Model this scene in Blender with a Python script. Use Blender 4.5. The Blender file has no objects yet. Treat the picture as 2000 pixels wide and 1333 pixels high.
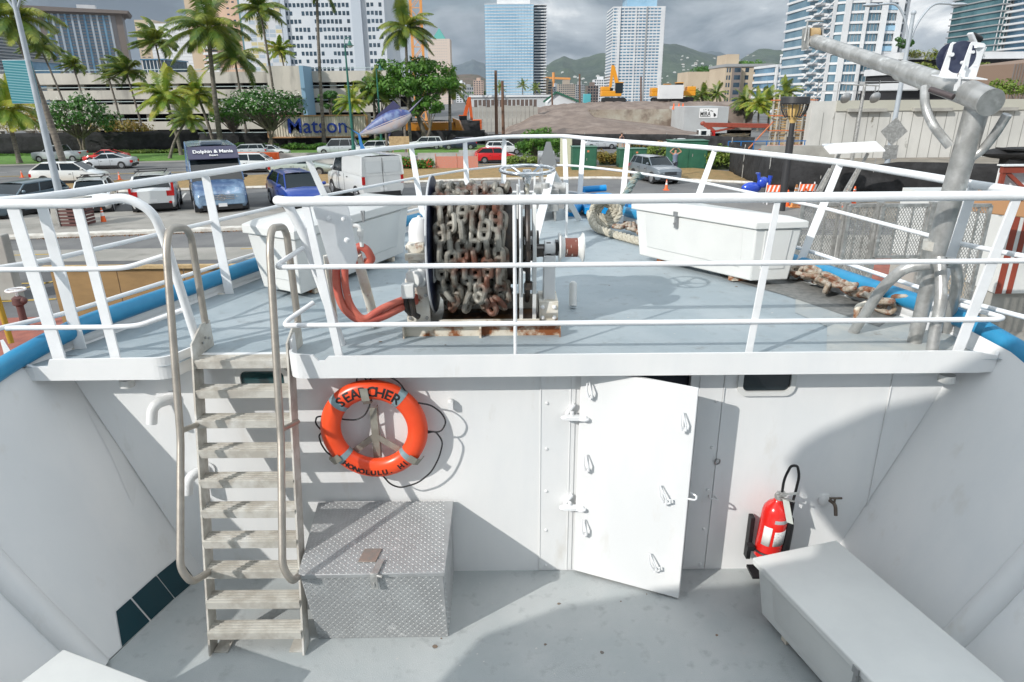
import bpy, bmesh, math, random
from mathutils import Vector, Matrix
random.seed(7)
V = Vector
S = bpy.context.scene
COL = S.collection
rad = math.radians

# ------------------------------------------------------------ camera
CAMH = 5.2; PITCH = 19.9; ROLL = -0.5; FPX = 1316.0
cam_d = bpy.data.cameras.new('camera'); cam = bpy.data.objects.new('camera', cam_d); COL.objects.link(cam)
cam_d.sensor_width = 36; cam_d.lens = 36*FPX/2000.0; cam_d.clip_start = 0.05; cam_d.clip_end = 30000
cam.location = (0, 0, CAMH)
cam.rotation_euler = (Matrix.Rotation(rad(90-PITCH), 3, 'X') @ Matrix.Rotation(rad(ROLL), 3, 'Z')).to_euler()
S.camera = cam
_cm = cam.rotation_euler.to_matrix()
CR, CU, CW = _cm @ V((1, 0, 0)), _cm @ V((0, 1, 0)), _cm @ V((0, 0, -1))
def P(u, v, x=None, y=None, z=None, d=None):
    """survey helper: where the sight line through photo pixel (u,v) meets a known plane"""
    r = CR*((u-1000)/FPX) + CU*((666.5-v)/FPX) + CW
    if z is not None: t = (z-CAMH)/r.z
    elif y is not None: t = y/r.y
    elif x is not None: t = x/r.x
    else: t = d
    return V((0, 0, CAMH)) + r*t

# ------------------------------------------------------------ sun and sky
SUNDIR = V((0.36, 0.30, -0.272)).normalized()      # the way the light travels
ELEV = math.asin(-SUNDIR.z)
sd = bpy.data.lights.new('sun', 'SUN'); sun = bpy.data.objects.new('sun', sd); COL.objects.link(sun)
sd.energy = 3.15; sd.angle = rad(0.5); sd.color = (1.0, 0.965, 0.91)
sun.rotation_euler = SUNDIR.to_track_quat('-Z', 'Y').to_euler(); sun.location = (-20, -20, 30)
W = bpy.data.worlds.new('World'); S.world = W; W.use_nodes = True
def make_world():
    nt = W.node_tree; n = nt.nodes; l = nt.links; n.clear()
    out = n.new('ShaderNodeOutputWorld'); bg = n.new('ShaderNodeBackground')
    sky = n.new('ShaderNodeTexSky'); sky.sky_type = 'NISHITA'; sky.sun_disc = False
    sky.sun_elevation = ELEV; sky.sun_rotation = math.atan2(-SUNDIR.x, -SUNDIR.y)
    tc = n.new('ShaderNodeTexCoord'); sep = n.new('ShaderNodeSeparateXYZ'); l.new(tc.outputs['Generated'], sep.inputs[0])
    def M(op, a, b=None, c=None):
        m = n.new('ShaderNodeMath'); m.operation = op
        for i, q in enumerate((a, b, c)):
            if q is None: continue
            if isinstance(q, (int, float)): m.inputs[i].default_value = q
            else: l.new(q, m.inputs[i])
        return m.outputs[0]
    cb = n.new('ShaderNodeCombineXYZ'); l.new(sep.outputs[0], cb.inputs[0]); l.new(sep.outputs[1], cb.inputs[1]); l.new(M('MULTIPLY', sep.outputs[2], 2.3), cb.inputs[2])
    def noise(scale, det, rough, off, dist=0.0):
        mp = n.new('ShaderNodeMapping'); mp.inputs['Location'].default_value = off; l.new(cb.outputs[0], mp.inputs[0])
        t = n.new('ShaderNodeTexNoise'); t.inputs['Scale'].default_value = scale; t.inputs['Detail'].default_value = det
        t.inputs['Roughness'].default_value = rough; t.inputs['Distortion'].default_value = dist; l.new(mp.outputs[0], t.inputs[0]); return t.outputs['Fac']
    a = noise(2.3, 6, 0.5, (3.1, 1.7, 0.4), 0.3); b = noise(6.5, 8, 0.55, (9.2, 4.4, 2), 0.5)
    mix = M('ADD', M('MULTIPLY', a, 0.6), M('MULTIPLY', b, 0.4))
    cr = n.new('ShaderNodeValToRGB'); l.new(mix, cr.inputs[0]); e = cr.color_ramp.elements
    e[0].position = 0.38; e[0].color = (1.2, 1.55, 1.95, 1); e[1].position = 0.61; e[1].color = (12.0, 12.0, 11.8, 1)
    k = e.new(0.46); k.color = (2.1, 2.6, 3.05, 1); k = e.new(0.54); k.color = (4.9, 5.4, 5.8, 1)
    # sky brightened towards the zenith to lift the ambient light
    up = n.new('ShaderNodeMapRange'); l.new(sep.outputs[2], up.inputs[0]); up.inputs[1].default_value = 0.05; up.inputs[2].default_value = 0.75
    up.inputs[3].default_value = 0.92; up.inputs[4].default_value = 2.2
    vm = n.new('ShaderNodeVectorMath'); vm.operation = 'SCALE'; l.new(cr.outputs[0], vm.inputs[0]); l.new(up.outputs[0], vm.inputs[3])
    ramp2 = n.new('ShaderNodeMapRange'); l.new(noise(1.8, 5, 0.55, (1, 7, 3)), ramp2.inputs[0]); ramp2.inputs[1].default_value = 0.38; ramp2.inputs[2].default_value = 0.30
    ramp2.inputs[3].default_value = 1.0; ramp2.inputs[4].default_value = 0.35
    mx = n.new('ShaderNodeMix'); mx.data_type = 'RGBA'; l.new(ramp2.outputs[0], mx.inputs[0]); l.new(sky.outputs[0], mx.inputs[6]); l.new(vm.outputs[0], mx.inputs[7])
    l.new(mx.outputs[2], bg.inputs[0]); bg.inputs[1].default_value = 0.098
    l.new(bg.outputs[0], out.inputs[0])
make_world()
S.view_settings.view_transform = 'Standard'; S.view_settings.look = 'None'; S.view_settings.exposure = 0.22; S.view_settings.gamma = 1
S.cycles.max_bounces = 6; S.cycles.diffuse_bounces = 3; S.cycles.glossy_bounces = 3; S.cycles.transmission_bounces = 4; S.cycles.transparent_max_bounces = 8
S.cycles.use_adaptive_sampling = True; S.cycles.sample_clamp_indirect = 6

# ------------------------------------------------------------ materials
MATS = {}
def mat(name, c, rough=0.6, metal=0.0, c2=None, scale=4.0, lo=0.4, hi=0.6, bump=0.0, bscale=None, stain=None, sscale=2.0, slo=0.6, shi=0.7, stretch=None, spec=None, trans=0, coat=0):
    if name in MATS: return MATS[name]
    m = bpy.data.materials.new(name); m.use_nodes = True; nt = m.node_tree; n = nt.nodes; l = nt.links
    b = n['Principled BSDF']; b.inputs['Roughness'].default_value = rough; b.inputs['Metallic'].default_value = metal
    b.inputs['Base Color'].default_value = (*c, 1)
    if spec is not None: b.inputs['Specular IOR Level'].default_value = spec
    if coat: b.inputs['Coat Weight'].default_value = coat; b.inputs['Coat Roughness'].default_value = 0.06
    tc = n.new('ShaderNodeTexCoord'); vec = tc.outputs['Object']
    if stretch:
        mp = n.new('ShaderNodeMapping'); mp.inputs['Scale'].default_value = stretch; l.new(vec, mp.inputs[0]); vec = mp.outputs[0]
    def nz(sc, det=6):
        t = n.new('ShaderNodeTexNoise'); t.inputs['Scale'].default_value = sc; t.inputs['Detail'].default_value = det; t.inputs['Roughness'].default_value = 0.6
        l.new(vec, t.inputs[0]); return t.outputs['Fac']
    def mr(f, a, z):
        r = n.new('ShaderNodeMapRange'); l.new(f, r.inputs[0]); r.inputs[1].default_value = a; r.inputs[2].default_value = z; return r.outputs[0]
    col = None
    def mixc(f, a, z):
        x = n.new('ShaderNodeMix'); x.data_type = 'RGBA'; l.new(f, x.inputs[0])
        if isinstance(a, tuple): x.inputs[6].default_value = (*a, 1)
        else: l.new(a, x.inputs[6])
        x.inputs[7].default_value = (*z, 1); return x.outputs[2]
    if c2: col = mixc(mr(nz(scale), lo, hi), c, c2)
    if stain: col = mixc(mr(nz(sscale, 8), slo, shi), col if col else c, stain)
    if col: l.new(col, b.inputs['Base Color'])
    if bump:
        bp = n.new('ShaderNodeBump'); bp.inputs['Strength'].default_value = 1.0; bp.inputs['Distance'].default_value = bump
        l.new(nz(bscale or scale*4), bp.inputs['Height']); l.new(bp.outputs[0], b.inputs['Normal'])
    if trans:
        t = n.new('ShaderNodeBsdfTranslucent'); ms = n.new('ShaderNodeMixShader'); ms.inputs[0].default_value = trans
        t.inputs[0].default_value = (c[0]*1.4, c[1]*1.5, c[2]*0.8, 1)
        if col: l.new(col, t.inputs[0])
        o = n['Material Output']; l.new(b.outputs[0], ms.inputs[1]); l.new(t.outputs[0], ms.inputs[2]); l.new(ms.outputs[0], o.inputs[0])
    MATS[name] = m; return m

white = mat('white_paint', (0.79, 0.79, 0.785), 0.36, c2=(0.735, 0.745, 0.75), scale=1.6, bump=0.005, bscale=2.2, stain=(0.64, 0.62, 0.58), sscale=4.5, slo=0.60, shi=0.80, stretch=(1, 1, .35))
white_rail = mat('white_rail_paint', (0.82, 0.83, 0.84), 0.32, c2=(0.76, 0.77, 0.78), scale=5, bump=0.0006, bscale=60)
gel = mat('white_gelcoat', (0.69, 0.695, 0.675), 0.3, c2=(0.65, 0.655, 0.64), scale=2.2, stain=(0.6, 0.56, 0.48), sscale=7, slo=0.74, shi=0.84)
cream = mat('stained_white_enamel', (0.72, 0.70, 0.64), 0.5, c2=(0.62, 0.57, 0.47), scale=7, stain=(0.25, 0.085, 0.025), sscale=9, slo=0.60, shi=0.70, bump=0.002, bscale=30)
rusty = mat('rust_streaked_white', (0.68, 0.63, 0.54), 0.6, c2=(0.5, 0.42, 0.3), scale=6, stain=(0.24, 0.075, 0.02), sscale=6, slo=0.46, shi=0.56, bump=0.003, bscale=30)
deckm = mat('deck_paint', (0.30, 0.355, 0.385), 0.6, c2=(0.375, 0.425, 0.45), scale=1.1, bump=0.003, bscale=140, stain=(0.24, 0.265, 0.275), sscale=9, slo=0.56, shi=0.80)
deckm2 = mat('lower_deck_paint', (0.37, 0.40, 0.405), 0.6, c2=(0.44, 0.46, 0.46), scale=1.1, bump=0.003, bscale=140, stain=(0.27, 0.285, 0.29), sscale=9, slo=0.56, shi=0.80)
deckg = mat('worn_deck', (0.36, 0.38, 0.37), 0.65, c2=(0.46, 0.46, 0.43), scale=3, bump=0.002, bscale=50, stain=(0.24, 0.22, 0.19), sscale=5, slo=0.6, shi=0.7)
blue = mat('blue_cap_paint', (0.022, 0.22, 0.42), 0.38, c2=(0.03, 0.26, 0.47), scale=4, stain=(0.5, 0.55, 0.58), sscale=26, slo=0.78, shi=0.80, bump=0.001)
alu = mat('weathered_aluminium', (0.60, 0.58, 0.53), 0.55, 0.3, c2=(0.46, 0.43, 0.38), scale=9, stain=(0.68, 0.67, 0.64), sscale=5, slo=0.55, shi=0.7, bump=0.001, bscale=50)
alupipe = mat('tan_aluminium_pipe', (0.44, 0.40, 0.35), 0.42, 0.6, c2=(0.36, 0.33, 0.29), scale=9, bump=0.0006, bscale=60)
plate = mat('tread_plate', (0.44, 0.45, 0.455), 0.5, 0.45, c2=(0.38, 0.385, 0.39), scale=5, stain=(0.6, 0.6, 0.6), sscale=9, slo=0.62, shi=0.7)
lugm = mat('tread_plate_lug', (0.47, 0.48, 0.48), 0.5, 0.45)
galv = mat('galvanised_steel', (0.50, 0.495, 0.48), 0.38, 0.55, c2=(0.36, 0.355, 0.34), scale=9, stain=(0.66, 0.66, 0.64), sscale=8, slo=0.56, shi=0.68, bump=0.001, bscale=40)
chrome = mat('polished_steel', (0.75, 0.76, 0.77), 0.1, 1.0)
steel = mat('dull_steel', (0.42, 0.42, 0.42), 0.4, 0.8)
black = mat('black_rubber', (0.012, 0.012, 0.014), 0.55)
dark = mat('dark_grease', (0.02, 0.019, 0.02), 0.45, c2=(0.05, 0.035, 0.025), scale=20)
navy = mat('navy_flange', (0.02, 0.025, 0.06), 0.45, c2=(0.05, 0.06, 0.1), scale=12)
chainm = mat('rusty_galvanised_chain', (0.25, 0.24, 0.21), 0.5, 0.2, c2=(0.085, 0.072, 0.055), scale=7, lo=0.42, hi=0.6, stain=(0.13, 0.050, 0.03), sscale=3.6, slo=0.50, shi=0.62, bump=0.002, bscale=60)
chain2 = mat('pale_rusty_chain', (0.46, 0.42, 0.36), 0.75, 0.1, c2=(0.27, 0.21, 0.15), scale=16, stain=(0.20, 0.085, 0.045), sscale=11, slo=0.48, shi=0.58, bump=0.002, bscale=60)
redhose = mat('red_hose', (0.55, 0.135, 0.09), 0.5, c2=(0.45, 0.09, 0.065), scale=8, stain=(0.6, 0.45, 0.4), sscale=30, slo=0.68, shi=0.75)
orange = mat('lifebuoy_orange', (0.85, 0.085, 0.02), 0.3, c2=(0.78, 0.07, 0.02), scale=3)
teal = mat('reflective_tape', (0.24, 0.33, 0.36), 0.3, 0.2)
redp = mat('extinguisher_red', (0.72, 0.02, 0.015), 0.22, c2=(0.66, 0.02, 0.015), scale=6, coat=0.5)
ropem = mat('pale_rope', (0.50, 0.47, 0.39), 0.9, c2=(0.38, 0.35, 0.28), scale=30, bump=0.003, bscale=80)
rope2 = mat('teal_rope', (0.16, 0.24, 0.25), 0.9, c2=(0.34, 0.32, 0.26), scale=14)
glassd = mat('dark_glass', (0.012, 0.02, 0.024), 0.06, 0.0, spec=0.7)
portglass = mat('port_glass', (0.012, 0.05, 0.055), 0.07, spec=0.7)
freeing = mat('dark_teal_port_panel', (0.0, 0.035, 0.05), 0.35)  # dark teal of the water seen through the freeing port
asphalt = mat('asphalt', (0.13, 0.13, 0.132), 0.9, c2=(0.18, 0.178, 0.175), scale=0.35, stain=(0.09, 0.09, 0.092), sscale=0.12, slo=0.5, shi=0.62, bump=0.004, bscale=30)
parkm = mat('parking_asphalt', (0.18, 0.175, 0.17), 0.9, c2=(0.24, 0.23, 0.215), scale=0.3, bump=0.004, bscale=30)
concrete = mat('concrete', (0.40, 0.39, 0.36), 0.85, c2=(0.31, 0.30, 0.275), scale=0.8, bump=0.004, bscale=12, stain=(0.20, 0.19, 0.17), sscale=0.9, slo=0.62, shi=0.75)
walk = mat('pavement', (0.34, 0.32, 0.29), 0.9, c2=(0.26, 0.25, 0.225), scale=0.6, bump=0.003, bscale=20, stain=(0.18, 0.17, 0.15), sscale=0.7, slo=0.6, shi=0.72)
kerbm = mat('kerb_concrete', (0.68, 0.66, 0.61), 0.9, c2=(0.5, 0.46, 0.41), scale=2.5)
dry = mat('dry_grass', (0.33, 0.21, 0.09), 0.95, c2=(0.24, 0.17, 0.07), scale=2.5, bump=0.03, bscale=14)
grassm = mat('green_grass', (0.12, 0.25, 0.035), 0.95, c2=(0.08, 0.17, 0.03), scale=1.5, bump=0.03, bscale=14)
yellow = mat('yellow_road_paint', (0.55, 0.36, 0.06), 0.8, c2=(0.38, 0.27, 0.09), scale=2)
lanew = mat('white_road_paint', (0.62, 0.61, 0.58), 0.8, c2=(0.45, 0.44, 0.42), scale=2)
brick = mat('red_pavers', (0.34, 0.12, 0.085), 0.9, c2=(0.25, 0.09, 0.07), scale=3)
ply = mat('varnished_plywood', (0.33, 0.195, 0.08), 0.6, c2=(0.26, 0.155, 0.065), scale=1.2, stretch=(1, 1, 2.5), stain=(0.42, 0.10, 0.03), sscale=3, slo=0.68, shi=0.76)
lumber = mat('lumber', (0.50, 0.36, 0.19), 0.8, c2=(0.38, 0.26, 0.13), scale=5)
fencem = mat('black_screen_fabric', (0.012, 0.012, 0.013), 0.85, c2=(0.03, 0.03, 0.032), scale=1.1, bump=0.08, bscale=2.0)
leafm = mat('leaf_green', (0.055, 0.17, 0.018), 0.55, c2=(0.12, 0.25, 0.03), scale=1.7, trans=0.3)
leafd = mat('leaf_dark', (0.03, 0.11, 0.015), 0.5, c2=(0.07, 0.19, 0.025), scale=1.3, trans=0.25)
leafy = mat('leaf_olive', (0.20, 0.19, 0.035), 0.6, c2=(0.28, 0.18, 0.03), scale=1.5, trans=0.25)
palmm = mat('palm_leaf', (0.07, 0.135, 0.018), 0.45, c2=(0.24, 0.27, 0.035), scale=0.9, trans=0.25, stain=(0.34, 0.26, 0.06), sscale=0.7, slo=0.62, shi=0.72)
palmy = mat('palm_leaf_yellow_green', (0.15, 0.25, 0.025), 0.45, c2=(0.38, 0.38, 0.045), scale=0.9, trans=0.3, stain=(0.45, 0.32, 0.06), sscale=0.8, slo=0.58, shi=0.68)  # yellower green leaf colour for some of the palms
bark = mat('palm_bark', (0.21, 0.185, 0.155), 0.9, c2=(0.12, 0.105, 0.09), scale=2.5, stretch=(1, 1, 4), bump=0.03, bscale=4)
bark2 = mat('tree_bark', (0.20, 0.165, 0.13), 0.9, c2=(0.12, 0.10, 0.08), scale=4, bump=0.02, bscale=8)
flower = mat('white_blossom', (0.75, 0.74, 0.66), 0.7)
dirt = mat('gravelly_dirt', (0.23, 0.18, 0.15), 0.95, c2=(0.17, 0.13, 0.11), scale=0.5, bump=0.15, bscale=1.1, stain=(0.29, 0.235, 0.20), sscale=0.3, slo=0.5, shi=0.7)
rustred = mat('oxide_red_steel', (0.30, 0.06, 0.035), 0.5, c2=(0.24, 0.05, 0.03), scale=2)
cyel = mat('machine_yellow', (0.70, 0.30, 0.02), 0.4)
corg = mat('safety_orange', (0.85, 0.13, 0.02), 0.5)
cwht = mat('reflective_white', (0.8, 0.8, 0.8), 0.4)
cabinet = mat('utility_green', (0.022, 0.105, 0.065), 0.45, c2=(0.03, 0.13, 0.08), scale=1.5)
lampgreen = mat('lamp_green', (0.02, 0.13, 0.10), 0.4)
postgrey = mat('painted_grey_post', (0.42, 0.46, 0.50), 0.4, c2=(0.37, 0.41, 0.45), scale=3)
lantern = mat('bronze_black', (0.035, 0.035, 0.038), 0.45)
amber = mat('amber_lens', (0.62, 0.42, 0.16), 0.5)
brown = mat('brown_slats', (0.12, 0.05, 0.045), 0.6)
skin = mat('skin', (0.5, 0.27, 0.18), 0.6)

# ------------------------------------------------------------ mesh builder
ORG = {}
class MB:
    def __init__(s): s.v = []; s.f = []
    def add(s, vs, fs):
        b = len(s.v); s.v += [V(p) for p in vs]; s.f += [tuple(i+b for i in f) for f in fs]; return s
    def obox(s, o, a, b, c):
        o, a, b, c = V(o), V(a), V(b), V(c)
        if a.cross(b).dot(c) < 0: a, b = b, a
        return s.add([o, o+a, o+a+b, o+b, o+c, o+a+c, o+a+b+c, o+b+c],
                     [(3, 2, 1, 0), (4, 5, 6, 7), (0, 1, 5, 4), (1, 2, 6, 5), (2, 3, 7, 6), (3, 0, 4, 7)])
    def box(s, c, d, rz=0, rx=0, ry=0):
        m = Matrix.Rotation(rz, 3, 'Z') @ Matrix.Rotation(ry, 3, 'Y') @ Matrix.Rotation(rx, 3, 'X')
        a, b, e = m @ V((d[0], 0, 0)), m @ V((0, d[1], 0)), m @ V((0, 0, d[2])); c = V(c)
        return s.obox(c-(a+b+e)/2, a, b, e)
    def b2(s, x0, x1, y0, y1, z0, z1): return s.obox((x0, y0, z0), (x1-x0, 0, 0), (0, y1-y0, 0), (0, 0, z1-z0))
    def bar(s, p, q, w, h, up=(0, 0, 1)):      # rectangular bar from p to q
        p, q = V(p), V(q); d = (q-p); u = V(up); sd_ = d.cross(u)
        if sd_.length < 1e-6: sd_ = d.cross(V((0, 1, 0)))
        sd_.normalize(); u = sd_.cross(d).normalized()
        return s.obox(p-sd_*w/2-u*h/2, sd_*w, d, u*h)
    def tube(s, pts, r, n=10, closed=False, caps=True):
        pts = [V(p) for p in pts]; k = len(pts); b = len(s.v)
        rr = r if isinstance(r, (list, tuple)) else [r]*k
        prev = None
        for i, p in enumerate(pts):
            if closed: t = pts[(i+1) % k]-pts[i-1]
            else: t = pts[min(i+1, k-1)]-pts[max(i-1, 0)]
            if t.length < 1e-9: t = V((0, 0, 1))
            t.normalize()
            if prev is None:
                a = V((0, 0, 1)) if abs(t.z) < 0.9 else V((1, 0, 0)); nx = t.cross(a).normalized()
            else:
                nx = prev-t*prev.dot(t)
                nx = nx.normalized() if nx.length > 1e-6 else t.orthogonal().normalized()
            prev = nx; ny = t.cross(nx)
            for j in range(n):
                an = 2*math.pi*j/n; s.v.append(p+(nx*math.cos(an)+ny*math.sin(an))*rr[i])
        for i in range(k if closed else k-1):
            i2 = (i+1) % k
            for j in range(n):
                j2 = (j+1) % n; s.f.append((b+i*n+j, b+i*n+j2, b+i2*n+j2, b+i2*n+j))
        if caps and not closed:
            s.f.append(tuple(b+j for j in range(n))[::-1]); s.f.append(tuple(b+(k-1)*n+j for j in range(n)))
        return s
    def cyl(s, p, q, r, r2=None, n=16): return s.tube([p, q], [r, r if r2 is None else r2], n)
    def lathe(s, prof, o, ax, n=24):          # prof: (distance along axis, radius)
        o, ax = V(o), V(ax).normalized(); e = ax.orthogonal().normalized(); g = ax.cross(e); b = len(s.v); k = len(prof)
        for h, r in prof:
            for j in range(n):
                an = 2*math.pi*j/n; s.v.append(o+ax*h+(e*math.cos(an)+g*math.sin(an))*max(r, 1e-5))
        for i in range(k-1):
            for j in range(n):
                j2 = (j+1) % n; s.f.append((b+i*n+j, b+i*n+j2, b+(i+1)*n+j2, b+(i+1)*n+j))
        s.f.append(tuple(b+j for j in range(n))[::-1]); s.f.append(tuple(b+(k-1)*n+j for j in range(n)))
        return s
    def prism(s, poly, ex):
        ex = V(ex); k = len(poly); poly = [V(p) for p in poly]
        return s.add(poly+[p+ex for p in poly], [tuple(range(k))[::-1], tuple(range(k, 2*k))]+[(i, (i+1) % k, (i+1) % k+k, i+k) for i in range(k)])
    def quad(s, *p): return s.add(p, [tuple(range(len(p)))])
    def ball(s, c, r, n=12, m=8):
        c = V(c); r = V((r, r, r)) if isinstance(r, (int, float)) else V(r)
        vs = [c+V((0, 0, r.z))]
        for i in range(1, m):
            t = math.pi*i/m
            for j in range(n): a = 2*math.pi*j/n; vs.append(c+V((r.x*math.sin(t)*math.cos(a), r.y*math.sin(t)*math.sin(a), r.z*math.cos(t))))
        vs.append(c-V((0, 0, r.z))); fs = [(0, 1+j, 1+(j+1) % n) for j in range(n)]
        for i in range(m-2):
            for j in range(n): j2 = (j+1) % n; fs.append((1+i*n+j, 1+(i+1)*n+j, 1+(i+1)*n+j2, 1+i*n+j2))
        L = len(vs)-1; fs += [(L, 1+(m-2)*n+(j+1) % n, 1+(m-2)*n+j) for j in range(n)]
        return s.add(vs, fs)
    def grid(s, rows):
        k = len(rows[0]); b = len(s.v)
        for r in rows: s.v += [V(p) for p in r]
        for i in range(len(rows)-1):
            for j in range(k-1): s.f.append((b+i*k+j, b+i*k+j+1, b+(i+1)*k+j+1, b+(i+1)*k+j))
        return s
    def xf(s, m): s.v = [m @ p for p in s.v]; return s
    def merge(s, o, m=None):
        return s.add([m @ p for p in o.v] if m else o.v, o.f)
    def build(s, name, m, parent=None, smooth=38, bevel=0, solid=0, origin=None, recalc=True):
        if not s.v: s.v = [V((0, 0, 0))]
        if parent is not None: off = ORG.get(parent.name, V((0, 0, 0)))
        elif origin is not None: off = V(origin)
        else:
            xs = [p.x for p in s.v]; ys = [p.y for p in s.v]; zs = [p.z for p in s.v]
            off = V(((min(xs)+max(xs))/2, (min(ys)+max(ys))/2, min(zs)))
        me = bpy.data.meshes.new(name); me.from_pydata([p-off for p in s.v], [], s.f); me.validate()
        if recalc:
            bm = bmesh.new(); bm.from_mesh(me); bmesh.ops.recalc_face_normals(bm, faces=bm.faces); bm.to_mesh(me); bm.free()
        me.materials.append(m)
        o = bpy.data.objects.new(name, me); COL.objects.link(o)
        if smooth:
            me.shade_smooth(); me.set_sharp_from_angle(angle=rad(smooth))
        if parent is not None: o.parent = parent
        else: o.location = off
        ORG[o.name] = off
        if bevel:
            bv = o.modifiers.new('bevel', 'BEVEL'); bv.width = bevel; bv.segments = 2; bv.limit_method = 'ANGLE'; bv.angle_limit = rad(40)
        if solid:
            sm = o.modifiers.new('solid', 'SOLIDIFY'); sm.thickness = solid; sm.offset = 0
        return o
def tag(o, label, cat, group=None, kind=None):
    if label: o['label'] = label
    if cat: o['category'] = cat
    if group: o['group'] = group
    if kind: o['kind'] = kind
    return o
def struct(o): o['kind'] = 'structure'; return o
def thing(name, label, cat, loc=(0, 0, 0), group=None, rz=0):
    o = bpy.data.objects.new(name, None); COL.objects.link(o); o.location = loc; o.rotation_euler = (0, 0, rz); o.empty_display_size = 0.2
    ORG[o.name] = V(loc) if not rz else V((0, 0, 0))
    return tag(o, label, cat, group)
def kids(o): return [c for c in bpy.data.objects if c.parent == o]
def dup(o, loc, rz=0, label=None, group=None, scale=None, parent=None):
    c = o.copy(); COL.objects.link(c)
    if parent is not None: c.parent = parent
    else:
        c.location = loc; c.rotation_euler = (0, 0, rz)
        if label: c['label'] = label
        if group: c['group'] = group
        if scale: c.scale = (scale,)*3 if isinstance(scale, (int, float)) else scale
    for k in kids(o): dup(k, None, parent=c)
    return c
def smoothpath(pts, r=0.08, n=5):
    """round the corners of a polyline"""
    pts = [V(p) for p in pts]; out = [pts[0]]
    for i in range(1, len(pts)-1):
        a, b, c = pts[i-1], pts[i], pts[i+1]; d1 = (a-b); d2 = (c-b); k = min(r, d1.length*0.45, d2.length*0.45)
        p, q = b+d1.normalized()*k, b+d2.normalized()*k
        for j in range(n+1): t = j/n; out.append(p*(1-t)**2+b*2*t*(1-t)+q*t*t)
    out.append(pts[-1]); return out
def textmesh(txt, size, ext=0.0, align='CENTER', bold=0.0, fit=None):
    cu = bpy.data.curves.new('t', 'FONT'); cu.body = txt; cu.size = size; cu.extrude = ext; cu.align_x = align; cu.align_y = 'CENTER'; cu.offset = bold; cu.resolution_u = 3
    ob = bpy.data.objects.new('t', cu); COL.objects.link(ob); bpy.context.view_layer.update()
    dg = bpy.context.evaluated_depsgraph_get(); me = ob.evaluated_get(dg).to_mesh()
    m = MB(); m.add([v.co.copy() for v in me.vertices], [tuple(p.vertices) for p in me.polygons])
    bpy.data.objects.remove(ob); bpy.data.curves.remove(cu)
    if fit and m.v:
        w = max(p.x for p in m.v)-min(p.x for p in m.v); k = fit/w
        for p in m.v: p.x *= k
    return m

# ============================================================ THE SHIP
MD, FD, YB = 1.77, 3.57, 4.28
ship = thing('ship', 'white ship bow with pale blue-grey decks, white railings and blue rounded cap rail', 'ship', (0, 4.28, MD))
EDL = [(-3.12, 4.3), (-3.03, 4.56), (-2.45, 6.34), (-1.85, 7.75), (-1.2, 8.95), (-.6, 9.95), (-.1, 10.5)]
EDR = [(3.2, 4.3), (3.17, 4.56), (2.70, 6.25), (2.13, 7.9), (1.62, 9.2), (1.2, 10.1), (.85, 10.5)]
# decks
m = MB(); m.add([(-2.9, 4.28, FD)]+[(x, y, FD) for x, y in EDL]+[(x, y, FD) for x, y in EDR[::-1]]+[(2.9, 4.28, FD)], [tuple(range(2+len(EDL)+len(EDR)))])
m.add([(-3.2, 4.28, FD), (-3.2, 4.07, FD), (-2.28, 4.07, FD), (-2.20, 4.12, FD), (-2.14, 4.28, FD)], [(0, 1, 2, 3, 4)])
m.add([(-1.46, 4.28, FD), (-1.44, 4.10, FD), (-1.38, 4.07, FD), (3.2, 4.07, FD), (3.2, 4.28, FD)], [(0, 1, 2, 3, 4)])
m.build('foredeck', deckm, ship, smooth=0, recalc=False)
m = MB(); m.add([(x, y, FD+.004) for x, y in [(3.13, 4.6), (3.05, 4.09), (2.05, 4.09), (2.35, 4.75), (2.25, 5.1), (2.62, 6.0), (2.65, 6.25)]], [tuple(range(7))]); m.build('worn_deck_patch', mat('worn_deck_edge', (0.33, 0.365, 0.375), 0.65, c2=(0.42, 0.43, 0.41), scale=3, bump=0.002, bscale=50, stain=(0.24, 0.22, 0.19), sscale=5, slo=0.6, shi=0.7), ship, smooth=0)
m = MB(); m.add([(x, y, FD+.006) for x, y in [(2.0, 6.2), (2.15, 7.6), (2.62, 6.25), (3.0, 5.0), (2.72, 4.72), (2.35, 5.6)]], [tuple(range(6))]); m.build('rubber_mat', mat('grey_mat', (.16, .165, .16), .9, c2=(.22, .22, .21), scale=20), ship, smooth=0)
m = MB(); m.add([(-2.42, 4.3, MD), (-2.75, 3.0, MD), (-3.2, 1.2, MD), (-3.4, -3, MD), (3.4, -3, MD), (3.2, 1.2, MD), (2.75, 3.0, MD), (2.42, 4.3, MD)], [tuple(range(8))])
m.build('main_deck', deckm2, ship, smooth=0)
# bulkhead wall with the door opening and a dark store behind it
OX0, OX1, OZ0, OZ1 = .50, 1.235, MD+.06, 3.47
m = MB()
T = .05
def wallpoly(pts): m.prism([(x, YB, z) for x, z in pts], (0, T, 0))
wallpoly([(-2.39, MD), (-3.08, FD-.005), (OX0, FD-.005), (OX0, MD)])
wallpoly([(OX1, MD), (OX1, FD-.005), (3.10, FD-.005), (2.39, MD)])
wallpoly([(OX0, OZ1), (OX0, FD-.005), (OX1, FD-.005), (OX1, OZ1)])
wallpoly([(OX0, MD), (OX0, OZ0), (OX1, OZ0), (OX1, MD)])
bulk = m.build('bulkhead', white, ship)
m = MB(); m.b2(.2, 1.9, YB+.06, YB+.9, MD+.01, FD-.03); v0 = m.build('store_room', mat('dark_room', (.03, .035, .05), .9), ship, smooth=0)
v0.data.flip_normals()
m = MB()       # seams, cover plate and rivet heads
m.b2(.196, .44, YB-.006, YB-.001, MD+.01, 3.46); m.b2(1.295, 1.462, YB-.006, YB-.001, MD+.01, 3.46)
for x in (.192, .40, 1.464, 2.62): m.b2(x, x+.008, YB-.010, YB-.001, MD+.01, 3.47)
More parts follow.
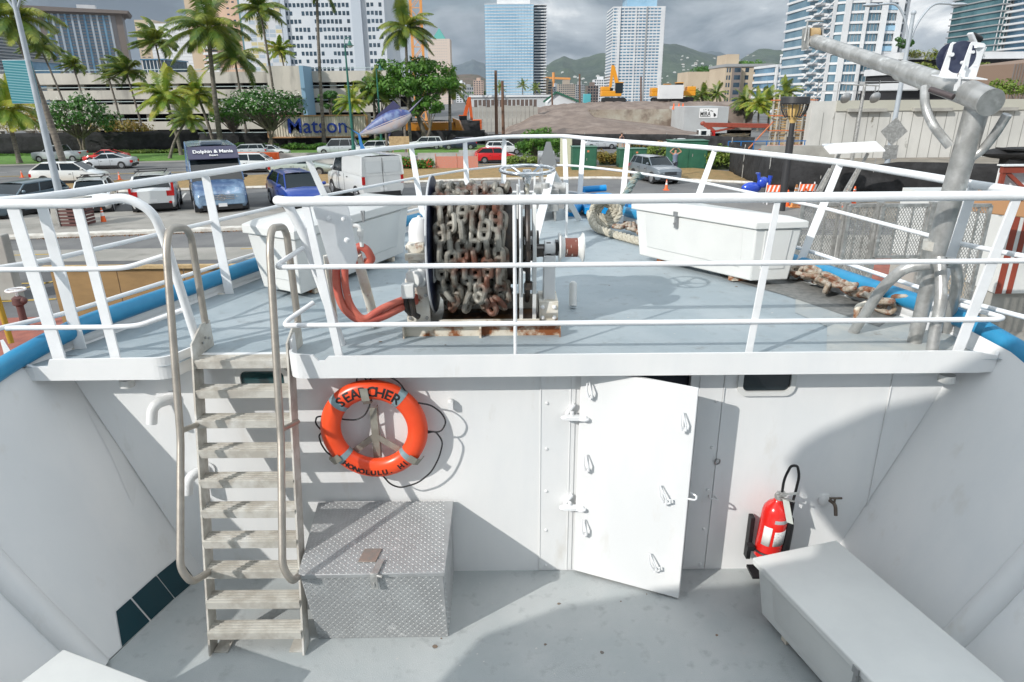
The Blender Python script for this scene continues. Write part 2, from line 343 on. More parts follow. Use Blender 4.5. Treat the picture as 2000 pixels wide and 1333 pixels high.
m.build('cover_plate', white, bulk, bevel=.002)
m = MB()
for x in (.24, 1.425):
    for z in (1.82, 2.14, 2.48, 2.83, 3.19): m.ball((x+(.002*(3.2-z)), YB-.008, z), (.012, .009, .012), 8, 5)
m.build('rivet_heads', white, bulk)
# windows
def port(x0, x1, z0, z1, nm='window'):
    def rr(a, b, c, d, r, n=5):
        out = []
        for cx, cz, s in ((b-r, d-r, 0), (a+r, d-r, 1), (a+r, c+r, 2), (b-r, c+r, 3)):
            for i in range(n+1): t = (s+i/n)*math.pi/2; out.append((cx+r*math.cos(t), cz+r*math.sin(t)))
        return out
    o1, i1 = rr(x0, x1, z0, z1, .07), rr(x0+.035, x1-.035, z0+.035, z1-.035, .045)
    w = MB(); k = len(o1)
    w.add([(x, YB-.022, z) for x, z in o1]+[(x, YB-.022, z) for x, z in i1]+[(x, YB+.001, z) for x, z in o1]+[(x, YB-.004, z) for x, z in i1],
          [(i, (i+1) % k, k+(i+1) % k, k+i) for i in range(k)]+[(i, (i+1) % k, 2*k+(i+1) % k, 2*k+i) for i in range(k)]+[(k+i, k+(i+1) % k, 3*k+(i+1) % k, 3*k+i) for i in range(k)])
    f = w.build(nm, gel, bulk)
    return MB().add([(x, YB-.005, z) for x, z in i1], [tuple(range(k))]), f
g, f = port(1.555, 1.955, 3.235, 3.50); g.build('window_pane', glassd, bulk)
g, f = port(-1.90, -1.53, 3.26, 3.49); g.build('window_pane', portglass, bulk)
# overhanging coaming lip
def band(pts, z0, z1, th=.018):
    m = MB(); rows = []
    n = len(pts)
    inn = []
    for i in range(n):
        a = V((*pts[max(i-1, 0)], 0)); b = V((*pts[min(i+1, n-1)], 0)); d = (b-a).normalized(); nn = V((-d.y, d.x, 0)); inn.append((pts[i][0]+nn.x*th, pts[i][1]+nn.y*th))
    for i in range(n-1):
        zs = [(z0[i] if isinstance(z0, list) else z0), (z0[i+1] if isinstance(z0, list) else z0), (z1[i] if isinstance(z1, list) else z1), (z1[i+1] if isinstance(z1, list) else z1)]
        a, b, c, d = pts[i], pts[i+1], inn[i+1], inn[i]
        m.add([(*a, zs[0]), (*b, zs[1]), (*b, zs[3]), (*a, zs[2]), (*d, zs[0]), (*c, zs[1]), (*c, zs[3]), (*d, zs[2])], [(0, 1, 2, 3), (7, 6, 5, 4), (3, 2, 6, 7), (0, 4, 5, 1)])
        if i == 0: m.add([(*a, zs[0]), (*d, zs[0]), (*d, zs[2]), (*a, zs[2])], [(0, 1, 2, 3)])
        if i == n-2: m.add([(*b, zs[1]), (*c, zs[1]), (*c, zs[3]), (*b, zs[3])], [(0, 1, 2, 3)])
    bm_fix = m
    return bm_fix
def arc2(c, r, a0, a1, n=8): return [(c[0]+r*math.cos(rad(a0+(a1-a0)*i/n)), c[1]+r*math.sin(rad(a0+(a1-a0)*i/n))) for i in range(n+1)]
pl = [(-3.40, 4.22), (-3.26, 4.10), (-3.12, 4.07), (-3.10, 4.07), (-3.02, 4.07), (-3.00, 4.07)]+[(-2.42, 4.07)]+arc2((-2.33, 4.20), .13, -90, -8)+[(-2.15, 4.30), (-2.11, 4.42)]
zt = [3.71, 3.62, 3.575, 3.575, 3.575, 3.625]+[3.63]*(len(pl)-6)
band(pl, 3.478, zt).build('coaming_lip', white, ship, smooth=50)
pr = [(-1.485, 4.30), (-1.475, 4.20)]+arc2((-1.37, 4.17), .10, 175, 270, 6)+[(-1.29, 4.07), (-1.26, 4.07), (-1.22, 4.07), (-1.19, 4.07), (2.88, 4.07), (3.04, 4.07), (3.16, 4.08), (3.29, 4.22)]
zt = [3.72, 3.70]+[3.645]*7+[3.64, 3.60, 3.60, 3.63, 3.63, 3.62, 3.59, 3.70]
band(pr, 3.478, zt).build('coaming_lip', white, ship, smooth=50)
m = MB(); m.b2(-2.12, -1.49, 4.262, 4.30, 3.53, 3.578); m.b2(-1.40, 3.03, 4.089, 4.27, 3.555, 3.566); m.b2(-2.98, -2.3, 4.089, 4.27, 3.555, 3.566); m.build('deck_edge_beam', white, ship)

# bulwarks: ruled surface from floor line to cap line, ribs, cap tube, outer hull skin
capL = [(-3.03, 4.56, 3.70), (-3.10, 4.33, 3.69), (-3.25, 3.98, 3.61), (-3.47, 3.4, 3.38), (-3.75, 2.6, 3.10), (-3.95, 1.5, 2.95), (-4.05, -3, 2.95)]
flL = [(-2.33, 4.56, MD), (-2.38, 4.28, MD), (-2.49, 3.98, MD), (-2.66, 3.4, MD), (-2.88, 2.6, MD), (-3.12, 1.5, MD), (-3.4, -3, MD)]
def surf(sx, t, k):    # sx=side, t along 0..6, k up 0..1
    i = min(int(t), 5); f = t-i
    a = V(flL[i]).lerp(V(flL[i+1]), f); b = V(capL[i]).lerp(V(capL[i+1]), f); p = a.lerp(b, k); bulge = math.sin(k*math.pi)*.03
    return V((sx*(p.x-bulge) if sx > 0 else p.x-bulge, p.y, p.z)) if sx < 0 else V((-(p.x-bulge), p.y, p.z))
def finesurf(sx, off=0.0):
    rows = []
    for kk in range(9):
        rows.append([surf(sx, 1+t/4, kk/8)+V((sx*off, 0, 0)) for t in range(0, 21)])
    return MB().grid(rows)
for sx in (-1, 1):
    b = finesurf(sx).build('bulwark', white, ship, smooth=60)
    if sx == 1: b.data.flip_normals()
    for t in (3.05, 5.0):
        pts = [surf(sx, t, kk/10) for kk in range(11)]
        MB().tube([p+V((-sx*-.01, 0, 0)) for p in pts], .080, 14).build('frame_rib', white, b)
    cp = [V((-sx*c[0], c[1], c[2])) for c in capL]
    if sx > 0: cp[0].x = 3.17; cp[1].x = 3.20; cp[2].x = 3.31
    ed = (EDL if sx < 0 else EDR)
    path = [V((x, y, 3.71)) for x, y in ed[1:]][::-1]+cp[1:]
    if sx < 0: path = path[0:]
    MB().tube(smoothpath(path, .12, 4), .066, 14).build('cap_rail', blue, b)
    # foredeck low bulwark + outer skin
    rows = [[V((x, y, z)) for x, y in ed] for z in (FD-.02, 3.70)]
    MB().grid(rows).build('low_bulwark', white, b, solid=.02)
    hull_top = [V((x*1.01, y+.02, 3.70)) for x, y in ed[::-1]]+[c+V((sx*.05, 0, 0)) for c in cp[1:]]
    rows = []
    for kk in range(7):
        f = kk/6; z = 3.70-f*5.0
        rows.append([V((p.x*(1-.42*f**.8)+.0, p.y*(1-.16*f) if p.y > 4.3 else p.y-(.16*f*4.3)*(max(p.y, 0)/4.3), p.z-f*(p.z+1.4))) for p in hull_top])
    MB().grid(rows).build('hull_side', white, ship, smooth=60)
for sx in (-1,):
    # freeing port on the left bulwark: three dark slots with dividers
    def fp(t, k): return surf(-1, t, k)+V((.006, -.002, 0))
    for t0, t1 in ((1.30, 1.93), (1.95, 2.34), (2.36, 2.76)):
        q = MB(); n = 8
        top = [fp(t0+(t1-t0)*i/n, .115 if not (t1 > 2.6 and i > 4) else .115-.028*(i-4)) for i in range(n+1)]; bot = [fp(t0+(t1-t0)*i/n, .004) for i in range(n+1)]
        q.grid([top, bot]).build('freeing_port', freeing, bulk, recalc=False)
# vent caps and pipe on the wall (mushroom vents bent down)
def vent(x, z, s=1.0, nm='vent_pipe'):
    m = MB(); m.tube(smoothpath([(x+.09*s, YB, z+.03*s), (x+.0*s, YB-.11*s, z+.03*s), (x-.02*s, YB-.13*s, z-.10*s)], .08*s, 6), .036*s, 14); m.cyl((x+.09*s, YB-.012, z+.03*s), (x+.09*s, YB-.002, z+.03*s), .055*s)
    m.build(nm, white, ship)
vent(-2.45, 3.22); vent(-2.30, 2.66, 1.0)
m = MB(); m.lathe([(0, .045), (.05, .048), (.06, .03)], (-2.62, YB-.06, 3.42), (0, 0, -1), 16); m.build('deck_light', gel, ship)
m = MB(); m.lathe([(0, .05), (.05, .053), (.06, .03)], (2.93, YB-.10, 3.42), (0, 0, -1), 16); m.build('deck_light', gel, ship)
m = MB(); m.lathe([(0, .018), (.03, .02), (.035, .012)], (-.43, YB-.005, 3.215), (0, -1, 0), 12); m.box((-.43, YB-.03, 3.19), (.035, .04, .05)); m.build('wall_hook', white, ship)
m = MB(); m.lathe([(0, .05), (.012, .048), (.02, .02)], (2.30, YB, 2.385), (0, -1, 0), 18); fl = m.build('tap_flange', white, ship)
m = MB(); m.tube(smoothpath([(2.33, YB-.01, 2.385), (2.35, YB-.07, 2.385), (2.35, YB-.10, 2.31)], .03), .013, 10); m.cyl((2.35, YB-.05, 2.385), (2.35, YB-.05, 2.42), .008); m.tube([(2.31, YB-.05, 2.425), (2.40, YB-.05, 2.425)], .008, 8)
m.build('water_tap', mat('bronze_tap', (.14, .11, .09), .45, .6), fl)
m = MB(); m.tube([V((1.47+.018*math.cos(a), YB-.02-.01*math.sin(a), 2.72+.028*math.sin(a))) for a in [i*math.pi/5 for i in range(10)]], .006, 6, closed=True); m.build('pad_eye', steel, ship)
m = MB(); m.tube([(1.44, YB, 2.43), (1.44, YB-.05, 2.43), (1.49, YB-.05, 2.42), (1.49, YB, 2.42)], .007, 6); m.build('pad_eye', white, ship)

# the weathertight door
door = None
A0 = rad(-22.5); hx, hy = .462, YB-.005
dx, dy = V((math.cos(A0), math.sin(A0), 0)), V((-math.sin(A0), math.cos(A0), 0))
def D(a, b, z): return V((hx, hy, 0))+dx*a+dy*b+V((0, 0, z))
m = MB(); poly = [(0.0, MD+.03), (.80, MD+.015), (.80, 3.435), (.02, 3.475)]
m.prism([D(a, -.0, z) for a, z in poly], dy*-.035); door = m.build('door', white, ship, bevel=.006)
m = MB(); m.obox(D(.04, .0, MD+.08), dx*.72, dy*.03, V((0, 0, 1.3))); m.build('door_gasket', black, door)
def dog(a, z, flip=0, inner=False):
    q = MB(); o = -.037
    q.cyl(D(a, o, z), D(a, o-.03, z), .016, n=10); q.cyl(D(a, o-.03, z), D(a, o-.042, z), .010, n=8)
    lean = .012+.03*flip
    l1 = [D(a-.012-lean*0, o-.034, z+.008), D(a-.018-lean*.5, o-.042, z+.06), D(a-.012-lean, o-.03, z+.135)]
    l2 = [D(a+.014, o-.034, z+.008), D(a+.016-lean*.4, o-.046, z+.06), D(a-.004-lean, o-.03, z+.135)]
    q.tube(l1, [.009, .007, .004], 7); q.tube(l2, [.009, .007, .004], 7)
    if flip: q.tube([D(a+.01, o-.03, z), D(a+.035, o-.04, z+.02), D(a+.03, o-.04, z+.045)], .007, 7)
    q.build('dog_handle', white_rail, door)
for z in (3.27, 2.70, 2.16): dog(.10 if z > 3 else .095, z)
dog(.735, 3.14); dog(.655, 2.57, 1); dog(.62, 2.0, 1)
q = MB(); q.tube(smoothpath([D(.79, -.03, 2.62), D(.85, -.02, 2.615), D(.85, .02, 2.625), D(.80, .03, 2.635)], .02), .007, 8); q.build('staple', white_rail, door)
for z in (3.10, 2.37):
    q = MB(); a = D(.02, -.036, z); 
    q.obox(V((hx-.10, hy-.028, z-.012)), (.15, -.012, 0), (0, -.05, 0), (0, 0, .03)); q.ball((hx-.10, hy-.05, z), (.03, .03, .014), 12, 6); q.ball(D(.06, -.06, z), (.04, .03, .014), 12, 6)
    q.bar((hx-.09, hy-.02, z+.01), (hx-.03, hy-.015, z+.09), .03, .02); q.cyl((hx-.05, hy-.045, z-.02), (hx-.05, hy-.045, z+.045), .014)
    q.obox(D(.0, -.075, z-.012), dx*.07, dy*.04, V((0, 0, .024)))
    q.build('hinge', white_rail, door, bevel=.004)

rg = random.Random(40)
m = MB()
for i in range(70):
    x, y = rg.uniform(-1.3, 2.4), rg.uniform(2.6, 4.2); s_ = rg.uniform(.003, .008); m.add([(x-s_, y-s_*.6, MD+.0016), (x+s_, y-s_*.4, MD+.0016), (x+s_*.7, y+s_, MD+.0016), (x-s_*.8, y+s_*.7, MD+.0016)], [(0, 1, 2, 3)])
for i in range(60):
    x, y = rg.uniform(-2.0, 2.4), rg.uniform(4.4, 7.5); s_ = rg.uniform(.004, .010); m.add([(x-s_, y-s_*.6, FD+.0016), (x+s_, y-s_*.4, FD+.0016), (x+s_*.7, y+s_, FD+.0016), (x-s_*.8, y+s_*.7, FD+.0016)], [(0, 1, 2, 3)])
o = m.build('paint_chips', lanew, ship, smooth=0); o['kind'] = 'stuff'
m = MB()
for i in range(26):
    x, y = (rg.uniform(-1.2, 1.6), rg.uniform(2.7, 4.1)) if i < 14 else (rg.uniform(-1.5, 2.3), rg.uniform(4.4, 6.5)); z = (MD if i < 14 else FD)+.0022; s_ = rg.uniform(.006, .022); n_ = 7; m.add([(x+s_*math.cos(k*.9)*rg.uniform(.5, 1), y+s_*math.sin(k*.9)*rg.uniform(.5, 1), z) for k in range(n_)], [tuple(range(n_))])
o = m.build('scuff_marks', mat('scuffed_primer', (.16, .15, .14), .8, c2=(.22, .15, .10), scale=20), ship, smooth=0); o['kind'] = 'stuff'

# railings -------------------------------------------------------------
RT, RM, RL = FD+1.045, FD+.64, FD+.255
def flatpost(b, t, wdir, w=.075, th=.012, taper=0.55, parent=None, nm='stanchion'):
    b, t, wd = V(b), V(t), V(wdir).normalized()
    sdn = (t-b).cross(wd).normalized()
    m = MB(); o = sdn*th/2
    pts = [b-wd*w*.5, b+wd*w*.5, b.lerp(t, .55)+wd*w*.5, t+wd*w*.5*taper+(t-b).normalized()*-.01, t-wd*w*.5*taper+(t-b).normalized()*.02, b.lerp(t, .55)-wd*w*.5]
    m.prism([p-o for p in pts], o*2); return m.build(nm, white_rail, parent, bevel=.002)
bow_rail = MB()
topL = [(-3.22, 4.22, RT), (-3.03, 4.40, RT), (-2.58, 5.84, RT), (-2.2, 7.1, RT), (-1.55, 8.6, RT), (-.99, 9.85, RT-.02), (-.55, 10.35, RT), (-.09, 10.72, RT+.02)]
topR = [(.83, 10.72, RT+.02), (1.05, 10.62, RT), (1.62, 9.95, RT-.02), (2.42, 8.6, RT-.02), (3.02, 6.35, RT), (3.12, 5.2, RT), (3.15, 4.62, RT), (3.22, 4.24, RT)]
bow_rail.tube(smoothpath(topL+topR, .25, 5), .029, 12)
RB = bow_rail.build('bow_railing', white_rail, ship)
def off(p, q, f, z): a = V(p).lerp(V(q), f); return V((a.x, a.y, z))
postsL = [((-3.10, 4.42), topL[1]), ((-2.60, 5.80), topL[2]), ((-1.92, 7.55), (-2.12, 7.3, RT)), ((-1.22, 8.85), (-1.30, 9.18, RT)), ((-.62, 9.90), (-.66, 10.22, RT)), ((-.12, 10.50), topL[7])]
postsR = [((.86, 10.48), topR[0]), ((1.10, 10.2), (1.10, 10.56, RT)), ((1.58, 9.28), (1.66, 9.88, RT-.02)), ((2.12, 7.95), (2.48, 8.45, RT-.02)), ((2.72, 6.12), (3.02, 6.35, RT)), ((3.12, 4.66), (3.15, 4.66, RT))]
for b, t in postsL+postsR:
    flatpost((b[0]*(1-.085/abs(b[0])) if abs(b[0]) > .9 else b[0], b[1]-(.06 if b[1] > 9 else 0), FD), (t[0], t[1], RT-.02), (1, -.15 if b[0] > 0 else .15, 0), .075, .014, .85, RB)
for z, r in ((RM, .0165), (RL, .0165)):
    f = (z-FD)/1.045
    ps = [off((*b, 0), (t[0], t[1], 0), f, z) for b, t in postsL]+[off((*b, 0), (t[0], t[1], 0), f, z) for b, t in postsR]
    ps = [V((-3.30, 4.12, z)) if z == RM else V((-3.32, 4.10, z))]+ps+[V((3.36, 4.12, z))]
    MB().tube(smoothpath(ps, .1, 4), r, 10).build('rail', white_rail, RB)
# athwart railing over the break, left piece
YR = 4.13
RA = MB().tube(smoothpath([(-3.25, 4.19, RT), (-3.1, YR, RT), (-2.55, YR, RT), (-2.34, YR+.03, RT+.035), (-2.21, YR+.06, RT-.06), (-2.19, YR+.10, RT-.25), (-2.14, YR+.20, FD)], .12, 6), .029, 12).build('break_railing', white_rail, ship)
flatpost((-2.97, YR, FD), (-3.02, YR, RT-.02), (1, 0, 0), .085, .014, .9, RA); flatpost((-2.60, YR, FD), (-2.63, YR, RT-.02), (1, 0, 0), .065, .014, .9, RA)
for z, e in ((RM, -3.28), (RL, -3.26)):
    MB().tube(smoothpath([(e, 4.12, z), (e+.05, YR, z), (-2.60, YR, z), (-2.42, YR+.02, z), (-2.19, YR+.17, z+.06)], .06, 5), .0165, 10).build('rail', white_rail, RA)
# right piece
RC = MB().tube(smoothpath([(-1.20, 4.46, FD), (-1.34, 4.32, RT-.22), (-1.42, 4.30, RT-.02), (-1.45, 4.20, RT), (-1.36, YR, RT), (-1.0, YR, RT), (3.28, YR, RT)], .07, 6), .030, 12).build('break_railing', white_rail, ship)
for x0, x1, w in ((.022, .022, .022), (1.555, 1.62, .045), (2.93, 3.07, .07)):
    if w < .03: MB().tube([(x0, YR, FD-.1), (x1, YR, RT-.02)], .0125, 10).build('stanchion', white_rail, RC)
    else: flatpost((x0, YR+.01, FD), (x1, YR, RT-.01), (1, 0, 0), w, .016, .8, RC)
flatpost((-1.13, YR, FD), (-1.245, YR, RT-.02), (1, .0, 0), .05, .02, .9, RC)
for z, e in ((RM, 3.32), (RL, 3.20)):
    MB().tube(smoothpath([(e-.10, 4.45, z), (e+.0, YR+.03, z), (e-.06, YR, z), (-1.30, YR, z), (-1.47, YR+.0, z), (-1.46, YR+.05, z+.02), (-1.33, 4.34, z+.09)], .03, 5), .0165, 10).build('rail', white_rail, RC)

for x, y in [(b[0], b[1]) for b, t in postsL+postsR]+[(-2.97, YR), (-2.60, YR), (1.555, YR+.01), (2.93, YR+.01), (-1.13, YR)]:
    q = MB(); q.ball((x, y, FD), (.058, .022, .012), 12, 6); q.build('weld_pad', rusty if x > 1 else cream, RB)

# ladder ---------------------------------------------------------------
lad = thing('boat_ladder', 'weathered aluminium ladder with broad flat treads and looped tan handrails', 'ladder', (-1.7, 3.5, MD))
yb_, yt_ = 3.50, 4.22     # stringer foot / head
def LL(x, z, o=0.0): t = (z-MD)/(FD-MD); return V((x, yb_+(yt_-yb_)*t+o, z))
for s, xb, xt in ((-1, -2.0, -2.115), (1, -1.375, -1.475)):
    q = MB(); a, b = LL(xb, MD), LL(xt, FD+.02)
    w = V((0, .055, -.01)); q.prism([a-w, a+w, b+w, V((xt, 4.47, FD+.0)), V((xt, 4.47, FD+.19)), V((xt, 4.34, FD+.20)), V((xt, 4.16, FD+.12)), b-w-V((0, .03, 0))], V((s*-.012, 0, 0)))
    q.obox((xb-.02*s, yb_-.02, MD+.002), (-s*.09, 0, 0), (0, .12, 0), (0, 0, .012))
    st = q.build('stringer', alu, lad)
    q = MB()
    for j in range(3): q.cyl((xt-s*.012, 4.30+.05*j, FD+.08+.02*(j % 2)), (xt-s*.024, 4.30+.05*j, FD+.08+.02*(j % 2)), .009, n=8)
    q.build('bolts', steel, st)
    hr = [(xt, 4.42, FD+.18), (xt-.02, 4.47, RT-.26), (xt-.015, 4.40, RT-.20), (xt-.02, 4.20, RT-.17), (xt-.02, 4.12, RT-.28), (xb*.4+xt*.6-.03, 3.80, MD+1.42), (xb*.7+xt*.3-.02, 3.43, MD+.72), (xb, 3.42, MD+.62), (xb, 3.68, MD+.50)]
    if s == 1: hr = [(p[0]+(.0 if i else 0), p[1], p[2]) for i, p in enumerate(hr)]
    MB().tube(smoothpath(hr, .06, 6), .0235, 14).build('handrail', alupipe, lad)
    MB().tube([(xb*.38+xt*.62-.03, 3.82, MD+1.46), LL(xb*.35+xt*.65, MD+1.40)], .018, 10).build('bracket', alupipe, lad)
nz = 10
for i in range(nz):
    z = MD+.165+i*.1825; t = (z-MD)/(FD-MD); xl = -2.0-.115*t+.008; xr = -1.375-.10*t-.008; y = LL(0, z).y
    q = MB(); q.b2(xl, xr, y-.085, y+.035, z-.006, z); q.b2(xl, xr, y-.0855, y-.079, z-.052, z-.001); q.b2(xl, xr, y+.029, y+.0355, z-.042, z-.001)
    for k in range(5): yy = y-.080+k*.0245; q.b2(xl, xr, yy, yy+.010, z-.001, z+.004)
    q.build('tread', alu, lad)

# hydraulic pedestal ------------------------------------------------------
ped = thing('control_pedestal', 'white steel pedestal with bolted plate and red hydraulic hoses beside the ladder', 'pedestal', (-1.15, 4.6, FD))
m = MB(); m.prism([(-1.16, 4.22, RM-.02), (-1.23, 4.22, RT-.05), (-1.21, 4.23, RT-.03), (-1.06, 4.30, RT-.03), (-1.03, 4.31, RT-.07), (-1.0, 4.32, RM+.02), (-1.02, 4.32, RM-.03), (-1.12, 4.27, RM-.03)], (0, .014, 0)); pp = m.build('plate', white_rail, ped, bevel=.004)
m = MB()
for u, v in ((642, 427), (672, 427), (678, 469)): p = P(u, v, y=4.235); m.lathe([(0, .018), (.012, .018), (.014, .012), (.03, .012), (.034, .006)], p, (0, -1, 0), 8)
m.build('bolt', white_rail, pp)
m = MB(); m.tube([(-1.24, 4.50, FD), (-1.24, 4.45, RM)], .022, 10); m.tube([(-1.03, 4.86, FD), (-1.05, 4.50, RM)], .036, 12); m.build('leg', cream, ped)
m = MB(); fa, fb, fc = P(682, 441, y=4.48), P(703, 441, y=4.48), P(707, 482, y=4.48); m.tube(smoothpath([fa, fb, fc], .03), .014, 10); m.cyl(fb.lerp(fc, .2), fb.lerp(fc, .5), .022, n=10); m.box(fa, (.04, .04, .08)); m.build('pipe_fitting', gel, ped)
m = MB(); m.tube([(P(706, 412, y=4.48)), P(709, 432, y=4.48)], .007, 6); m.tube([P(711, 412, y=4.48), P(711, 434, y=4.48)], .007, 6); m.build('cable_end', steel, ped)
m = MB(); m.tube(smoothpath([P(692, 520, y=4.5), P(691, 492, y=4.5), P(703, 480, y=4.5), P(717, 488, y=4.5), P(727, 508, y=4.52), P(716, 512, y=4.54)], .05), .028, 12); m.build('hose', redhose, ped)
for k, off_ in enumerate((0, .05)):
    pts = [P(u+off_*330*(1 if i < 3 else (.6 if i < 4 else 0)), v, y=yy) for i, (u, v, yy) in enumerate([(657, 505, 4.42), (657, 560, 4.42), (668, 600, 4.40), (700, 628, 4.40), (742, 622-18*k, 4.44), (785, 600-14*k, 4.55), (812, 588-8*k, 4.66)])]
    MB().tube(smoothpath(pts, .12, 6), .029 if k == 0 else .025, 12).build('hose', redhose, ped)

# wheelhouse front and roof wing just behind the viewer (unseen; outlines shaped to shade the right side of the deck)
m = MB(); m.prism([(x, -.5, z) for x, z in [(4.1, 1.5), (4.1, 6.15), (-3.1, 6.15), (-3.71, 5.95), (-4.35, 5.9), (-4.92, 5.75), (-5.16, 5.5), (-4.95, 5.15), (-4.6, 4.4), (-4.3, 1.5)]], (0, -.15, 0)); m.build('wheelhouse_front', white, ship)
m = MB(); m.prism([(x, -.5, z) for x, z in [(-3.1, 6.155), (-3.63, 6.79), (-3.76, 7.04), (-3.68, 7.18), (-3.55, 7.28), (-3.22, 7.45), (-2.77, 7.56), (-2.3, 7.85), (-1.5, 8.1), (4.1, 8.1), (4.1, 6.155)]], (0, -.15, 0)); m.build('wheelhouse_roof_wing', white, ship)

# ============================================================ GEAR ON DECK
# --- chain link mesh along local X
def link(m, c, t, nrm, L=.172, Wd=.108, r=.0205, stud=True, n=14, k=8):
    """stud link centred at c, long axis t, lying in the plane spanned by t and nrm x t"""
    t = V(t).normalized(); nrm = V(nrm); nrm = (nrm-t*nrm.dot(t)).normalized(); s_ = nrm.cross(t)
    pts = []
    hl, hw = L/2-Wd/2, Wd/2-r
    for i in range(n):
        a = 2*math.pi*i/n; x = math.cos(a)*hw+(hl if math.cos(a) > 0 else -hl); y = math.sin(a)*hw*(0.93 if abs(math.cos(a)) < .3 else 1)
        pts.append(V(c)+t*x+s_*y)
    m.tube(pts, r, k, closed=True)
    if stud: m.tube([V(c)-s_*hw, V(c)+s_*hw], [r*1.0, r*.95], k)
# --- anchor winch
win = thing('anchor_winch', 'rust-streaked white anchor windlass with a drum full of rusty chain', 'winch', (-.2, 4.9, FD))
DX0, DX1, DY, DZ = -.555, .03, 4.97, FD+.60
m = MB(); m.b2(-.785, .35, 4.62, 4.635, FD+.0, FD+.09); m.b2(-.785, .35, 4.57, 4.62, FD+.088, FD+.102); m.b2(-.785, -.775, 4.57, 4.62, FD+.0, FD+.087); m.b2(.343, .35, 4.57, 4.62, FD+.0, FD+.087); m.b2(-.235, -.22, 4.572, 4.62, FD, FD+.087); m.build('base_channel', rusty, win)
m = MB(); m.b2(-.76, .345, 4.64, 5.50, FD+.004, FD+.06); m.b2(-.53, .20, 4.64, 4.66, FD+.062, FD+.115); m.b2(-.53, .20, 5.02, 5.04, FD+.062, FD+.2); m.build('base_plate', cream, win)
m = MB(); m.b2(-.52, .19, 4.665, 5.01, FD+.061, FD+.085); m.build('drip_tray', mat('oily_rust', (.05, .035, .03), .5, c2=(.2, .09, .03), scale=7), win)
m = MB(); m.prism([(-.735, 4.68, FD+.06), (-.735, 4.68, FD+.34), (-.735, 4.71, FD+.66), (-.735, 5.2, FD+.66), (-.735, 5.3, FD+.06)], (.12, 0, 0)); m.b2(-.75, -.60, 4.66, 4.70, FD+.55, FD+.60); m.b2(-.76, -.59, 4.655, 4.68, FD+.06, FD+.42); gb = m.build('gearbox', cream, win, bevel=.008)
q = MB()
for x in (-.735, -.615):
    for z in (FD+.13, FD+.30, FD+.38): q.cyl((x, 4.655, z), (x, 4.642, z), .013, n=6)
q.build('bolts', steel, gb)
m = MB(); m.lathe([(0, .085), (.10, .083), (.16, .075), (.195, .05), (.205, .015), (.215, .012)], (-.66, 4.86, FD+.62), (0, 0, 1), 20); m.build('gear_dome', white, win)
m = MB(); m.b2(-.76, -.59, 4.78, 4.95, FD+.60, FD+.635); m.build('dome_flange', cream, win, bevel=.003)
m = MB(); m.lathe([(0, .095), (.02, .095), (.025, .08), (.11, .08), (.115, .066), (.16, .064)], (-.60, 4.70, FD+.46), (-.55, -.75, -.12), 20); m.box((-.72, 4.53, FD+.37), (.085, .07, .10)); m.build('hydraulic_motor', gel, win, bevel=.005)
m = MB(); m.tube([(-.74, 4.54, FD+.32), (-.74, 4.56, FD+.22), (-.72, 4.6, FD+.18)], .022, 8); m.tube([(-.70, 4.52, FD+.32), (-.69, 4.53, FD+.20), (-.66, 4.55, FD+.17)], .022, 8); m.build('hose_coupling', dark, win)
m = MB(); m.lathe([(0, .50), (.010, .50), (.012, .49), (.028, .30), (.03, .1)], (DX0-.02, DY, DZ), (1, 0, 0), 40); m.build('drum_flange', navy, win)
m = MB(); m.tube([V((DX0-.02, DY+.50*math.cos(a), DZ+.50*math.sin(a))) for a in [i*math.pi/24 for i in range(48)]], .008, 8, closed=True); m.build('flange_rim', mat('flange_rim_paint', (.5, .51, .53), .5), win)
m = MB(); m.lathe([(0, .1), (.001, .47), (.012, .47), (.014, .1)], (DX1+.025, DY, DZ), (1, 0, 0), 40); m.build('drum_flange', white, win)
m = MB(); m.cyl((DX0, DY, DZ), (DX1+.02, DY, DZ), .30, n=32); m.build('drum_core', dark, win)
cm_ = MB(); rng = random.Random(3)
def wrap_chain(m, x0, x1, wraps, R, phase=0, a_off=0.0):
    pitch = .172-2*.0205-.004; circ = 2*math.pi*R; n = int(wraps*circ/pitch)
    for i in range(n):
        a = a_off+i*pitch/R; x = x0+(x1-x0)*(i/n)+rng.uniform(-.006, .006)
        if math.cos(a) > .55 and math.sin(a) < .3: continue       # far side, never seen
        rr = R+rng.uniform(-.008, .012)
        nd = V((0, math.cos(a), math.sin(a))); c = V((x, DY, DZ))+nd*rr; t = V((rng.uniform(-.14, .14), -math.sin(a), math.cos(a)))
        ax = V((1, 0, 0))
        lean = (rad(12) if i % 2 else rad(80))+rng.uniform(-.22, .22)
        nn = nd*math.cos(lean)+ax*math.sin(lean)*(1 if (i//2) % 2 else -1)
        link(m, c, t, nn)
wrap_chain(cm_, -.525, -.03, 6.3, .415)
wrap_chain(cm_, -.49, -.02, 6, .345, a_off=.4)
for i in range(10):      # slack bights under the drum
    link(cm_, (-.46+.045*i+rng.uniform(-.02, .02), DY-.34+rng.uniform(-.05, .05), DZ-.30+rng.uniform(-.06, .03)), (rng.uniform(-.5, .5), rng.uniform(-.6, .6), rng.choice((-1, 1))*rng.uniform(.4, 1)), (rng.uniform(-1, 1), rng.uniform(-1, 1), rng.uniform(-1, 1)))
cm_.build('wound_chain', chainm, win, recalc=False)
m = MB()
for x in (.055, .150): m.prism([(x, 4.66, FD+.06), (x, 4.62, FD+.30), (x, 4.58, FD+.6), (x, 4.66, FD+.92), (x, 4.78, FD+1.0), (x, 4.84, FD+.9), (x, 4.72, FD+.6), (x, 4.74, FD+.3), (x, 4.74, FD+.06)], (.026, 0, 0))
m.build('brake_plate', gel, win)
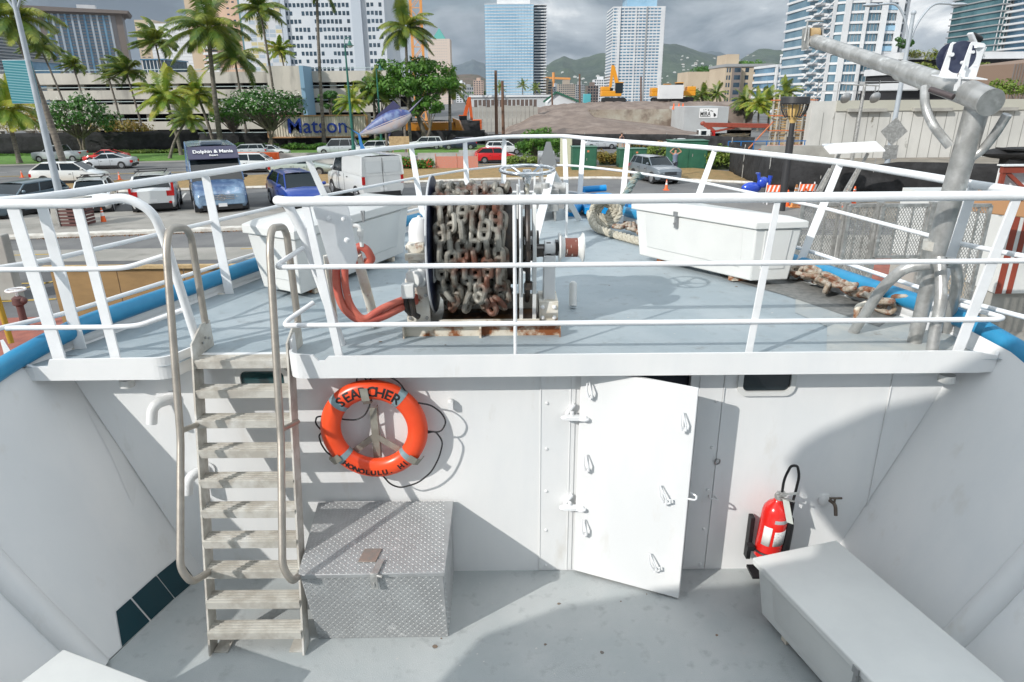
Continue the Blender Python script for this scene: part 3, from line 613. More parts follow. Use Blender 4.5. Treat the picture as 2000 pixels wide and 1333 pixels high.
m = MB(); m.tube([V((.115, DY+.42*math.cos(a), DZ+.42*math.sin(a))) for a in [rad(60+i*15) for i in range(17)]], .018, 8); m.build('brake_band', dark, win)
m = MB(); m.lathe([(0, .2), (.05, .22), (.055, .1), (.12, .1)], (.085, DY, DZ), (1, 0, 0), 24); m.box((.12, 4.60, DZ+.0), (.05, .07, .07)); m.box((.12, 4.60, DZ-.22), (.05, .06, .05)); m.box((.205, 4.70, DZ+.0), (.05, .07, .06)); m.build('gear_hub', dark, win)
m = MB(); m.cyl((.1, 4.83, DZ), (.36, 4.83, DZ), .028); m.box((.27, 4.83, DZ), (.03, .07, .09)); m.box((.33, 4.83, DZ), (.02, .09, .10)); m.build('shaft', dark, win)
m = MB(); m.prism([(.235, 4.76, FD+.06), (.235, 4.76, FD+.30), (.235, 4.77, DZ-.05), (.235, 4.92, DZ-.05), (.235, 4.95, FD+.06)], (.085, 0, 0)); m.cyl((.24, 4.83, DZ), (.32, 4.83, DZ), .052); m.build('bearing_stand', white, win, bevel=.005)
m = MB(); m.b2(.20, .34, 4.70, 5.0, FD+.062, FD+.23); fo = m.build('stand_foot', cream, win, bevel=.004)
q = MB()
for x in (.225, .31):
    for z in (FD+.11, FD+.19): q.lathe([(0, .016), (.012, .016), (.018, .008)], (x, 4.70, z), (0, -1, 0), 6)
q.build('bolts', white_rail, fo)
spool = [(0, .104), (.010, .107), (.018, .092), (.030, .074), (.045, .067), (.09, .065), (.135, .067), (.152, .074), (.164, .092), (.172, .107), (.182, .104)]
m = MB(); m.lathe(spool, (.345, 4.83, DZ), (1, 0, 0), 36); ws = m.build('warping_head', gel, win)
m = MB(); m.lathe([(0, .066), (.004, .0695), (.047, .068), (.09, .0695), (.094, .066)], (.389, 4.83, DZ), (1, 0, 0), 36); m.build('worn_barrel', mat('worn_brown_barrel', (.19, .06, .04), .5, c2=(.6, .55, .48), scale=22, lo=.6, hi=.62, stretch=(3, .6, .6), bump=.002), ws)
# chrome handwheel on its stem
hw = V((.115, 4.80, FD+1.155)); hn = V((.0, -.06, 1)).normalized(); e1 = hn.cross(V((0, 1, 0))).normalized(); e2 = hn.cross(e1)
m = MB(); m.tube([hw+(e1*math.cos(a)+e2*math.sin(a))*.185 for a in [i*math.pi/24 for i in range(48)]], .0135, 10, closed=True); wh = m.build('handwheel', chrome, win)
m = MB(); m.lathe([(-.10, .022), (-.06, .032), (-.03, .036), (.0, .03)], hw, hn, 16)
for k in range(5): a = rad(20+72*k); dd = e1*math.cos(a)+e2*math.sin(a); m.bar(hw-hn*.05+dd*.02, hw+dd*.178, .022, .006, up=hn)
m.build('spokes', chrome, wh)
m = MB(); m.tube([(.115, 4.80, FD+1.08), (.112, 4.74, FD+.62)], .017, 10); m.tube([(.112, 4.74, FD+.64), (.112, 4.72, FD+.54)], .026, 10); m.build('brake_stem', mat('greased_stem', (.42, .37, .25), .45, .4, c2=(.55, .54, .5), scale=8), win)
m = MB(); m.b2(.09, .15, 4.66, 4.80, FD+.66, FD+.69); m.prism([(.04, 4.82, FD+.55), (.04, 4.72, FD+1.06), (.04, 4.80, FD+1.06), (.04, 4.93, FD+.6)], (.01, 0, 0)); m.prism([(.165, 4.75, FD+.06), (.165, 4.75, FD+.5), (.165, 4.72, FD+.9), (.165, 4.78, FD+.9), (.165, 4.80, FD+.06)], (.008, 0, 0)); m.build('stem_bracket', white, win)

# loose steel stub and pipe bollards standing on the foredeck
m = MB(); m.tube([(.505, 5.35, FD+.18), (.50, 5.27, FD+.02)], .032, 12); m.ball((.505, 5.35, FD+.18), .032, 12, 6); tag(m.build('deck_stub', gel), 'short white capped pipe stub leaning beside the anchor windlass', 'pipe stub')
m = MB(); m.tube(smoothpath([(2.49, 4.62, FD), (2.47, 4.60, FD+.17), (2.47, 4.60, FD+.20), (2.54, 4.62, FD+.22)], .02), [.020]*2+[.022]*(len(smoothpath([(2.49, 4.62, FD), (2.47, 4.60, FD+.17), (2.47, 4.60, FD+.20), (2.54, 4.62, FD+.22)], .02))-2), 10); tag(m.build('deck_hook', rusty), 'small stained white hook post on deck in front of the davit foot', 'hook')

# --- bow chain stopper and fairlead
bow = thing('bow_stopper', 'white A-frame chain stopper with steel fairlead plates at the bow', 'chain stopper', (.4, 8.5, FD))
m = MB(); m.prism([(.42, 9.4, FD), (.42, 9.3, FD+.5), (.42, 10.0, FD+.9), (.42, 10.25, FD+.7), (.42, 10.3, FD)], (.03, 0, 0)); m.prism([(.60, 9.4, FD), (.60, 9.3, FD+.5), (.60, 10.0, FD+.85), (.62, 10.25, FD+.8), (.62, 10.3, FD)], (.03, 0, 0)); m.build('fairlead_plate', galv, bow)
m = MB(); m.cyl((.39, 9.9, FD+.82), (.62, 9.9, FD+.82), .09, n=18); m.prism([(.40, 9.75, FD+.70), (.66, 9.75, FD+.70), (.56, 9.75, FD+1.04), (.50, 9.75, FD+1.04)], (0, .02, 0)); m.build('roller', steel, bow)
m = MB(); m.bar((.50, 8.3, FD+.78), (.14, 6.25, FD+.06), .09, .03, up=(0, -.3, 1)); m.bar((.50, 8.3, FD+.80), (.95, 9.4, FD+.02), .07, .03); m.build('diagonal_bar', white, bow)
m = MB(); m.b2(.27, .29, 8.0, 8.1, FD, FD+.78); m.b2(.62, .64, 7.6, 7.7, FD, FD+.72); m.build('upright', white, bow)
m = MB(); m.cyl((.28, 8.05, FD+.62), (.65, 8.0, FD+.62), .07); m.box((.46, 8.0, FD+.5), (.2, .18, .26)); m.cyl((.40, 7.9, FD+.4), (.40, 7.9, FD+.7), .05); m.build('stopper_body', galv, bow, bevel=.01)
m = MB()
for i in range(9): link(m, (.56+.035*i, 8.75+.10*i, FD+.56-.055*i), (.3, .9, -.45), (1, 0, .3) if i % 2 else (0, .4, 1), .13, .075, .013)
m.build('short_chain', galv, bow)
# blue bow fairlead hump
m = MB(); m.tube(smoothpath([(.88, 9.75, FD+.06), (1.12, 10.3, FD+.17), (1.45, 10.3, FD+.19), (1.75, 9.2, FD+.14)], .12), .085, 12); m.tube([(1.10, 10.4, FD+.30), (1.45, 10.42, FD+.32)], .05, 10); m.tube([(1.10, 10.4, FD+.30), (1.08, 10.35, FD+.14)], .05, 10); m.b2(1.05, 1.62, 9.6, 10.3, FD+.06, FD+.15)
tag(m.build('bow_fairlead', mat('bright_blue_paint', (.01, .27, .62), .35)), 'bright blue mooring fairlead at the bow edge behind the coiled rope', 'fairlead')

# --- mooring rope: big coil hung on the bulwark, tail along the deck
def twisted(m, path, r, turns=26):
    pts = smoothpath(path, .15, 6); L = [0]
    for a, b in zip(pts, pts[1:]): L.append(L[-1]+(b-a).length)
    N = max(20, int(L[-1]/.02)); P2 = []
    for i in range(N+1):
        s_ = L[-1]*i/N; j = max(k for k in range(len(L)) if L[k] <= s_+1e-9); j = min(j, len(pts)-2); f = (s_-L[j])/max(L[j+1]-L[j], 1e-6); P2.append(pts[j].lerp(pts[j+1], f))
    for st in range(3):
        out = []
        for i, p in enumerate(P2):
            t = (P2[min(i+1, N)]-P2[max(i-1, 0)]).normalized(); a = t.orthogonal().normalized(); a = V((0, 0, 1)).cross(t).normalized() if abs(t.z) < .95 else a; b = t.cross(a)
            an = i*.55+st*2.094; out.append(p+(a*math.cos(an)+b*math.sin(an))*r*.52)
        m.tube(out, r*.58, 6)
cr = thing('mooring_rope', 'thick pale mooring rope coiled against the bulwark with its tail on deck', 'rope', (1.3, 8.8, FD))
m = MB(); cc = V((1.24, 8.95, FD+.21))
for k in range(3):
    rr = .075+.045*k; pts = [cc+V((math.cos(a)*rr*1.05+.02*math.sin(3*a+k), .10*math.sin(a)*(.3)-k*.05, math.sin(a)*rr*1.1)) for a in [i*2*math.pi/14 for i in range(15)]]
    twisted(m, pts, .038)
m.build('coil', ropem, cr)
m = MB(); twisted(m, [(1.03, 8.85, FD+.20), (1.06, 8.55, FD+.06), (1.25, 8.15, FD+.05), (1.55, 7.6, FD+.05), (1.75, 7.1, FD+.05)], .048); m.build('tail', ropem, cr)
m = MB(); twisted(m, [(1.36, 8.9, FD+.10), (1.52, 9.15, FD+.35), (1.70, 9.3, FD+.62), (1.8, 9.45, FD+.60)], .05); m.build('teal_strand', rope2, cr)
# --- heaps of loose chain along the right bulwark
def heap(nm, label, a, b, n, wid, mat_, seed):
    rg = random.Random(seed); m = MB(); a, b = V(a), V(b); d = b-a; sd_ = V((d.y, -d.x, 0)).normalized()
    for i in range(n):
        f = i/(n-1); c = a+d*f+sd_*(math.sin(i*1.9)*wid*.7+rg.uniform(-wid, wid)*.5)+V((0, 0, .05+.05*abs(math.sin(i*.8))+rg.uniform(0, .06)))
        an = math.atan2(d.y, d.x)+rg.uniform(-.9, .9); t = V((math.cos(an), math.sin(an), rg.uniform(-.25, .25)))
        link(m, c, t, (rg.uniform(-1, 1), rg.uniform(-1, 1), rg.uniform(.2, 1.2)) if i % 2 else (rg.uniform(-.6, .6), rg.uniform(-.6, .6), 1), .19, .12, .021)
    return tag(m.build(nm, mat_, recalc=False), label, 'chain')
heap('chain', 'pale rusty stud-link chain heaped along the right bulwark towards the davit', (2.52, 6.45, FD), (2.98, 4.98, FD), 46, .11, chain2, 4)
heap('chain', 'rusty chain heap between the mooring rope coil and the far end of the white chest', (1.42, 8.5, FD), (1.85, 7.7, FD), 18, .10, chain2, 8)

# --- fibreglass chests
def chest(label, A, u, w, L, Wd, z0, z1, lidh=.07, taper=.04, ridge=True, latch_at=None, latch_side='front', feet=True, lip=.03, chips=True, group='white fibreglass deck chests'):
    """A = near-left ground corner, u = direction of the long side, w = direction of the short side"""
    A, u, w = V((*A, z0)), V((*u, 0)).normalized(), V((*w, 0)).normalized(); up = V((0, 0, 1)); h = z1-lidh-z0
    t = thing('deck_chest', label, 'storage chest', A+u*L/2+w*Wd/2, group)
    def C(a, b, z): return A+u*a+w*b+up*z
    q = MB(); tp = taper
    bot = [C(tp, tp, 0), C(L-tp, tp, 0), C(L-tp, Wd-tp, 0), C(tp, Wd-tp, 0)]; top = [C(0, 0, h), C(L, 0, h), C(L, Wd, h), C(0, Wd, h)]
    q.add(bot+top, [(3, 2, 1, 0), (4, 5, 6, 7)]+[(i, (i+1) % 4, (i+1) % 4+4, i+4) for i in range(4)])
    body = q.build('body', gel, t, bevel=.012)
    # raised panels on the four sides
    q = MB()
    def face(p0, p1, p2, p3, mx, my):      # p0,p1 bottom, p2,p3 top
        def F(a, b): return (p0.lerp(p1, a)).lerp(p3.lerp(p2, a), b)
        n_ = (p1-p0).cross(p3-p0).normalized(); c_ = (p0+p1+p2+p3)/4; ctr = C(L/2, Wd/2, h/2)
        if n_.dot(c_-ctr) < 0: n_ = -n_
        r_ = [F(mx, .22), F(1-mx, .22), F(1-mx, .98), F(mx, .98)]; i_ = [F(mx+.01, .24), F(1-mx-.01, .24), F(1-mx-.01, .97), F(mx+.01, .97)]
        q.add([p+n_*.0005 for p in r_]+[p+n_*.009 for p in i_], [(4, 5, 6, 7)]+[(i, (i+1) % 4, (i+1) % 4+4, i+4) for i in range(4)])
    face(bot[0], bot[1], top[1], top[0], .09, .2); face(bot[3], bot[0], top[0], top[3], .2, .2); face(bot[1], bot[2], top[2], top[1], .2, .2)
    q.build('side_panel', gel, t)
    q = MB(); e = lip
    lb = [C(-e, -e, h+.004), C(L+e, -e, h+.004), C(L+e, Wd+e, h+.004), C(-e, Wd+e, h+.004)]; lt = [p+up*lidh*.62 for p in lb]
    it = [C(.06, .06, h+lidh), C(L-.06, .06, h+lidh), C(L-.06, Wd-.06, h+lidh), C(.06, Wd-.06, h+lidh)]
    ib = [p.lerp(C(L/2, Wd/2, p.z-z0), .03) for p in lt]
    q.add(lb+lt+it, [(3, 2, 1, 0)]+[(i, (i+1) % 4, (i+1) % 4+4, i+4) for i in range(4)]+[(4+i, 4+(i+1) % 4, 8+(i+1) % 4, 8+i) for i in range(4)]+[(8, 9, 10, 11)])
    lid = q.build('lid', gel, t, bevel=.008)
    if latch_at is not None:
        q = MB(); c = C(latch_at, -e-.004, h+.0); o = w*-1
        q.obox(c-u*.022+up*.005, u*.044, o*.008, up*.045); q.obox(C(latch_at, .0, h-.11)-u*.014-w*.014, u*.028, o*.02, up*.115); q.cyl(C(latch_at, -.02, h-.10), C(latch_at, -.05, h-.06), .008, n=8); q.cyl(C(latch_at-.008, -.038, h-.02), C(latch_at-.008, -.038, h+.03), .004, n=6)
        q.build('latch', steel, t)
    if feet:
        for a in (.25, L-.3): q = MB(); q.obox(C(a, .06, -.045), u*.05, w*(Wd-.12), up*.044); q.build('foot', rusty, t)
    return t
c1 = chest('long white chest with latched front, standing beside the right bulwark on the upper deck', (2.13, 5.83), (-.59, .81), (.99, .10), 1.43, .42, FD+.06, FD+.63, .10, taper=.035, latch_at=.86)
c2_ = chest('long white chest with ridged lid on the upper deck behind the ladder', (-1.78, 5.50), (.37, .93), (-.83, .52), 1.86, .60, FD+.05, FD+.66, .12, taper=.06, latch_at=None)
c3 = chest('long white chest on the lower deck in front of the fire extinguisher', (2.12, 2.12), (-.27, .963), (.963, .27), 1.72, .62, MD+.05, MD+.50, .075, taper=.045, latch_at=.78)
c4 = chest('white chest lid corner by the left bulwark of the lower deck', (-2.46, 1.55), (.36, .93), (-.93, .36), 1.30, .60, MD+.05, MD+.52, .07, latch_at=None)

# --- tread plate toolbox
tb = thing('tool_box', 'grey aluminium tread-plate tool box at the foot of the ladder', 'tool box', (-.88, 3.9, MD))
X0, X1, Y0, Y1, ZB, ZF = -1.325, -.462, 3.60, 4.255, 2.375, 2.375
B = [V((X0, Y0+.0, MD)), V((X1+.015, Y0+.01, MD)), V((X1-.0, Y1, MD)), V((X0-.03, Y1, MD))]; Tt = [V((X0-.035, 3.525, 2.33)), V((X1+.01, 3.535, 2.33)), V((X1+.01, Y1, 2.38)), V((X0-.10, Y1, 2.38))]
q = MB(); q.add(B+Tt, [(3, 2, 1, 0), (4, 5, 6, 7)]+[(i, (i+1) % 4, (i+1) % 4+4, i+4) for i in range(4)]); bd = q.build('body', plate, tb, bevel=.004)
LT = [p+V((0, 0, .034)) for p in Tt]; LB = [p+V((0, 0, .004)) for p in Tt]
for L_ in (LT, LB):
    L_[0] += V((-.012, -.012, 0)); L_[1] += V((.012, -.012, 0))
    L_[2] += V((.012, 0, 0)); L_[3] += V((-.01, 0, 0))
q = MB(); q.add(LB+LT, [(3, 2, 1, 0), (4, 5, 6, 7)]+[(i, (i+1) % 4, (i+1) % 4+4, i+4) for i in range(4)]); ld = q.build('lid', plate, tb, bevel=.003)
def lugs(p0, p1, p3, nu, nv, par, n_, size=.011):
    q = MB(); du, dv = (p1-p0)/nu, (p3-p0)/nv; a, b = du.normalized(), dv.normalized(); n_ = V(n_).normalized()
    for i in range(nu):
        for j in range(nv):
            c = p0+du*(i+.5)+dv*(j+.5); s1 = 1 if (i+j) % 2 else -1
            t = (a+b*s1).normalized(); s_ = n_.cross(t)
            q.add([c-t*size, c+s_*size*.30, c+t*size, c-s_*size*.30, c+n_*.0028-t*size*.4, c+n_*.0028+t*size*.4], [(0, 1, 4), (1, 2, 5, 4), (2, 3, 5), (3, 0, 4, 5)])
    q.build('tread_pattern', lugm, par, smooth=0, recalc=False)
nf = (B[1]-B[0]).cross(Tt[0]-B[0]).normalized(); nf = nf if nf.y < 0 else -nf
lugs(B[0]+nf*.0005, B[1]+nf*.0005, Tt[0]+nf*.0005, 38, 24, bd, nf)
nr = (B[2]-B[1]).cross(Tt[1]-B[1]).normalized(); nr = nr if nr.x > 0 else -nr
lugs(B[1]+nr*.0005, B[2]+nr*.0005, Tt[1]+nr*.0005, 28, 24, bd, nr)
up_ = V((0, 0, 1)); lugs(LT[0]+up_*.0006, LT[1]+up_*.0006, LT[3]+up_*.0006, 38, 32, ld, up_)
q = MB(); q.obox((-1.01, 3.62, LT[0].z+.0095), (.115, 0, 0), (.02, .12, .008), (0, 0, .009)); hp = q.build('hasp_plate', mat('hasp_metal', (.30, .29, .27), .45, .5, c2=(.38, .30, .26), scale=14), tb, bevel=.001)
q = MB(); q.obox((-.905, 3.50, LT[0].z+.010), (.045, 0, 0), (.02, .13, .008), (0, 0, .006)); q.obox((-.91, 3.505, LT[0].z-.105), (.045, 0, 0), (0, -.006, 0), (0, .0, .118)); q.ball((-.888, 3.497, LT[0].z-.07), (.008, .006, .02), 8, 6); q.cyl((-.865, 3.50, LT[0].z-.0), (-.83, 3.49, LT[0].z-.0), .010, n=8); q.build('hasp', galv, tb, bevel=.001)

# --- lifebuoy
lb_ = thing('lifebuoy', 'orange lifebuoy lettered SEARCHER HONOLULU on a steel bracket on the white wall', 'lifebuoy', (-.958, 4.18, 3.06))
RC_, RW, RM_ = V((-.955, 4.165, 3.055)), .070, .300
def TP(ang, rho, off_=0.0):      # point on the ring's front, ang from +x, rho radial distance
    k = max(-1, min(1, (rho-RM_)/RW)); return RC_+V((math.cos(ang)*rho, -(RW*.78)*math.sqrt(max(0, 1-k*k))-off_, math.sin(ang)*rho))
q = MB(); N, K = 72, 20
rows = []
for i in range(N+1):
    a = 2*math.pi*i/N; rows.append([RC_+V((math.cos(a)*(RM_+RW*math.cos(b)), -RW*.78*math.sin(b), math.sin(a)*(RM_+RW*math.cos(b)))) for b in [2*math.pi*j/K for j in range(K+1)]])
q.grid(rows); ringo = q.build('ring', orange, lb_, smooth=60)
def ringtext(txt, a_mid, rho0, size, flip, spread, par, w=.040):
    n = len(txt)
    for i, ch in enumerate(txt):
        if ch == ' ': continue
        t = textmesh(ch, size, 0, bold=.0025)
        bm = bmesh.new(); vs = [bm.verts.new(p) for p in t.v]
        for f in t.f:
            try: bm.faces.new([vs[k] for k in f])
            except ValueError: pass
        bmesh.ops.remove_doubles(bm, verts=bm.verts, dist=1e-5); bmesh.ops.triangulate(bm, faces=bm.faces)
        for _ in range(2):
            es = [e for e in bm.edges if e.calc_length() > .014]
            if es: bmesh.ops.subdivide_edges(bm, edges=es, cuts=1); bmesh.ops.triangulate(bm, faces=bm.faces)
        bm.verts.ensure_lookup_table(); off_a = (i-(n-1)/2)*spread; m = MB()
        vv = []
        for v_ in bm.verts:
            if flip: ang = a_mid+off_a+v_.co.x/rho0; rho = rho0-v_.co.y
            else: ang = a_mid-off_a-v_.co.x/rho0; rho = rho0+v_.co.y
            vv.append(TP(ang, rho, .0018))
        idx = {v_: k for k, v_ in enumerate(bm.verts)}
        m.add(vv, [tuple(idx[v_] for v_ in f.verts) for f in bm.faces]); bm.free()
        m.build('letter', black, par, smooth=60, recalc=False)
ringtext('SEARCHER', rad(93), .300, .098, False, .190, ringo)
ringtext('HONOLULU. HI', rad(270), .318, .056, True, .130, ringo)
def tape(a, wid, par, m_, r0=-1.15, r1=1.0):
    q = MB(); rows = []
    for i in range(4):
        an = a+wid*(i/3-.5); rr = []
        for j in range(15):
            b = -.25+(math.pi+.5)*j/14; rr.append(RC_+V((math.cos(an)*(RM_+(RW+.0015)*math.cos(b)), -(RW*.78+.0015)*math.sin(b), math.sin(an)*(RM_+(RW+.0015)*math.cos(b)))))
        rows.append(rr)
    q.grid(rows).build('reflective_tape', m_, par, smooth=60)
for a in (52, 137, 221, 319): tape(rad(a), .155, ringo, teal)
q = MB()      # Y bracket
q.obox((-.985, 4.20, 2.80+.0), (.045, 0, 0), (0, .006, 0), (0, 0, .40)); q.obox((-.94, 4.20, 2.80), (.005, 0, 0), (0, .05, 0), (0, 0, .40))
q.bar((-.965, 4.205, 2.98), (-1.20, 4.20, 2.80), .006, .045, up=(.6, 0, 1)); q.bar((-.955, 4.205, 2.98), (-.70, 4.20, 2.80), .006, .045, up=(-.6, 0, 1))
clipm = mat('bracket_clip_metal', (.36, .35, .30), .5, .4, c2=(.27, .25, .21), scale=9); br = q.build('bracket', clipm, lb_)
for a in (96, 217, 321):
    q = MB(); an = rad(a); o_ = V((math.cos(an), 0, math.sin(an))); tg = V((-math.sin(an), 0, math.cos(an)))
    prof = [(.20, .02), (.215, -.040), (.245, -.063), (.335, -.066)] if a == 96 else [(.40, .03), (.388, -.030), (.36, -.060), (.30, -.066)]
    pp_ = [RC_+o_*r_+V((0, y_, 0)) for r_, y_ in prof]
    for p0_, p1_ in zip(pp_, pp_[1:]):
        n_ = (p1_-p0_).cross(tg).normalized()*.0035; q.add([p0_-tg*.026-n_, p0_+tg*.026-n_, p1_+tg*.026-n_, p1_-tg*.026-n_, p0_-tg*.026+n_, p0_+tg*.026+n_, p1_+tg*.026+n_, p1_-tg*.026+n_], [(3, 2, 1, 0), (4, 5, 6, 7), (0, 1, 5, 4), (1, 2, 6, 5), (2, 3, 7, 6), (3, 0, 4, 7)])
    q.build('bracket_clip', clipm, br)
def grabline(pts, nm='grab_line'):
    q = MB(); q.tube(smoothpath([RC_+V(p) for p in pts], .05, 5), .0058, 7); q.build(nm, black, lb_)
Ro = RM_+RW
def rim(a, e=0): return (math.cos(rad(a))*(Ro+e), 0.0, math.sin(rad(a))*(Ro+e))
grabline([rim(94), rim(96, .03), rim(100, .035), rim(103, .02), rim(104)])
grabline([rim(90), rim(86, .05), (.12, -.02, .41), (.20, -.02, .36), rim(48, -.01)])
grabline([rim(32), (.40, 0, .18), (.47, .0, .12), (.50, .0, .05), (.46, .0, -.03), rim(-3)])
grabline([rim(-5), (.42, .0, -.02), (.47, .0, -.10), (.44, 0, -.22), (.38, 0, -.34), (.28, 0, -.43), (.15, 0, -.47), (.08, 0, -.44), rim(-85)])
grabline([rim(164), rim(166, .03), rim(173, .035), rim(180, .0)]); grabline([rim(184), rim(187, .02), rim(196, .025), rim(207, .02), rim(215, 0)])
grabline([(-.0, .01, .24), (-.02, 0, .17), (-.06, 0, .10), (-.12, .0, .07), (-.20, .01, .07), (-.24, .01, .08)])

# --- fire extinguisher
fe = thing('fire_extinguisher', 'red fire extinguisher with black horn and hose in a wall bracket', 'fire extinguisher', (1.86, 4.14, 1.86))
q = MB(); q.lathe([(0, .09), (.0, .093), (.36, .093), (.40, .085), (.435, .062), (.455, .035), (.475, .028)], (1.862, 4.13, 2.02), (.06, .0, 1), 28); q.build('cylinder', redp, fe)
q = MB(); q.lathe([(0, .0938), (.028, .0938)], (1.883, 4.13, 2.335), (.06, 0, 1), 28); q.build('silver_band', mat('silver_tape', (.5, .52, .53), .3, .3), fe)
def cyl_label(a0, a1, z0, z1, m_, nm):
    rows = []
    for z in (z0, (z0+z1)/2, z1): rows.append([V((1.862+.06*(z-2.02)+.0942*math.cos(rad(a)), 4.13+.0942*math.sin(rad(a)), z)) for a in [a0+(a1-a0)*i/8 for i in range(9)]])
    MB().grid(rows).build(nm, m_, fe, recalc=False, solid=.0008)
paper = mat('label_paper', (.66, .66, .64), .6, c2=(.42, .44, .46), scale=60, lo=.5, hi=.58, stretch=(1, 1, 3))
cyl_label(-150, -112, 2.145, 2.30, mat('white_label', (.74, .73, .70), .6), 'paper_label'); cyl_label(-100, -35, 2.15, 2.27, paper, 'paper_label')
q = MB(); q.lathe([(0, .03), (.03, .032), (.045, .024)], (1.892, 4.13, 2.49), (0, 0, 1), 12); q.box((1.90, 4.11, 2.545), (.05, .05, .02)); q.bar((1.86, 4.10, 2.545), (1.99, 4.05, 2.585), .022, .008); q.bar((1.88, 4.10, 2.525), (1.97, 4.05, 2.52), .018, .006); q.ball((1.862, 4.09, 2.56), (.018, .012, .01), 8, 5); q.build('valve', galv, fe)
q = MB(); q.obox((1.93, 4.035, 2.36), (.05, -.0, -.02), (0, .003, 0), (-.04, .03, .17)); q.build('tag', mat('tag_card', (.58, .60, .55), .7), fe)
q = MB(); q.tube(smoothpath([(1.905, 4.12, 2.54), (1.905, 4.12, 2.66), (1.94, 4.12, 2.765), (1.985, 4.12, 2.765), (2.01, 4.12, 2.68), (1.995, 4.12, 2.50), (1.985, 4.12, 2.44)], .06, 6), .0095, 10); q.build('hose', black, fe)
q = MB(); q.lathe([(0, .021), (.1, .021), (.11, .012), (.125, .012), (.135, .035), (.20, .045), (.40, .045)], (1.985, 4.12, 2.47), (-.03, 0, -1), 18); q.build('horn', black, fe)
q = MB(); q.obox((1.745, 4.20, 1.92), (.03, 0, 0), (0, .06, 0), (0, 0, .36)); q.tube([V((1.862+.10*math.cos(rad(a)), 4.13+.10*math.sin(rad(a)), 2.075)) for a in range(-200, 21, 20)], .008, 6); q.box((1.73, 4.12, 2.09), (.05, .05, .04)); q.obox((1.75, 4.05, 1.86), (.22, 0, 0), (0, .14, 0), (0, 0, .02)); q.build('bracket', black, fe)

# --- davit crane
dv = thing('davit', 'weathered galvanised pipe davit with a white hand winch on its boom', 'davit crane', (2.78, 4.3, FD))
q = MB(); q.tube([(2.80, 4.40, FD), (2.80, 4.37, FD+.55), (2.80, 4.36, FD+.75), (2.83, 4.30, FD+1.62)], [.046, .052, .064, .070], 20); po = q.build('post', galv, dv)
q = MB(); q.tube([(2.79, 4.385, FD+.66), (2.79, 4.383, FD+.72)], [.067, .070], 20); q.build('collar', alu, po)
for pts in ([(2.73, 4.30, FD+.58), (2.60, 4.35, FD+.55), (2.53, 4.45, FD+.38), (2.48, 4.62, FD)], [(2.86, 4.36, FD+.58), (2.98, 4.42, FD+.56), (3.07, 4.48, FD+.40), (3.14, 4.60, FD)], [(2.80, 4.32, FD+.62), (2.79, 4.20, FD+.40), (2.77, 4.15, FD+.0)]):
    MB().tube(smoothpath(pts, .10, 6), .036, 14).build('leg', galv, dv)
A_, B_ = V((2.87, 4.34, 5.17)), V((2.82, 6.55, 5.62))
dB = (B_-A_).normalized(); M_ = A_.lerp(B_, .42)
q = MB(); q.tube([A_, M_], .072, 22); q.build('boom', galv, dv)
A2 = V((2.99, 4.0, 5.235)); q = MB(); o1_, o2_ = P(1934, 200, y=4.10), P(1893, 182, y=4.32); q.lathe([(0, .074), ((o2_-o1_).length, .074), ((o2_-o1_).length+.02, .068)], o1_, o2_-o1_, 26); q.lathe([(-.008, .077), (0, .077)], o1_, o2_-o1_, 26); q.build('pivot_barrel', galv, dv)
q = MB(); q.tube([M_-dB*.1, B_+dB*.25], .057, 20); q.build('boom_extension', galv, dv)
q = MB(); e = B_+dB*.22; q.obox(e+V((-.07, -.02, -.07)), (0, .14, 0), (.012, 0, 0), (0, .04, .19)); q.obox(e+V((.06, -.02, -.07)), (0, .14, 0), (.012, 0, 0), (0, .04, .19)); q.tube([e+V((-.09, .02, .0)), e+V((-.07, .05, .17)), e+V((.07, .05, .17))], .010, 8); q.build('sheave_cheek', galv, dv)
q = MB(); q.cyl(e+V((-.04, .05, .055)), e+V((.04, .05, .055)), .06, n=20); q.build('sheave', lumber, dv)
for pts in ([P(1806, 172, y=4.55), P(1806, 208, y=4.45), P(1822, 246, y=4.38), P(1855, 286, y=4.33)], [V((2.93, 4.18, 5.08)), V((2.92, 4.22, 4.98)), V((2.90, 4.28, 4.87)), V((2.82, 4.30, 4.80))]):
    MB().tube(smoothpath(pts, .08, 6), .027, 12).build('brace', galv, dv)
q = MB(); q.tube([P(1817, 175, y=4.35), P(1862, 190, y=4.22)], .018, 12); q.build('cross_pipe', mat('brown_pipe', (.10, .08, .08), .4, .4), dv)
# hand winch
wc = V((2.775, 4.46, 5.395))
q = MB(); q.obox(wc+V((-.20, -.10, -.165)), (.38, -.04, -.02), (.02, .24, .03), (0, 0, .010)); q.obox(wc+V((-.06, -.10, -.155)), (.10, 0, 0), (0, .05, 0), (0, 0, -.12)); wb = q.build('winch_base', white_rail, dv)
for k, s_ in enumerate((-.085, .085)):
    q = MB(); o_ = wc+V((s_, s_*-.1, 0)); q.prism([o_+V((-.10, 0, -.15)), o_+V((.07, 0, -.17)), o_+V((.10, 0, .12)), o_+V((.08, 0, .135)), o_+V((-.03, 0, .15)), o_+V((-.05, 0, .135))], V((.0, .007, 0))); q.build('winch_side_plate', white_rail, dv, bevel=.002)
q = MB(); ax = V((.1, 1, 0)).normalized(); q.lathe([(-.05, .135), (-.045, .14), (-.035, .14), (-.03, .06), (.09, .06), (.095, .14), (.105, .14), (.11, .135)], wc+V((-.02, .05, .02)), ax, 32); q.build('winch_reel', navy, dv)
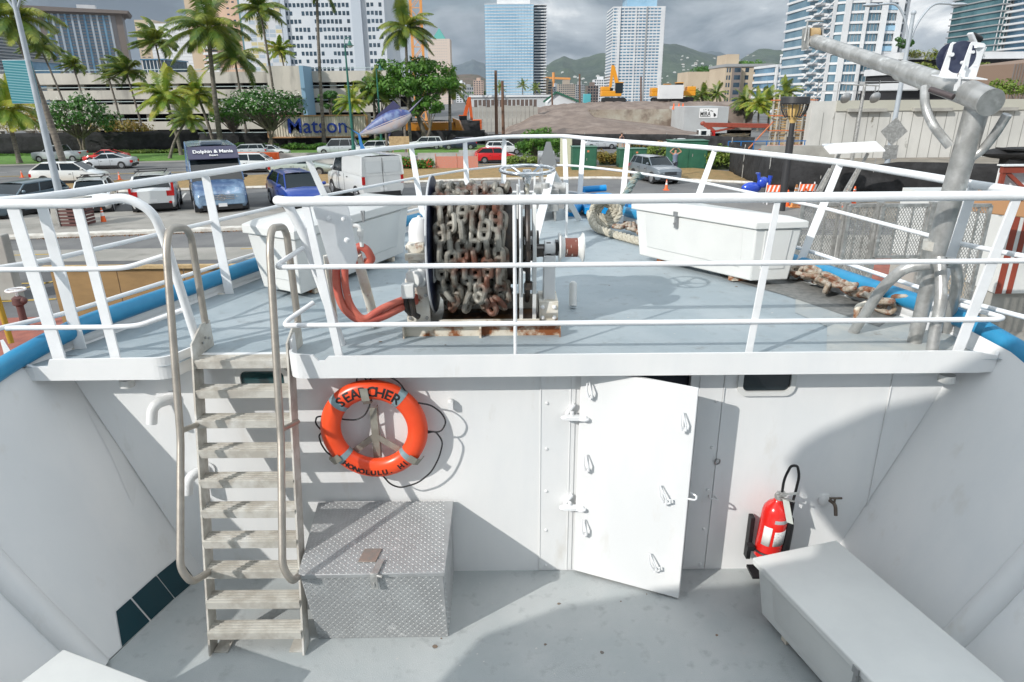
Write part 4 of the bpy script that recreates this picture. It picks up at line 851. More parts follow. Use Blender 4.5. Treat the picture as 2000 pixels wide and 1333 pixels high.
q = MB(); a_ = wc+V((-.02, -.03, -.03)); q.cyl(a_, a_+V((0, -.06, 0)), .016); q.cyl(wc+V((-.12, -.0, .04)), wc+V((-.12, -.03, .04)), .018, n=10); q.cyl(wc+V((.07, -.0, .06)), wc+V((.07, -.03, .06)), .014, n=10); q.bar(a_+V((0, -.05, 0)), a_+V((-.05, -.09, -.10)), .028, .008, up=(0, -1, 0)); q.bar(a_+V((-.05, -.09, -.10)), a_+V((-.035, -.09, -.26)), .022, .008, up=(0, -1, 0)); q.build('crank', white_rail, dv)
q = MB(); q.cyl(wc+V((-.06, .02, -.06)), wc+V((.14, .0, -.06)), .014); q.bar(wc+V((.08, -.03, .10)), wc+V((.20, .02, .10)), .03, .01); q.bar(wc+V((.20, .02, .10)), wc+V((.13, .03, -.15)), .04, .008); q.bar(wc+V((.02, 0, .22)), wc+V((.09, .02, .14)), .05, .02); q.build('winch_frame', white_rail, dv)
q = MB(); q.cyl(wc+V((.06, .02, .20)), wc+V((.16, .06, .17)), .032, n=12); q.build('strap_roll', black, dv)
q = MB(); q.tube([(2.87, 4.33, 5.12), (2.86, 4.31, 4.85)], .012, 8); q.build('yellow_stain_strip', mat('ochre_stain', (.42, .28, .09), .6), po)
for o_ in kids(dv):      # the winch is a small one
    if o_.name.startswith(('winch', 'crank', 'strap_roll')):
        c_ = wc-ORG[dv.name]
        for vv in o_.data.vertices: vv.co = c_+(vv.co-c_)*.66

# ============================================================ GROUND
def sheet(name, pts, z, m, kind='structure'):
    q = MB(); q.add([(p[0], p[1], z) for p in pts], [tuple(range(len(pts)))]); o = q.build(name, m, smooth=0, origin=(pts[0][0], pts[0][1], z)); o['kind'] = kind
    if o.data.polygons[0].normal.z < 0: o.data.flip_normals()
    return o
sheet('ground', [(-7000, 12.6), (7000, 12.6), (7000, 9000), (-7000, 9000)], 0, asphalt)
sheet('water', [(-7000, -300), (7000, -300), (7000, 12.55), (-7000, 12.55)], -1.3, mat('harbour_water', (.01, .06, .07), .08, bump=.02, bscale=3))
q = MB(); q.b2(-300, 300, 12.3, 12.62, -1.5, .02); struct(q.build('quay_wall', concrete))
TN = math.tan(rad(10))
def strip(name, x0, x1, c0, c1, z, m): return sheet(name, [(x0, c0+x0*TN), (x1, c0+x1*TN), (x1, c1+x1*TN), (x0, c1+x0*TN)], z, m)
strip('pavement', -90, -3.5, 30.9, 36.3, .13, walk)
q = MB(); a = V((-90, 30.55-90*TN, 0)); b = V((-3.3, 30.55-3.3*TN, 0)); q.bar(a+V((0, 0, .07)), b+V((0, 0, .07)), .52, .145); struct(q.build('kerb', kerbm, bevel=.02))
strip('parking_lot', -90, 14, 36.3, 45.0, .005, asphalt)
sheet('parking_lot', [(-3.3, 30), (14, 27), (14, 46), (-3.3, 46.2)], .004, parkm)
sheet('pavement', [(-90, 21.5), (-3, 23.0), (-3, 25.2), (-90, 22.3)], .006, walk)
sheet('pavement', [(-3, 12.7), (60, 12.7), (60, 24), (-3, 27)], .004, walk)
sheet('brick_paving', [P(u, v, z=0).xy for u, v in [(1700, 510), (1760, 492), (1800, 490), (1850, 515), (1860, 590), (1700, 600)]], .010, brick)
sheet('brick_paving', [(-18, 13.2), (-10.5, 13.2), (-10.5, 16.6), (-18, 16)], .008, brick)
def line(name, a, b, w, m, z=.012): q = MB(); a, b = V((*a, z)), V((*b, z)); s_ = (b-a).cross(V((0, 0, 1))).normalized()*w/2; q.quad(a-s_, b-s_, b+s_, a+s_); o = q.build(name, m, smooth=0); o['kind'] = 'structure'; return o
for a, b in [((0, 556), (100, 553)), ((0, 575), (110, 549)), ((0, 590), (110, 585)), ((0, 500), (120, 497)), ((565, 470), (520, 468)), ((470, 487), (620, 484))]:
    line('yellow_line', P(*a, z=0).xy, P(*b, z=0).xy, .12, yellow)
for u in (265, 370, 500, 625):
    p = P(u-25, 400, z=0); line('bay_line', (p.x, p.y), (p.x-1.6, p.y+4.6), .12, lanew)
line('yellow_line', (-60, 57-10.2), (8, 57+1.4), .12, yellow); line('yellow_line', (-60, 57.4-10.2), (8, 57.4+1.4), .12, yellow)
for i in range(9): x = -56+i*7; line('lane_dash', (x, 60.5+x*TN), (x+3, 60.5+(x+3)*TN), .14, lanew)
gx = [(-70, 32.5), (-24.7, 41.0), (-13.6, 43.0), (-6.6, 44.7), (-1.3, 46.0), (6, 46.2), (10.2, 45.2), (15.3, 42.6), (17, 47), (13.3, 52.0), (5, 54.5), (-1.5, 54.4), (-5.9, 53.9), (-16.2, 50.0), (-27.4, 46.4), (-70, 38.5)]
q = MB(); q.prism([(x, y, .004) for x, y in gx], (0, 0, .13)); struct(q.build('dry_grass_verge', dry, smooth=0))
q = MB(); q.tube([(x, y-.12, .06) for x, y in gx[:8]], .12, 6); struct(q.build('kerb', kerbm))
strip('grass_verge', -95, 6, 68.8, 81.5, .02, grassm); strip('pavement', -95, 6, 67.2, 68.7, .02, walk)
sheet('asphalt_yard', [(14, 30), (60, 10), (90, 60), (26, 64)], .006, mat('site_dust', (.27, .24, .2), .95, c2=(.2, .18, .15), scale=.6))

# ============================================================ VEHICLES
tyrem = mat('tyre', (.018, .018, .019), .8); rimm = mat('alloy_rim', (.45, .46, .48), .3, .8); chromeb = mat('bright_trim', (.6, .6, .62), .2, .9)
plas = mat('black_trim', (.02, .02, .022), .5); hl = mat('headlight_glass', (.55, .58, .6), .1, .2); tl = mat('tail_light', (.45, .01, .01), .2); carglass = mat('car_glass', (.012, .018, .022), .06, spec=.45)
def paint(name, c): return mat('paint_'+name, c, .28, .15, coat=.7)
def make_car(name, label, cat, pm, kind, L, Wd, H, front_glass=True, rack=False, parts=True):
    t = thing(name, label, cat, (0, 0, 0))
    hw = Wd/2; gr = .20 if kind in ('suv', 'van', 'pickup', 'cargo') else .16; wr = .34 if kind in ('suv', 'van', 'pickup', 'cargo') else .31
    f, r = L/2, -L/2
    if kind == 'sedan': st = [(f, .40, .60, .80), (f-.12, .28, .72, .90), (f-.9, gr, .86, .97), (f-1.35, gr, .93, 1), (0, gr, .95, 1), (r+1.2, gr, 1.0, 1), (r+.35, gr, 1.02, .95), (r+.08, .3, .98, .88), (r, .42, .80, .80)]; gh = (f-1.25, f-2.0, r+1.65, r+.55, .80, .62, H)
    elif kind == 'hatch': st = [(f, .38, .62, .82), (f-.12, .28, .74, .92), (f-.7, gr, .90, .98), (f-1.05, gr, .97, 1), (0, gr, 1.0, 1), (r+.8, gr, 1.04, 1), (r+.10, .26, 1.05, .94), (r, .38, .95, .88)]; gh = (f-.85, f-1.65, r+.75, r+.12, .84, .66, H)
    elif kind == 'suv': st = [(f, .42, .78, .84), (f-.10, .30, .95, .93), (f-.8, gr, 1.06, .98), (f-1.2, gr, 1.10, 1), (0, gr, 1.12, 1), (r+.8, gr, 1.14, 1), (r+.08, .3, 1.12, .95), (r, .42, 1.0, .90)]; gh = (f-1.15, f-1.85, r+.45, r+.14, .86, .72, H)
    elif kind == 'pickup': st = [(f, .45, .95, .88), (f-.10, .32, 1.08, .95), (f-.9, .25, 1.14, .98), (f-1.4, .25, 1.18, 1), (0, .25, 1.2, 1), (r+1.9, .25, 1.2, 1), (r+.08, .3, 1.2, .97), (r, .45, 1.12, .95)]; gh = (f-1.35, f-2.05, r+2.15, r+1.85, .88, .74, H)
    elif kind == 'van': st = [(f, .45, .86, .84), (f-.12, .32, 1.0, .93), (f-.6, .24, 1.25, .98), (f-.95, .24, 1.38, 1), (0, .24, 1.4, 1), (r+.1, .3, 1.4, .98), (r, .45, 1.3, .96)]; gh = (f-.85, f-1.75, r+.02, r+.0, .97, .88, H)
    else: st = [(f, .45, .92, .86), (f-.12, .32, 1.08, .93), (f-.8, .24, 1.18, .98), (f-1.15, .24, 1.25, 1), (0, .24, 1.3, 1), (r+.1, .3, 1.3, .98), (r, .45, 1.25, .96)]; gh = (f-1.10, f-1.75, r+.02, r+.0, .97, .90, H)
    q = MB(); rows = []
    for x, zb, zt, k in st:
        w = hw*k; rows.append([V((x, -w*.90, zb)), V((x, -w, zb+(zt-zb)*.22)), V((x, -w, zb+(zt-zb)*.72)), V((x, -w*.95, zt-.03)), V((x, -w*.80, zt)), V((x, 0, zt+.025)), V((x, w*.80, zt)), V((x, w*.95, zt-.03)), V((x, w, zb+(zt-zb)*.72)), V((x, w, zb+(zt-zb)*.22)), V((x, w*.90, zb))])
    q.grid([rw+[rw[0]] for rw in rows]); n_ = len(rows[0]); q.add(rows[0], [tuple(range(n_))]); q.add(rows[-1], [tuple(range(n_))[::-1]])
    xb0, xt0, xt1, xb1, kb, kt, zr = gh
    zb0 = min(s[2] for s in st if abs(s[0]-xb0) < 1.0)-.0; bz = lambda x: next((a[2]+(b[2]-a[2])*((a[0]-x)/(a[0]-b[0])) for a, b in zip(st, st[1:]) if b[0] <= x <= a[0]), st[-1][2])
    F0, R0 = bz(xb0)-.02, bz(max(xb1, r+.01))-.02; wb, wt = hw*kb, hw*kt
    c = {}
    for s_, nm in ((-1, 'r'), (1, 'l')):
        c['bf'+nm] = V((xb0, s_*wb, F0)); c['tf'+nm] = V((xt0, s_*wt, zr-.05)); c['tr'+nm] = V((xt1, s_*wt, zr-.04)); c['br'+nm] = V((xb1, s_*wb, R0))
    # roof with a little crown
    rf = []
    for k in range(5):
        x = xt0+(xt1-xt0)*k/4; dz = .05*math.sin(math.pi*(.15+.7*k/4)); rf.append([V((x, -wt, zr-.05)), V((x, -wt*.8, zr-.02+dz*.5)), V((x, 0, zr+dz*.6)), V((x, wt*.8, zr-.02+dz*.5)), V((x, wt, zr-.05))])
    q.grid(rf)
    solidside = kind in ('van', 'cargo')
    for s_, nm in ((-1, 'r'), (1, 'l')):
        for a, b, w_ in (('bf', 'tf', .07), ('br', 'tr', .10), ('tf', 'tr', .06)): q.bar(c[a+nm], c[b+nm], w_*.75, w_*.7)
        if kind not in ('van', 'cargo'):
            for fx in ((.42, .78) if kind in ('suv',) else (.45,)):
                pb = c['bf'+nm].lerp(c['br'+nm], fx+.02); pt = c['tf'+nm].lerp(c['tr'+nm], fx); q.bar(pb, pt, .06, .03)
        else:
            x1 = xt0-.75; yb_ = s_*wb; yt = s_*wt
            q.add([(x1, yb_*1.005, R0), (x1, yt*1.005, zr-.05), (xt1, yt*1.005, zr-.05), (xb1, yb_*1.005, R0)], [(0, 1, 2, 3)])
    body = q.build('body', pm, t, smooth=45)
    if kind in ('van', 'cargo'):
        q = MB(); q.add([c['brr']+V((-.012, 0, 0)), c['trr']+V((-.012, 0, 0)), c['trl']+V((-.012, 0, 0)), c['brl']+V((-.012, 0, 0))], [(0, 1, 2, 3)]); 
        bk = q.build('rear_doors', pm, t)
        q = MB()
        for s_ in (-1, 1):
            y0, y1 = s_*.06, s_*wt*.88; z0, z1 = R0+.12, zr-.24; q.add([(xb1-.022, y0, z0), (xb1-.022, y1, z0), (xb1-.022, y1, z1), (xb1-.022, y0, z1)], [(0, 1, 2, 3)])
        q.build('window', mat('fogged_panel', (.62, .65, .66), .3) if kind == 'cargo' else carglass, bk)
        q = MB(); q.b2(xb1-.03, xb1-.02, -.008, .008, .5, zr-.1); q.build('door_seam', plas, bk)
    q = MB(); q.add([c['bfr'], c['tfr'], c['tfl'], c['bfl']], [(0, 1, 2, 3)]); q.build('windshield', carglass, t)
    if not solidside:
        q = MB(); q.add([c['brr'], c['trr'], c['trl'], c['brl']], [(0, 1, 2, 3)]); q.build('rear_window', carglass, t)
        for nm in 'rl': MB().add([c['bf'+nm], c['tf'+nm], c['tr'+nm], c['br'+nm]], [(0, 1, 2, 3)]).build('side_window', carglass, t)
    else:
        for nm, s_ in (('r', -1), ('l', 1)):
            x1 = xt0-.75; MB().add([c['bf'+nm], c['tf'+nm], (x1, s_*wt, zr-.05), (x1, s_*wb, R0)], [(0, 1, 2, 3)]).build('side_window', carglass, t)
    wx = (f-.88, r+.88) if kind not in ('sedan',) else (f-.90, r+.98)
    for x in wx:
        for s_ in (-1, 1):
            w = MB(); w.lathe([(0, wr*.6), (.0, wr*.93), (.03, wr), (.19, wr), (.22, wr*.93), (.22, wr*.6)], (x, s_*(hw+.012), wr), (0, -s_, 0), 20); wo = w.build('wheel', tyrem, t)
            w = MB(); yo = s_*(hw+.016)
            w.lathe([(0, wr*.60), (.012, wr*.66), (.02, wr*.64)], (x, yo-s_*.02, wr), (0, s_, 0), 18)
            for k in range(5): a = 2*math.pi*k/5; w.bar((x, yo, wr), (x+math.cos(a)*wr*.6, yo, wr+math.sin(a)*wr*.6), .07, .02, up=(0, 1, 0))
            w.build('rim', rimm, wo)
            w = MB(); w.cyl((x, s_*(hw-.10), wr+.02), (x, s_*(hw+.006), wr+.02), wr*1.16, n=20); w.build('wheel_arch', plas, body)
    q = MB(); q.b2(r+.3, f-.3, -hw*.98, hw*.98, gr-.02, gr+.10); q.b2(f-.12, f+.015, -hw*.72, hw*.72, .24, .42); q.b2(r-.015, r+.12, -hw*.8, hw*.8, .28, .50); q.build('underbody', plas, t)
    fz = st[1][2]
    q = MB()
    for s_ in (-1, 1):
        for x in ((.55, -.45) if L < 5 else (.9, -.2)): q.b2(x-.008, x+.008, s_*(hw+.002)-.004, s_*(hw+.002)+.004, gr+.14, bz(x)-.12)
        q.b2(r+1.2, f-1.2, s_*(hw+.001)-.004, s_*(hw+.001)+.004, gr+.11, gr+.17)
        for x in (.38, -.62): q.b2(x-.10, x+.06, s_*(hw+.004)-.012, s_*(hw+.004)+.012, bz(x)-.26, bz(x)-.22)
    q.build('door_trim', plas, t)
    for s_ in (-1, 1):
        q = MB(); q.prism([(f-.03, s_*hw*.52, fz-.26), (f-.09, s_*hw*.88, fz-.23), (f-.22, s_*hw*.93, fz-.10), (f-.08, s_*hw*.55, fz-.13)], (.05, 0, 0)); q.build('headlight', hl, t)
        q = MB()
        if kind in ('van', 'cargo'): q.b2(r-.02, r+.05, min(s_*hw*.84, s_*hw*.97), max(s_*hw*.84, s_*hw*.97), .85, 1.2)
        else: q.b2(r-.015, r+.14, min(s_*hw*.62, s_*hw*.95), max(s_*hw*.62, s_*hw*.95), fz-.16, fz+.06)
        q.build('tail_light', tl, t)
        q = MB(); q.ball((xb0-.25, s_*(hw+.06), F0+.14), (.07, .10, .08), 8, 5); q.build('mirror', pm if kind != 'van' else plas, t)
    q = MB()
    for k in range(3): q.b2(f-.03, f+.022, -hw*.46, hw*.46, fz-.34+k*.07, fz-.31+k*.07)
    q.build('grille', plas if kind != 'van' else chromeb, t)
    q = MB(); q.b2(f+.016, f+.026, -.16, .16, .36, .50); q.build('licence_plate', cwht, t)
    q = MB(); q.b2(r-.028, r-.016, -.16, .16, .55, .68); q.build('licence_plate', cwht, t)
    if rack:
        q = MB()
        for s_ in (-1, 1): q.tube([(xt0-.1, s_*wt*.86, zr+.10), (xt1+.1, s_*wt*.86, zr+.10)], .022, 8)
        for x in (xt0-.3, xt1+.4): q.bar((x, -wt*.95, zr+.14), (x, wt*.95, zr+.14), .06, .035)
        q.build('roof_rack', plas, t)
    return t
def place(t, u, v, hd, far=True):
    """put the car on the ground point seen at photo pixel (u,v), heading hd degrees (0 = to the right)"""
    p = P(u, v, z=0); t.location = (p.x, p.y, .01); t.rotation_euler = (0, 0, rad(hd)); k = 1.0 if p.y < 42 else max(.76, 1-(p.y-42)*.0105); t.scale = (k, k, k); return t
Wh, Si, Gr = paint('white', (.72, .74, .74)), paint('silver', (.50, .53, .56)), paint('grey_blue', (.20, .24, .28))
place(make_car('pickup_truck', 'white pickup truck at far left behind the leaning palm trunk', 'pickup truck', Si, 'pickup', 5.6, 1.95, 1.85), 120, 316, 182)
place(make_car('parked_car', 'silver fastback sedan driving left on the far side of the road', 'car', Si, 'sedan', 4.8, 1.8, 1.40), 216, 329, 186)
place(make_car('parked_car', 'red car mostly hidden behind the silver fastback sedan', 'car', paint('red', (.55, .02, .015)), 'sedan', 4.6, 1.8, 1.40), 210, 318, 186)
place(make_car('parked_car', 'white hatchback behind the lamp post facing right', 'car', Wh, 'hatch', 4.5, 1.76, 1.50), 142, 360, 8)
place(make_car('parked_car', 'dark slate car facing the ship at the left edge of the parking row', 'car', paint('slate', (.10, .15, .19)), 'suv', 4.5, 1.85, 1.55), 50, 420, -97)
place(make_car('parked_car', 'white estate car with black roof rack parked nose towards the pavement', 'car', Wh, 'hatch', 4.5, 1.8, 1.50, rack=True), 190, 410, -66)
t = make_car('parked_car', 'white boxy hatchback seen from behind with red tail lights and roof rack', 'car', Wh, 'suv', 4.1, 1.8, 1.62, rack=True); place(t, 312, 408, 112); t.scale = (1.12,)*3
q = MB()
for s_ in (-1, 1): q.b2(-2.08, -1.98, min(s_*.77, s_*.87), max(s_*.77, s_*.87), .95, 1.40); q.ball((-2.06, s_*.66, .52), (.03, .07, .06), 8, 5)
q.build('tall_tail_light', tl, t)
bv_ = mat('blue_tour_wrap', (.06, .11, .22), .25, c2=(.24, .36, .50), scale=1.1, lo=.42, hi=.62, coat=.6, stain=(.5, .55, .66), sscale=1.6, slo=.62, shi=.7)
tv = make_car('tour_van', 'tall blue tour van with ocean wrap and Dolphin lettering above the windshield', 'van', bv_, 'van', 5.9, 2.02, 2.72); place(tv, 428, 402, -64); tv.scale = (1.2, 1.2, 1.14)
q = MB(); q.merge(textmesh('Dolphin & Mania', .25, .004, bold=.004, fit=1.35), Matrix.Translation((2.02, 0, 2.58)) @ Matrix.Rotation(rad(-22), 4, 'Y') @ Matrix.Rotation(rad(90), 4, 'Z') @ Matrix.Rotation(rad(90), 4, 'X'))
# sign board above the windshield
b_ = MB(); b_.prism([(1.28, -.92, 2.66), (1.75, -.95, 2.18), (1.75, .95, 2.18), (1.28, .92, 2.66)], (.02, 0, .03)); sb = b_.build('sign_board', mat('dark_indigo', (.05, .05, .10), .3), tv)
q = MB(); mm = Matrix.Translation((1.50+.055, 0, 2.44+.045)) @ Matrix.Rotation(rad(-46), 4, 'Y') @ Matrix.Rotation(rad(90), 4, 'Z') @ Matrix.Rotation(rad(90), 4, 'X')
q.merge(textmesh('Dolphin & Mania', .24, .004, bold=.005, fit=1.5), mm); q.build('lettering', cwht, sb, recalc=False)
q = MB(); q.merge(textmesh('Expert', .12, .004, bold=.003), mm @ Matrix.Translation((0, -.2, 0))); q.build('lettering', cwht, sb, recalc=False)
q = MB(); q.tube([V((2.975, .13*math.cos(a), .74+.13*math.sin(a))) for a in [i*math.pi/10 for i in range(20)]], .014, 6, closed=True)
for k in range(3): a = rad(90+120*k); q.bar((2.98, 0, .74), (2.98, .12*math.cos(a), .74+.12*math.sin(a)), .02, .02)
q.build('star_emblem', chromeb, tv)
q = MB(); q.b2(.2, 1.1, -.42, .42, 2.72, 2.90); q.build('roof_unit', Gr, tv, bevel=.05)
t = make_car('parked_car', 'deep blue minivan parked nose towards the pavement beside the tour van', 'car', paint('deep_blue', (.012, .05, .30)), 'hatch', 4.6, 1.8, 1.5); place(t, 582, 402, -60); t.scale = (1.15,)*3
t = make_car('cargo_van', 'plain white cargo van seen from behind with foggy rear windows', 'van', Wh, 'cargo', 5.2, 2.05, 2.1); place(t, 712, 384, 122); t.scale = (1.15,)*3
place(make_car('parked_car', 'white crossover partly hidden behind the blue tour van', 'car', Wh, 'hatch', 4.6, 1.8, 1.55), 500, 336, 5)
place(make_car('parked_car', 'silver people carrier on the far road beside the white sedan', 'car', Si, 'suv', 4.9, 1.9, 1.6), 485, 308, 185)
place(make_car('parked_car', 'low white sedan on the far road in front of the hedge', 'car', Wh, 'sedan', 4.7, 1.8, 1.4), 530, 306, 6)
place(make_car('parked_car', 'pale green sports car parked low behind the blue minivan', 'car', paint('pale_green', (.45, .52, .48)), 'sedan', 4.7, 1.8, 1.3), 590, 343, 8)
place(make_car('parked_car', 'large silver sport utility vehicle under the green street lamp', 'car', Si, 'suv', 5.2, 2.0, 1.95), 662, 302, 184)
place(make_car('parked_car', 'white sport utility vehicle under the tail of the marlin statue', 'car', Wh, 'suv', 4.9, 1.9, 1.7), 730, 302, 184)
place(make_car('parked_car', 'white sport utility vehicle with its nose left behind the bow rail stanchion', 'car', Wh, 'suv', 4.8, 1.9, 1.7), 832, 292, 184)
place(make_car('parked_car', 'dark navy sport utility vehicle on the far road at the middle of the photo', 'car', paint('navy', (.03, .035, .08)), 'suv', 4.8, 1.9, 1.6), 898, 292, 184)
place(make_car('parked_car', 'bright red car parked beyond the dry grass', 'car', paint('bright_red', (.65, .015, .02)), 'hatch', 4.2, 1.75, 1.5), 968, 318, 8)
place(make_car('parked_car', 'white car partly wrapped in plastic left of the round bush', 'car', Wh, 'suv', 4.8, 1.9, 1.6), 985, 302, 4)
place(make_car('parked_car', 'silver sedan on the road in front of the black fence graffiti', 'car', Si, 'sedan', 4.7, 1.8, 1.4), 1172, 291, 3)
place(make_car('parked_car', 'white sedan roof showing behind the green utility cabinet', 'car', Wh, 'sedan', 4.7, 1.8, 1.4), 1330, 292, 3)
place(make_car('parked_car', 'grey crossover facing the ship beside the green cabinets', 'car', paint('steel_grey', (.17, .20, .23)), 'suv', 4.4, 1.8, 1.60), 1277, 354, -74)
# boom truck with a red folding crane
bt = thing('boom_truck', 'white flatbed truck with a brick red folding boom on the site', 'truck', (0, 0, 0))
q = MB(); q.b2(.2, 2.2, -1.1, 1.1, 1.0, 2.7); q.b2(2.2, 3.6, -.95, .95, .9, 1.75); q.build('cab', Wh, bt, bevel=.10)
q = MB(); q.b2(.9, 1.8, -1.12, 1.12, 1.8, 2.5); q.prism([(2.205, -.95, 1.85), (2.205, .95, 1.85), (2.205, .95, 2.55), (2.205, -.95, 2.55)], (.01, 0, 0)); q.build('window', carglass, bt)
q = MB(); q.b2(-7.5, -.4, -1.2, 1.2, 1.0, 1.15); q.b2(-7.5, 3.4, -.5, .5, .7, 1.0); q.build('flatbed', plas, bt)
q = MB(); q.b2(-.8, -.2, -.35, .35, 1.1, 2.5); q.build('crane_post', paint('crane_red', (.5, .02, .02)), bt)
q = MB(); q.bar((.9, 0, 3.5), (-.6, 0, 2.3), .6, .7); q.bar((1.2, 0, 3.5), (-10, 0, 3.25), .7, .75); q.bar((-.5, 0, 2.3), (-4.2, 0, 3.0), .3, .35); q.ball((1.4, 0, 3.7), (.5, .4, .4), 10, 6); q.build('boom', rustred, bt, bevel=.04)
for x in (2.6, -4.6, -6.0):
    for s_ in (-1, 1): q = MB(); q.lathe([(0, .3), (.0, .48), (.05, .5), (.3, .5), (.3, .3)], (x, s_*1.15, .5), (0, -s_, 0), 18); q.build('wheel', tyrem, bt)
q = MB()
rg = random.Random(5)
for i in range(60): q.tube([(-7+rg.uniform(0, 2), rg.uniform(-1, 1), 1.2+rg.uniform(0, .8)), (-1.4-rg.uniform(0, 1.5), rg.uniform(-1, 1), 1.2+rg.uniform(0, .8))], .03, 4)
tag(q.build('rebar_load', mat('rusty_rebar', (.12, .13, .11), .8, c2=(.2, .14, .08), scale=4)), None, None).parent = bt
p = P(1385, 300, z=0); p = P(1385, 284, z=0); bt.location = (p.x, p.y, 0); bt.scale = (.62, .62, .62); bt.rotation_euler = (0, 0, rad(176)); 
# motor scooter wrapped in a blue cover
q = MB(); p = P(1478, 384, z=0); rg = random.Random(1)
sc = thing('motor_scooter', 'blue motor scooter leaning beside the striped barricade', 'scooter', (p.x, p.y, 0))
q.ball((p.x-.35, p.y, .45), (.55, .25, .32), 12, 8); q.ball((p.x+.25, p.y, .75), (.32, .22, .30), 12, 8); q.tube([(p.x+.1, p.y-.05, .6), (p.x-.05, p.y, 1.25)], .09, 8); q.tube([(p.x-.1, p.y-.3, 1.25), (p.x-.05, p.y+.3, 1.2)], .05, 8); q.tube([(p.x+.55, p.y, .6), (p.x+.62, p.y, 1.1)], .12, 8)
q.build('cover', paint('cobalt', (.02, .07, .5)), sc)
for dx in (-.7, .65): q = MB(); q.lathe([(0, .1), (0, .24), (.02, .26), (.1, .26), (.12, .2)], (p.x+dx, p.y-.05, .26), (0, 1, 0), 16); q.build('wheel', tyrem, sc)

# ============================================================ STREET FURNITURE
def cone_at(u, v, h=.72, m_=corg, label='', y=None, first=[None]):
    p = P(u, v, z=0) if y is None else V((P(u, v, y=y).x, y, 0)); t = thing('traffic_cone', label, 'traffic cone', (p.x, p.y, 0), 'traffic cones')
    q = MB(); x, yy = p.x, p.y; q.lathe([(.03, h*.20), (.05, h*.17), (h*.95, h*.045), (h, h*.03)], (x, yy, .0), (0, 0, 1), 14); q.b2(x-h*.26, x+h*.26, yy-h*.26, yy+h*.26, 0, .035); q.build('cone', m_, t)
    q = MB(); q.lathe([(h*.52, h*.107), (h*.72, h*.079)], (x, yy, .0), (0, 0, 1), 14); q.lathe([(h*.80, h*.072), (h*.86, h*.064)], (x, yy, .0), (0, 0, 1), 14); q.build('band', cwht, t)
cone_at(204, 439, .75, label='orange cone with white collar beside the slatted bin enclosure')
cone_at(234, 352, .55, label='small orange cone on the road below the silver fastback sedan')
cone_at(44, 347, .5, label='orange cone at the far left beside the white hatchback')
cone_at(1301, 372, .62, label='red-orange cone in front of the grey crossover')
for u, v, h, l in ((1536, 403, .8, 'red cone nearest the lantern post'), (1551, 405, 1.1, 'tall pale orange delineator cone between two red cones'), (1570, 402, .85, 'red cone under the right striped barricade'), (1650, 404, .95, 'white-banded red cone left of its leaning neighbour'), (1665, 400, .9, 'orange cone right of the white-banded red cone')):
    cone_at(u, v, h, label=l, m_=corg if 'pale' not in l else mat('faded_orange', (.8, .32, .10), .6))
def barricade(u, v, label, rz=0):
    p = P(u, v, z=0); t = thing('barricade', label, 'barricade', (p.x, p.y, 0), 'striped barricades'); x, y = p.x, p.y
    for s_ in (-1, 1):
        q = MB(); q.bar((x+s_*.36, y-.25, 0), (x+s_*.36, y, 1.05), .04, .04); q.bar((x+s_*.36, y+.25, 0), (x+s_*.36, y, 1.05), .04, .04); q.build('leg', cwht, t)
    q = MB(); q.obox((x-.40, y-.14, .62), (.80, 0, 0), (0, -.02, 0), (0, .05, .34)); bd_ = q.build('board', corg, t)
    q = MB()
    for k in range(4): a = x-.38+k*.21; q.obox((a, y-.165, .625), (.09, 0, 0), (0, -.004, 0), (.11, .048, .32))
    q.build('stripe', cwht, bd_)
barricade(1508, 399, 'orange and white striped barricade left of the lantern post'); barricade(1572, 397, 'orange and white striped barricade right of the lantern post')
# utility cabinets
def cabinet_at(u0, u1, v0, v1, dep, label):
    a, b = P(u0, v1, z=0), P(u1, v1, z=0); y = (a.y+b.y)/2; h = P((u0+u1)/2, v0, y=y).z; t = thing('utility_cabinet', label, 'cabinet', ((a.x+b.x)/2, y, 0), 'green utility cabinets')
    q = MB(); q.b2(a.x, b.x, y, y+dep, .0, h-.06); q.build('body', cabinet, t, bevel=.02); q = MB(); q.b2(a.x-.06, b.x+.06, y-.06, y+dep+.06, h-.058, h); q.build('top', cabinet, t, bevel=.02)
    q = MB(); n = 2
    for k in range(n): w = (b.x-a.x)/n; q.b2(a.x+w*k+.06, a.x+w*(k+1)-.06, y-.03, y-.002, .12, h-.14)
    q.build('door', cabinet, t, bevel=.01)
    q = MB(); q.b2(b.x-(b.x-a.x)*.42, b.x-(b.x-a.x)*.40, y-.05, y-.03, h*.45, h*.55); q.build('handle', galv, t)
    q = MB(); q.b2(a.x+(b.x-a.x)*.6, a.x+(b.x-a.x)*.68, y-.036, y-.031, h*.78, h*.86); q.build('warning_label', mat('label_red', (.6, .2, .1), .5), t)
cabinet_at(1117, 1165, 287, 336, 1.4, 'green utility cabinet nearest the bow railing post'); cabinet_at(1208, 1262, 291, 331, 1.4, 'green utility cabinet half hidden by the grey crossover'); cabinet_at(1308, 1380, 275, 332, 1.8, 'large green utility cabinet at the right behind the man')
q = MB(); p = P(1108, 325, z=0); q.b2(p.x-.55, p.x+.35, p.y, p.y+.7, 0, 2.3); tag(q.build('meter_box', mat('pale_meter_box', (.55, .56, .42), .6), bevel=.04), 'pale cream meter box squeezed beside the first green cabinet', 'meter box')
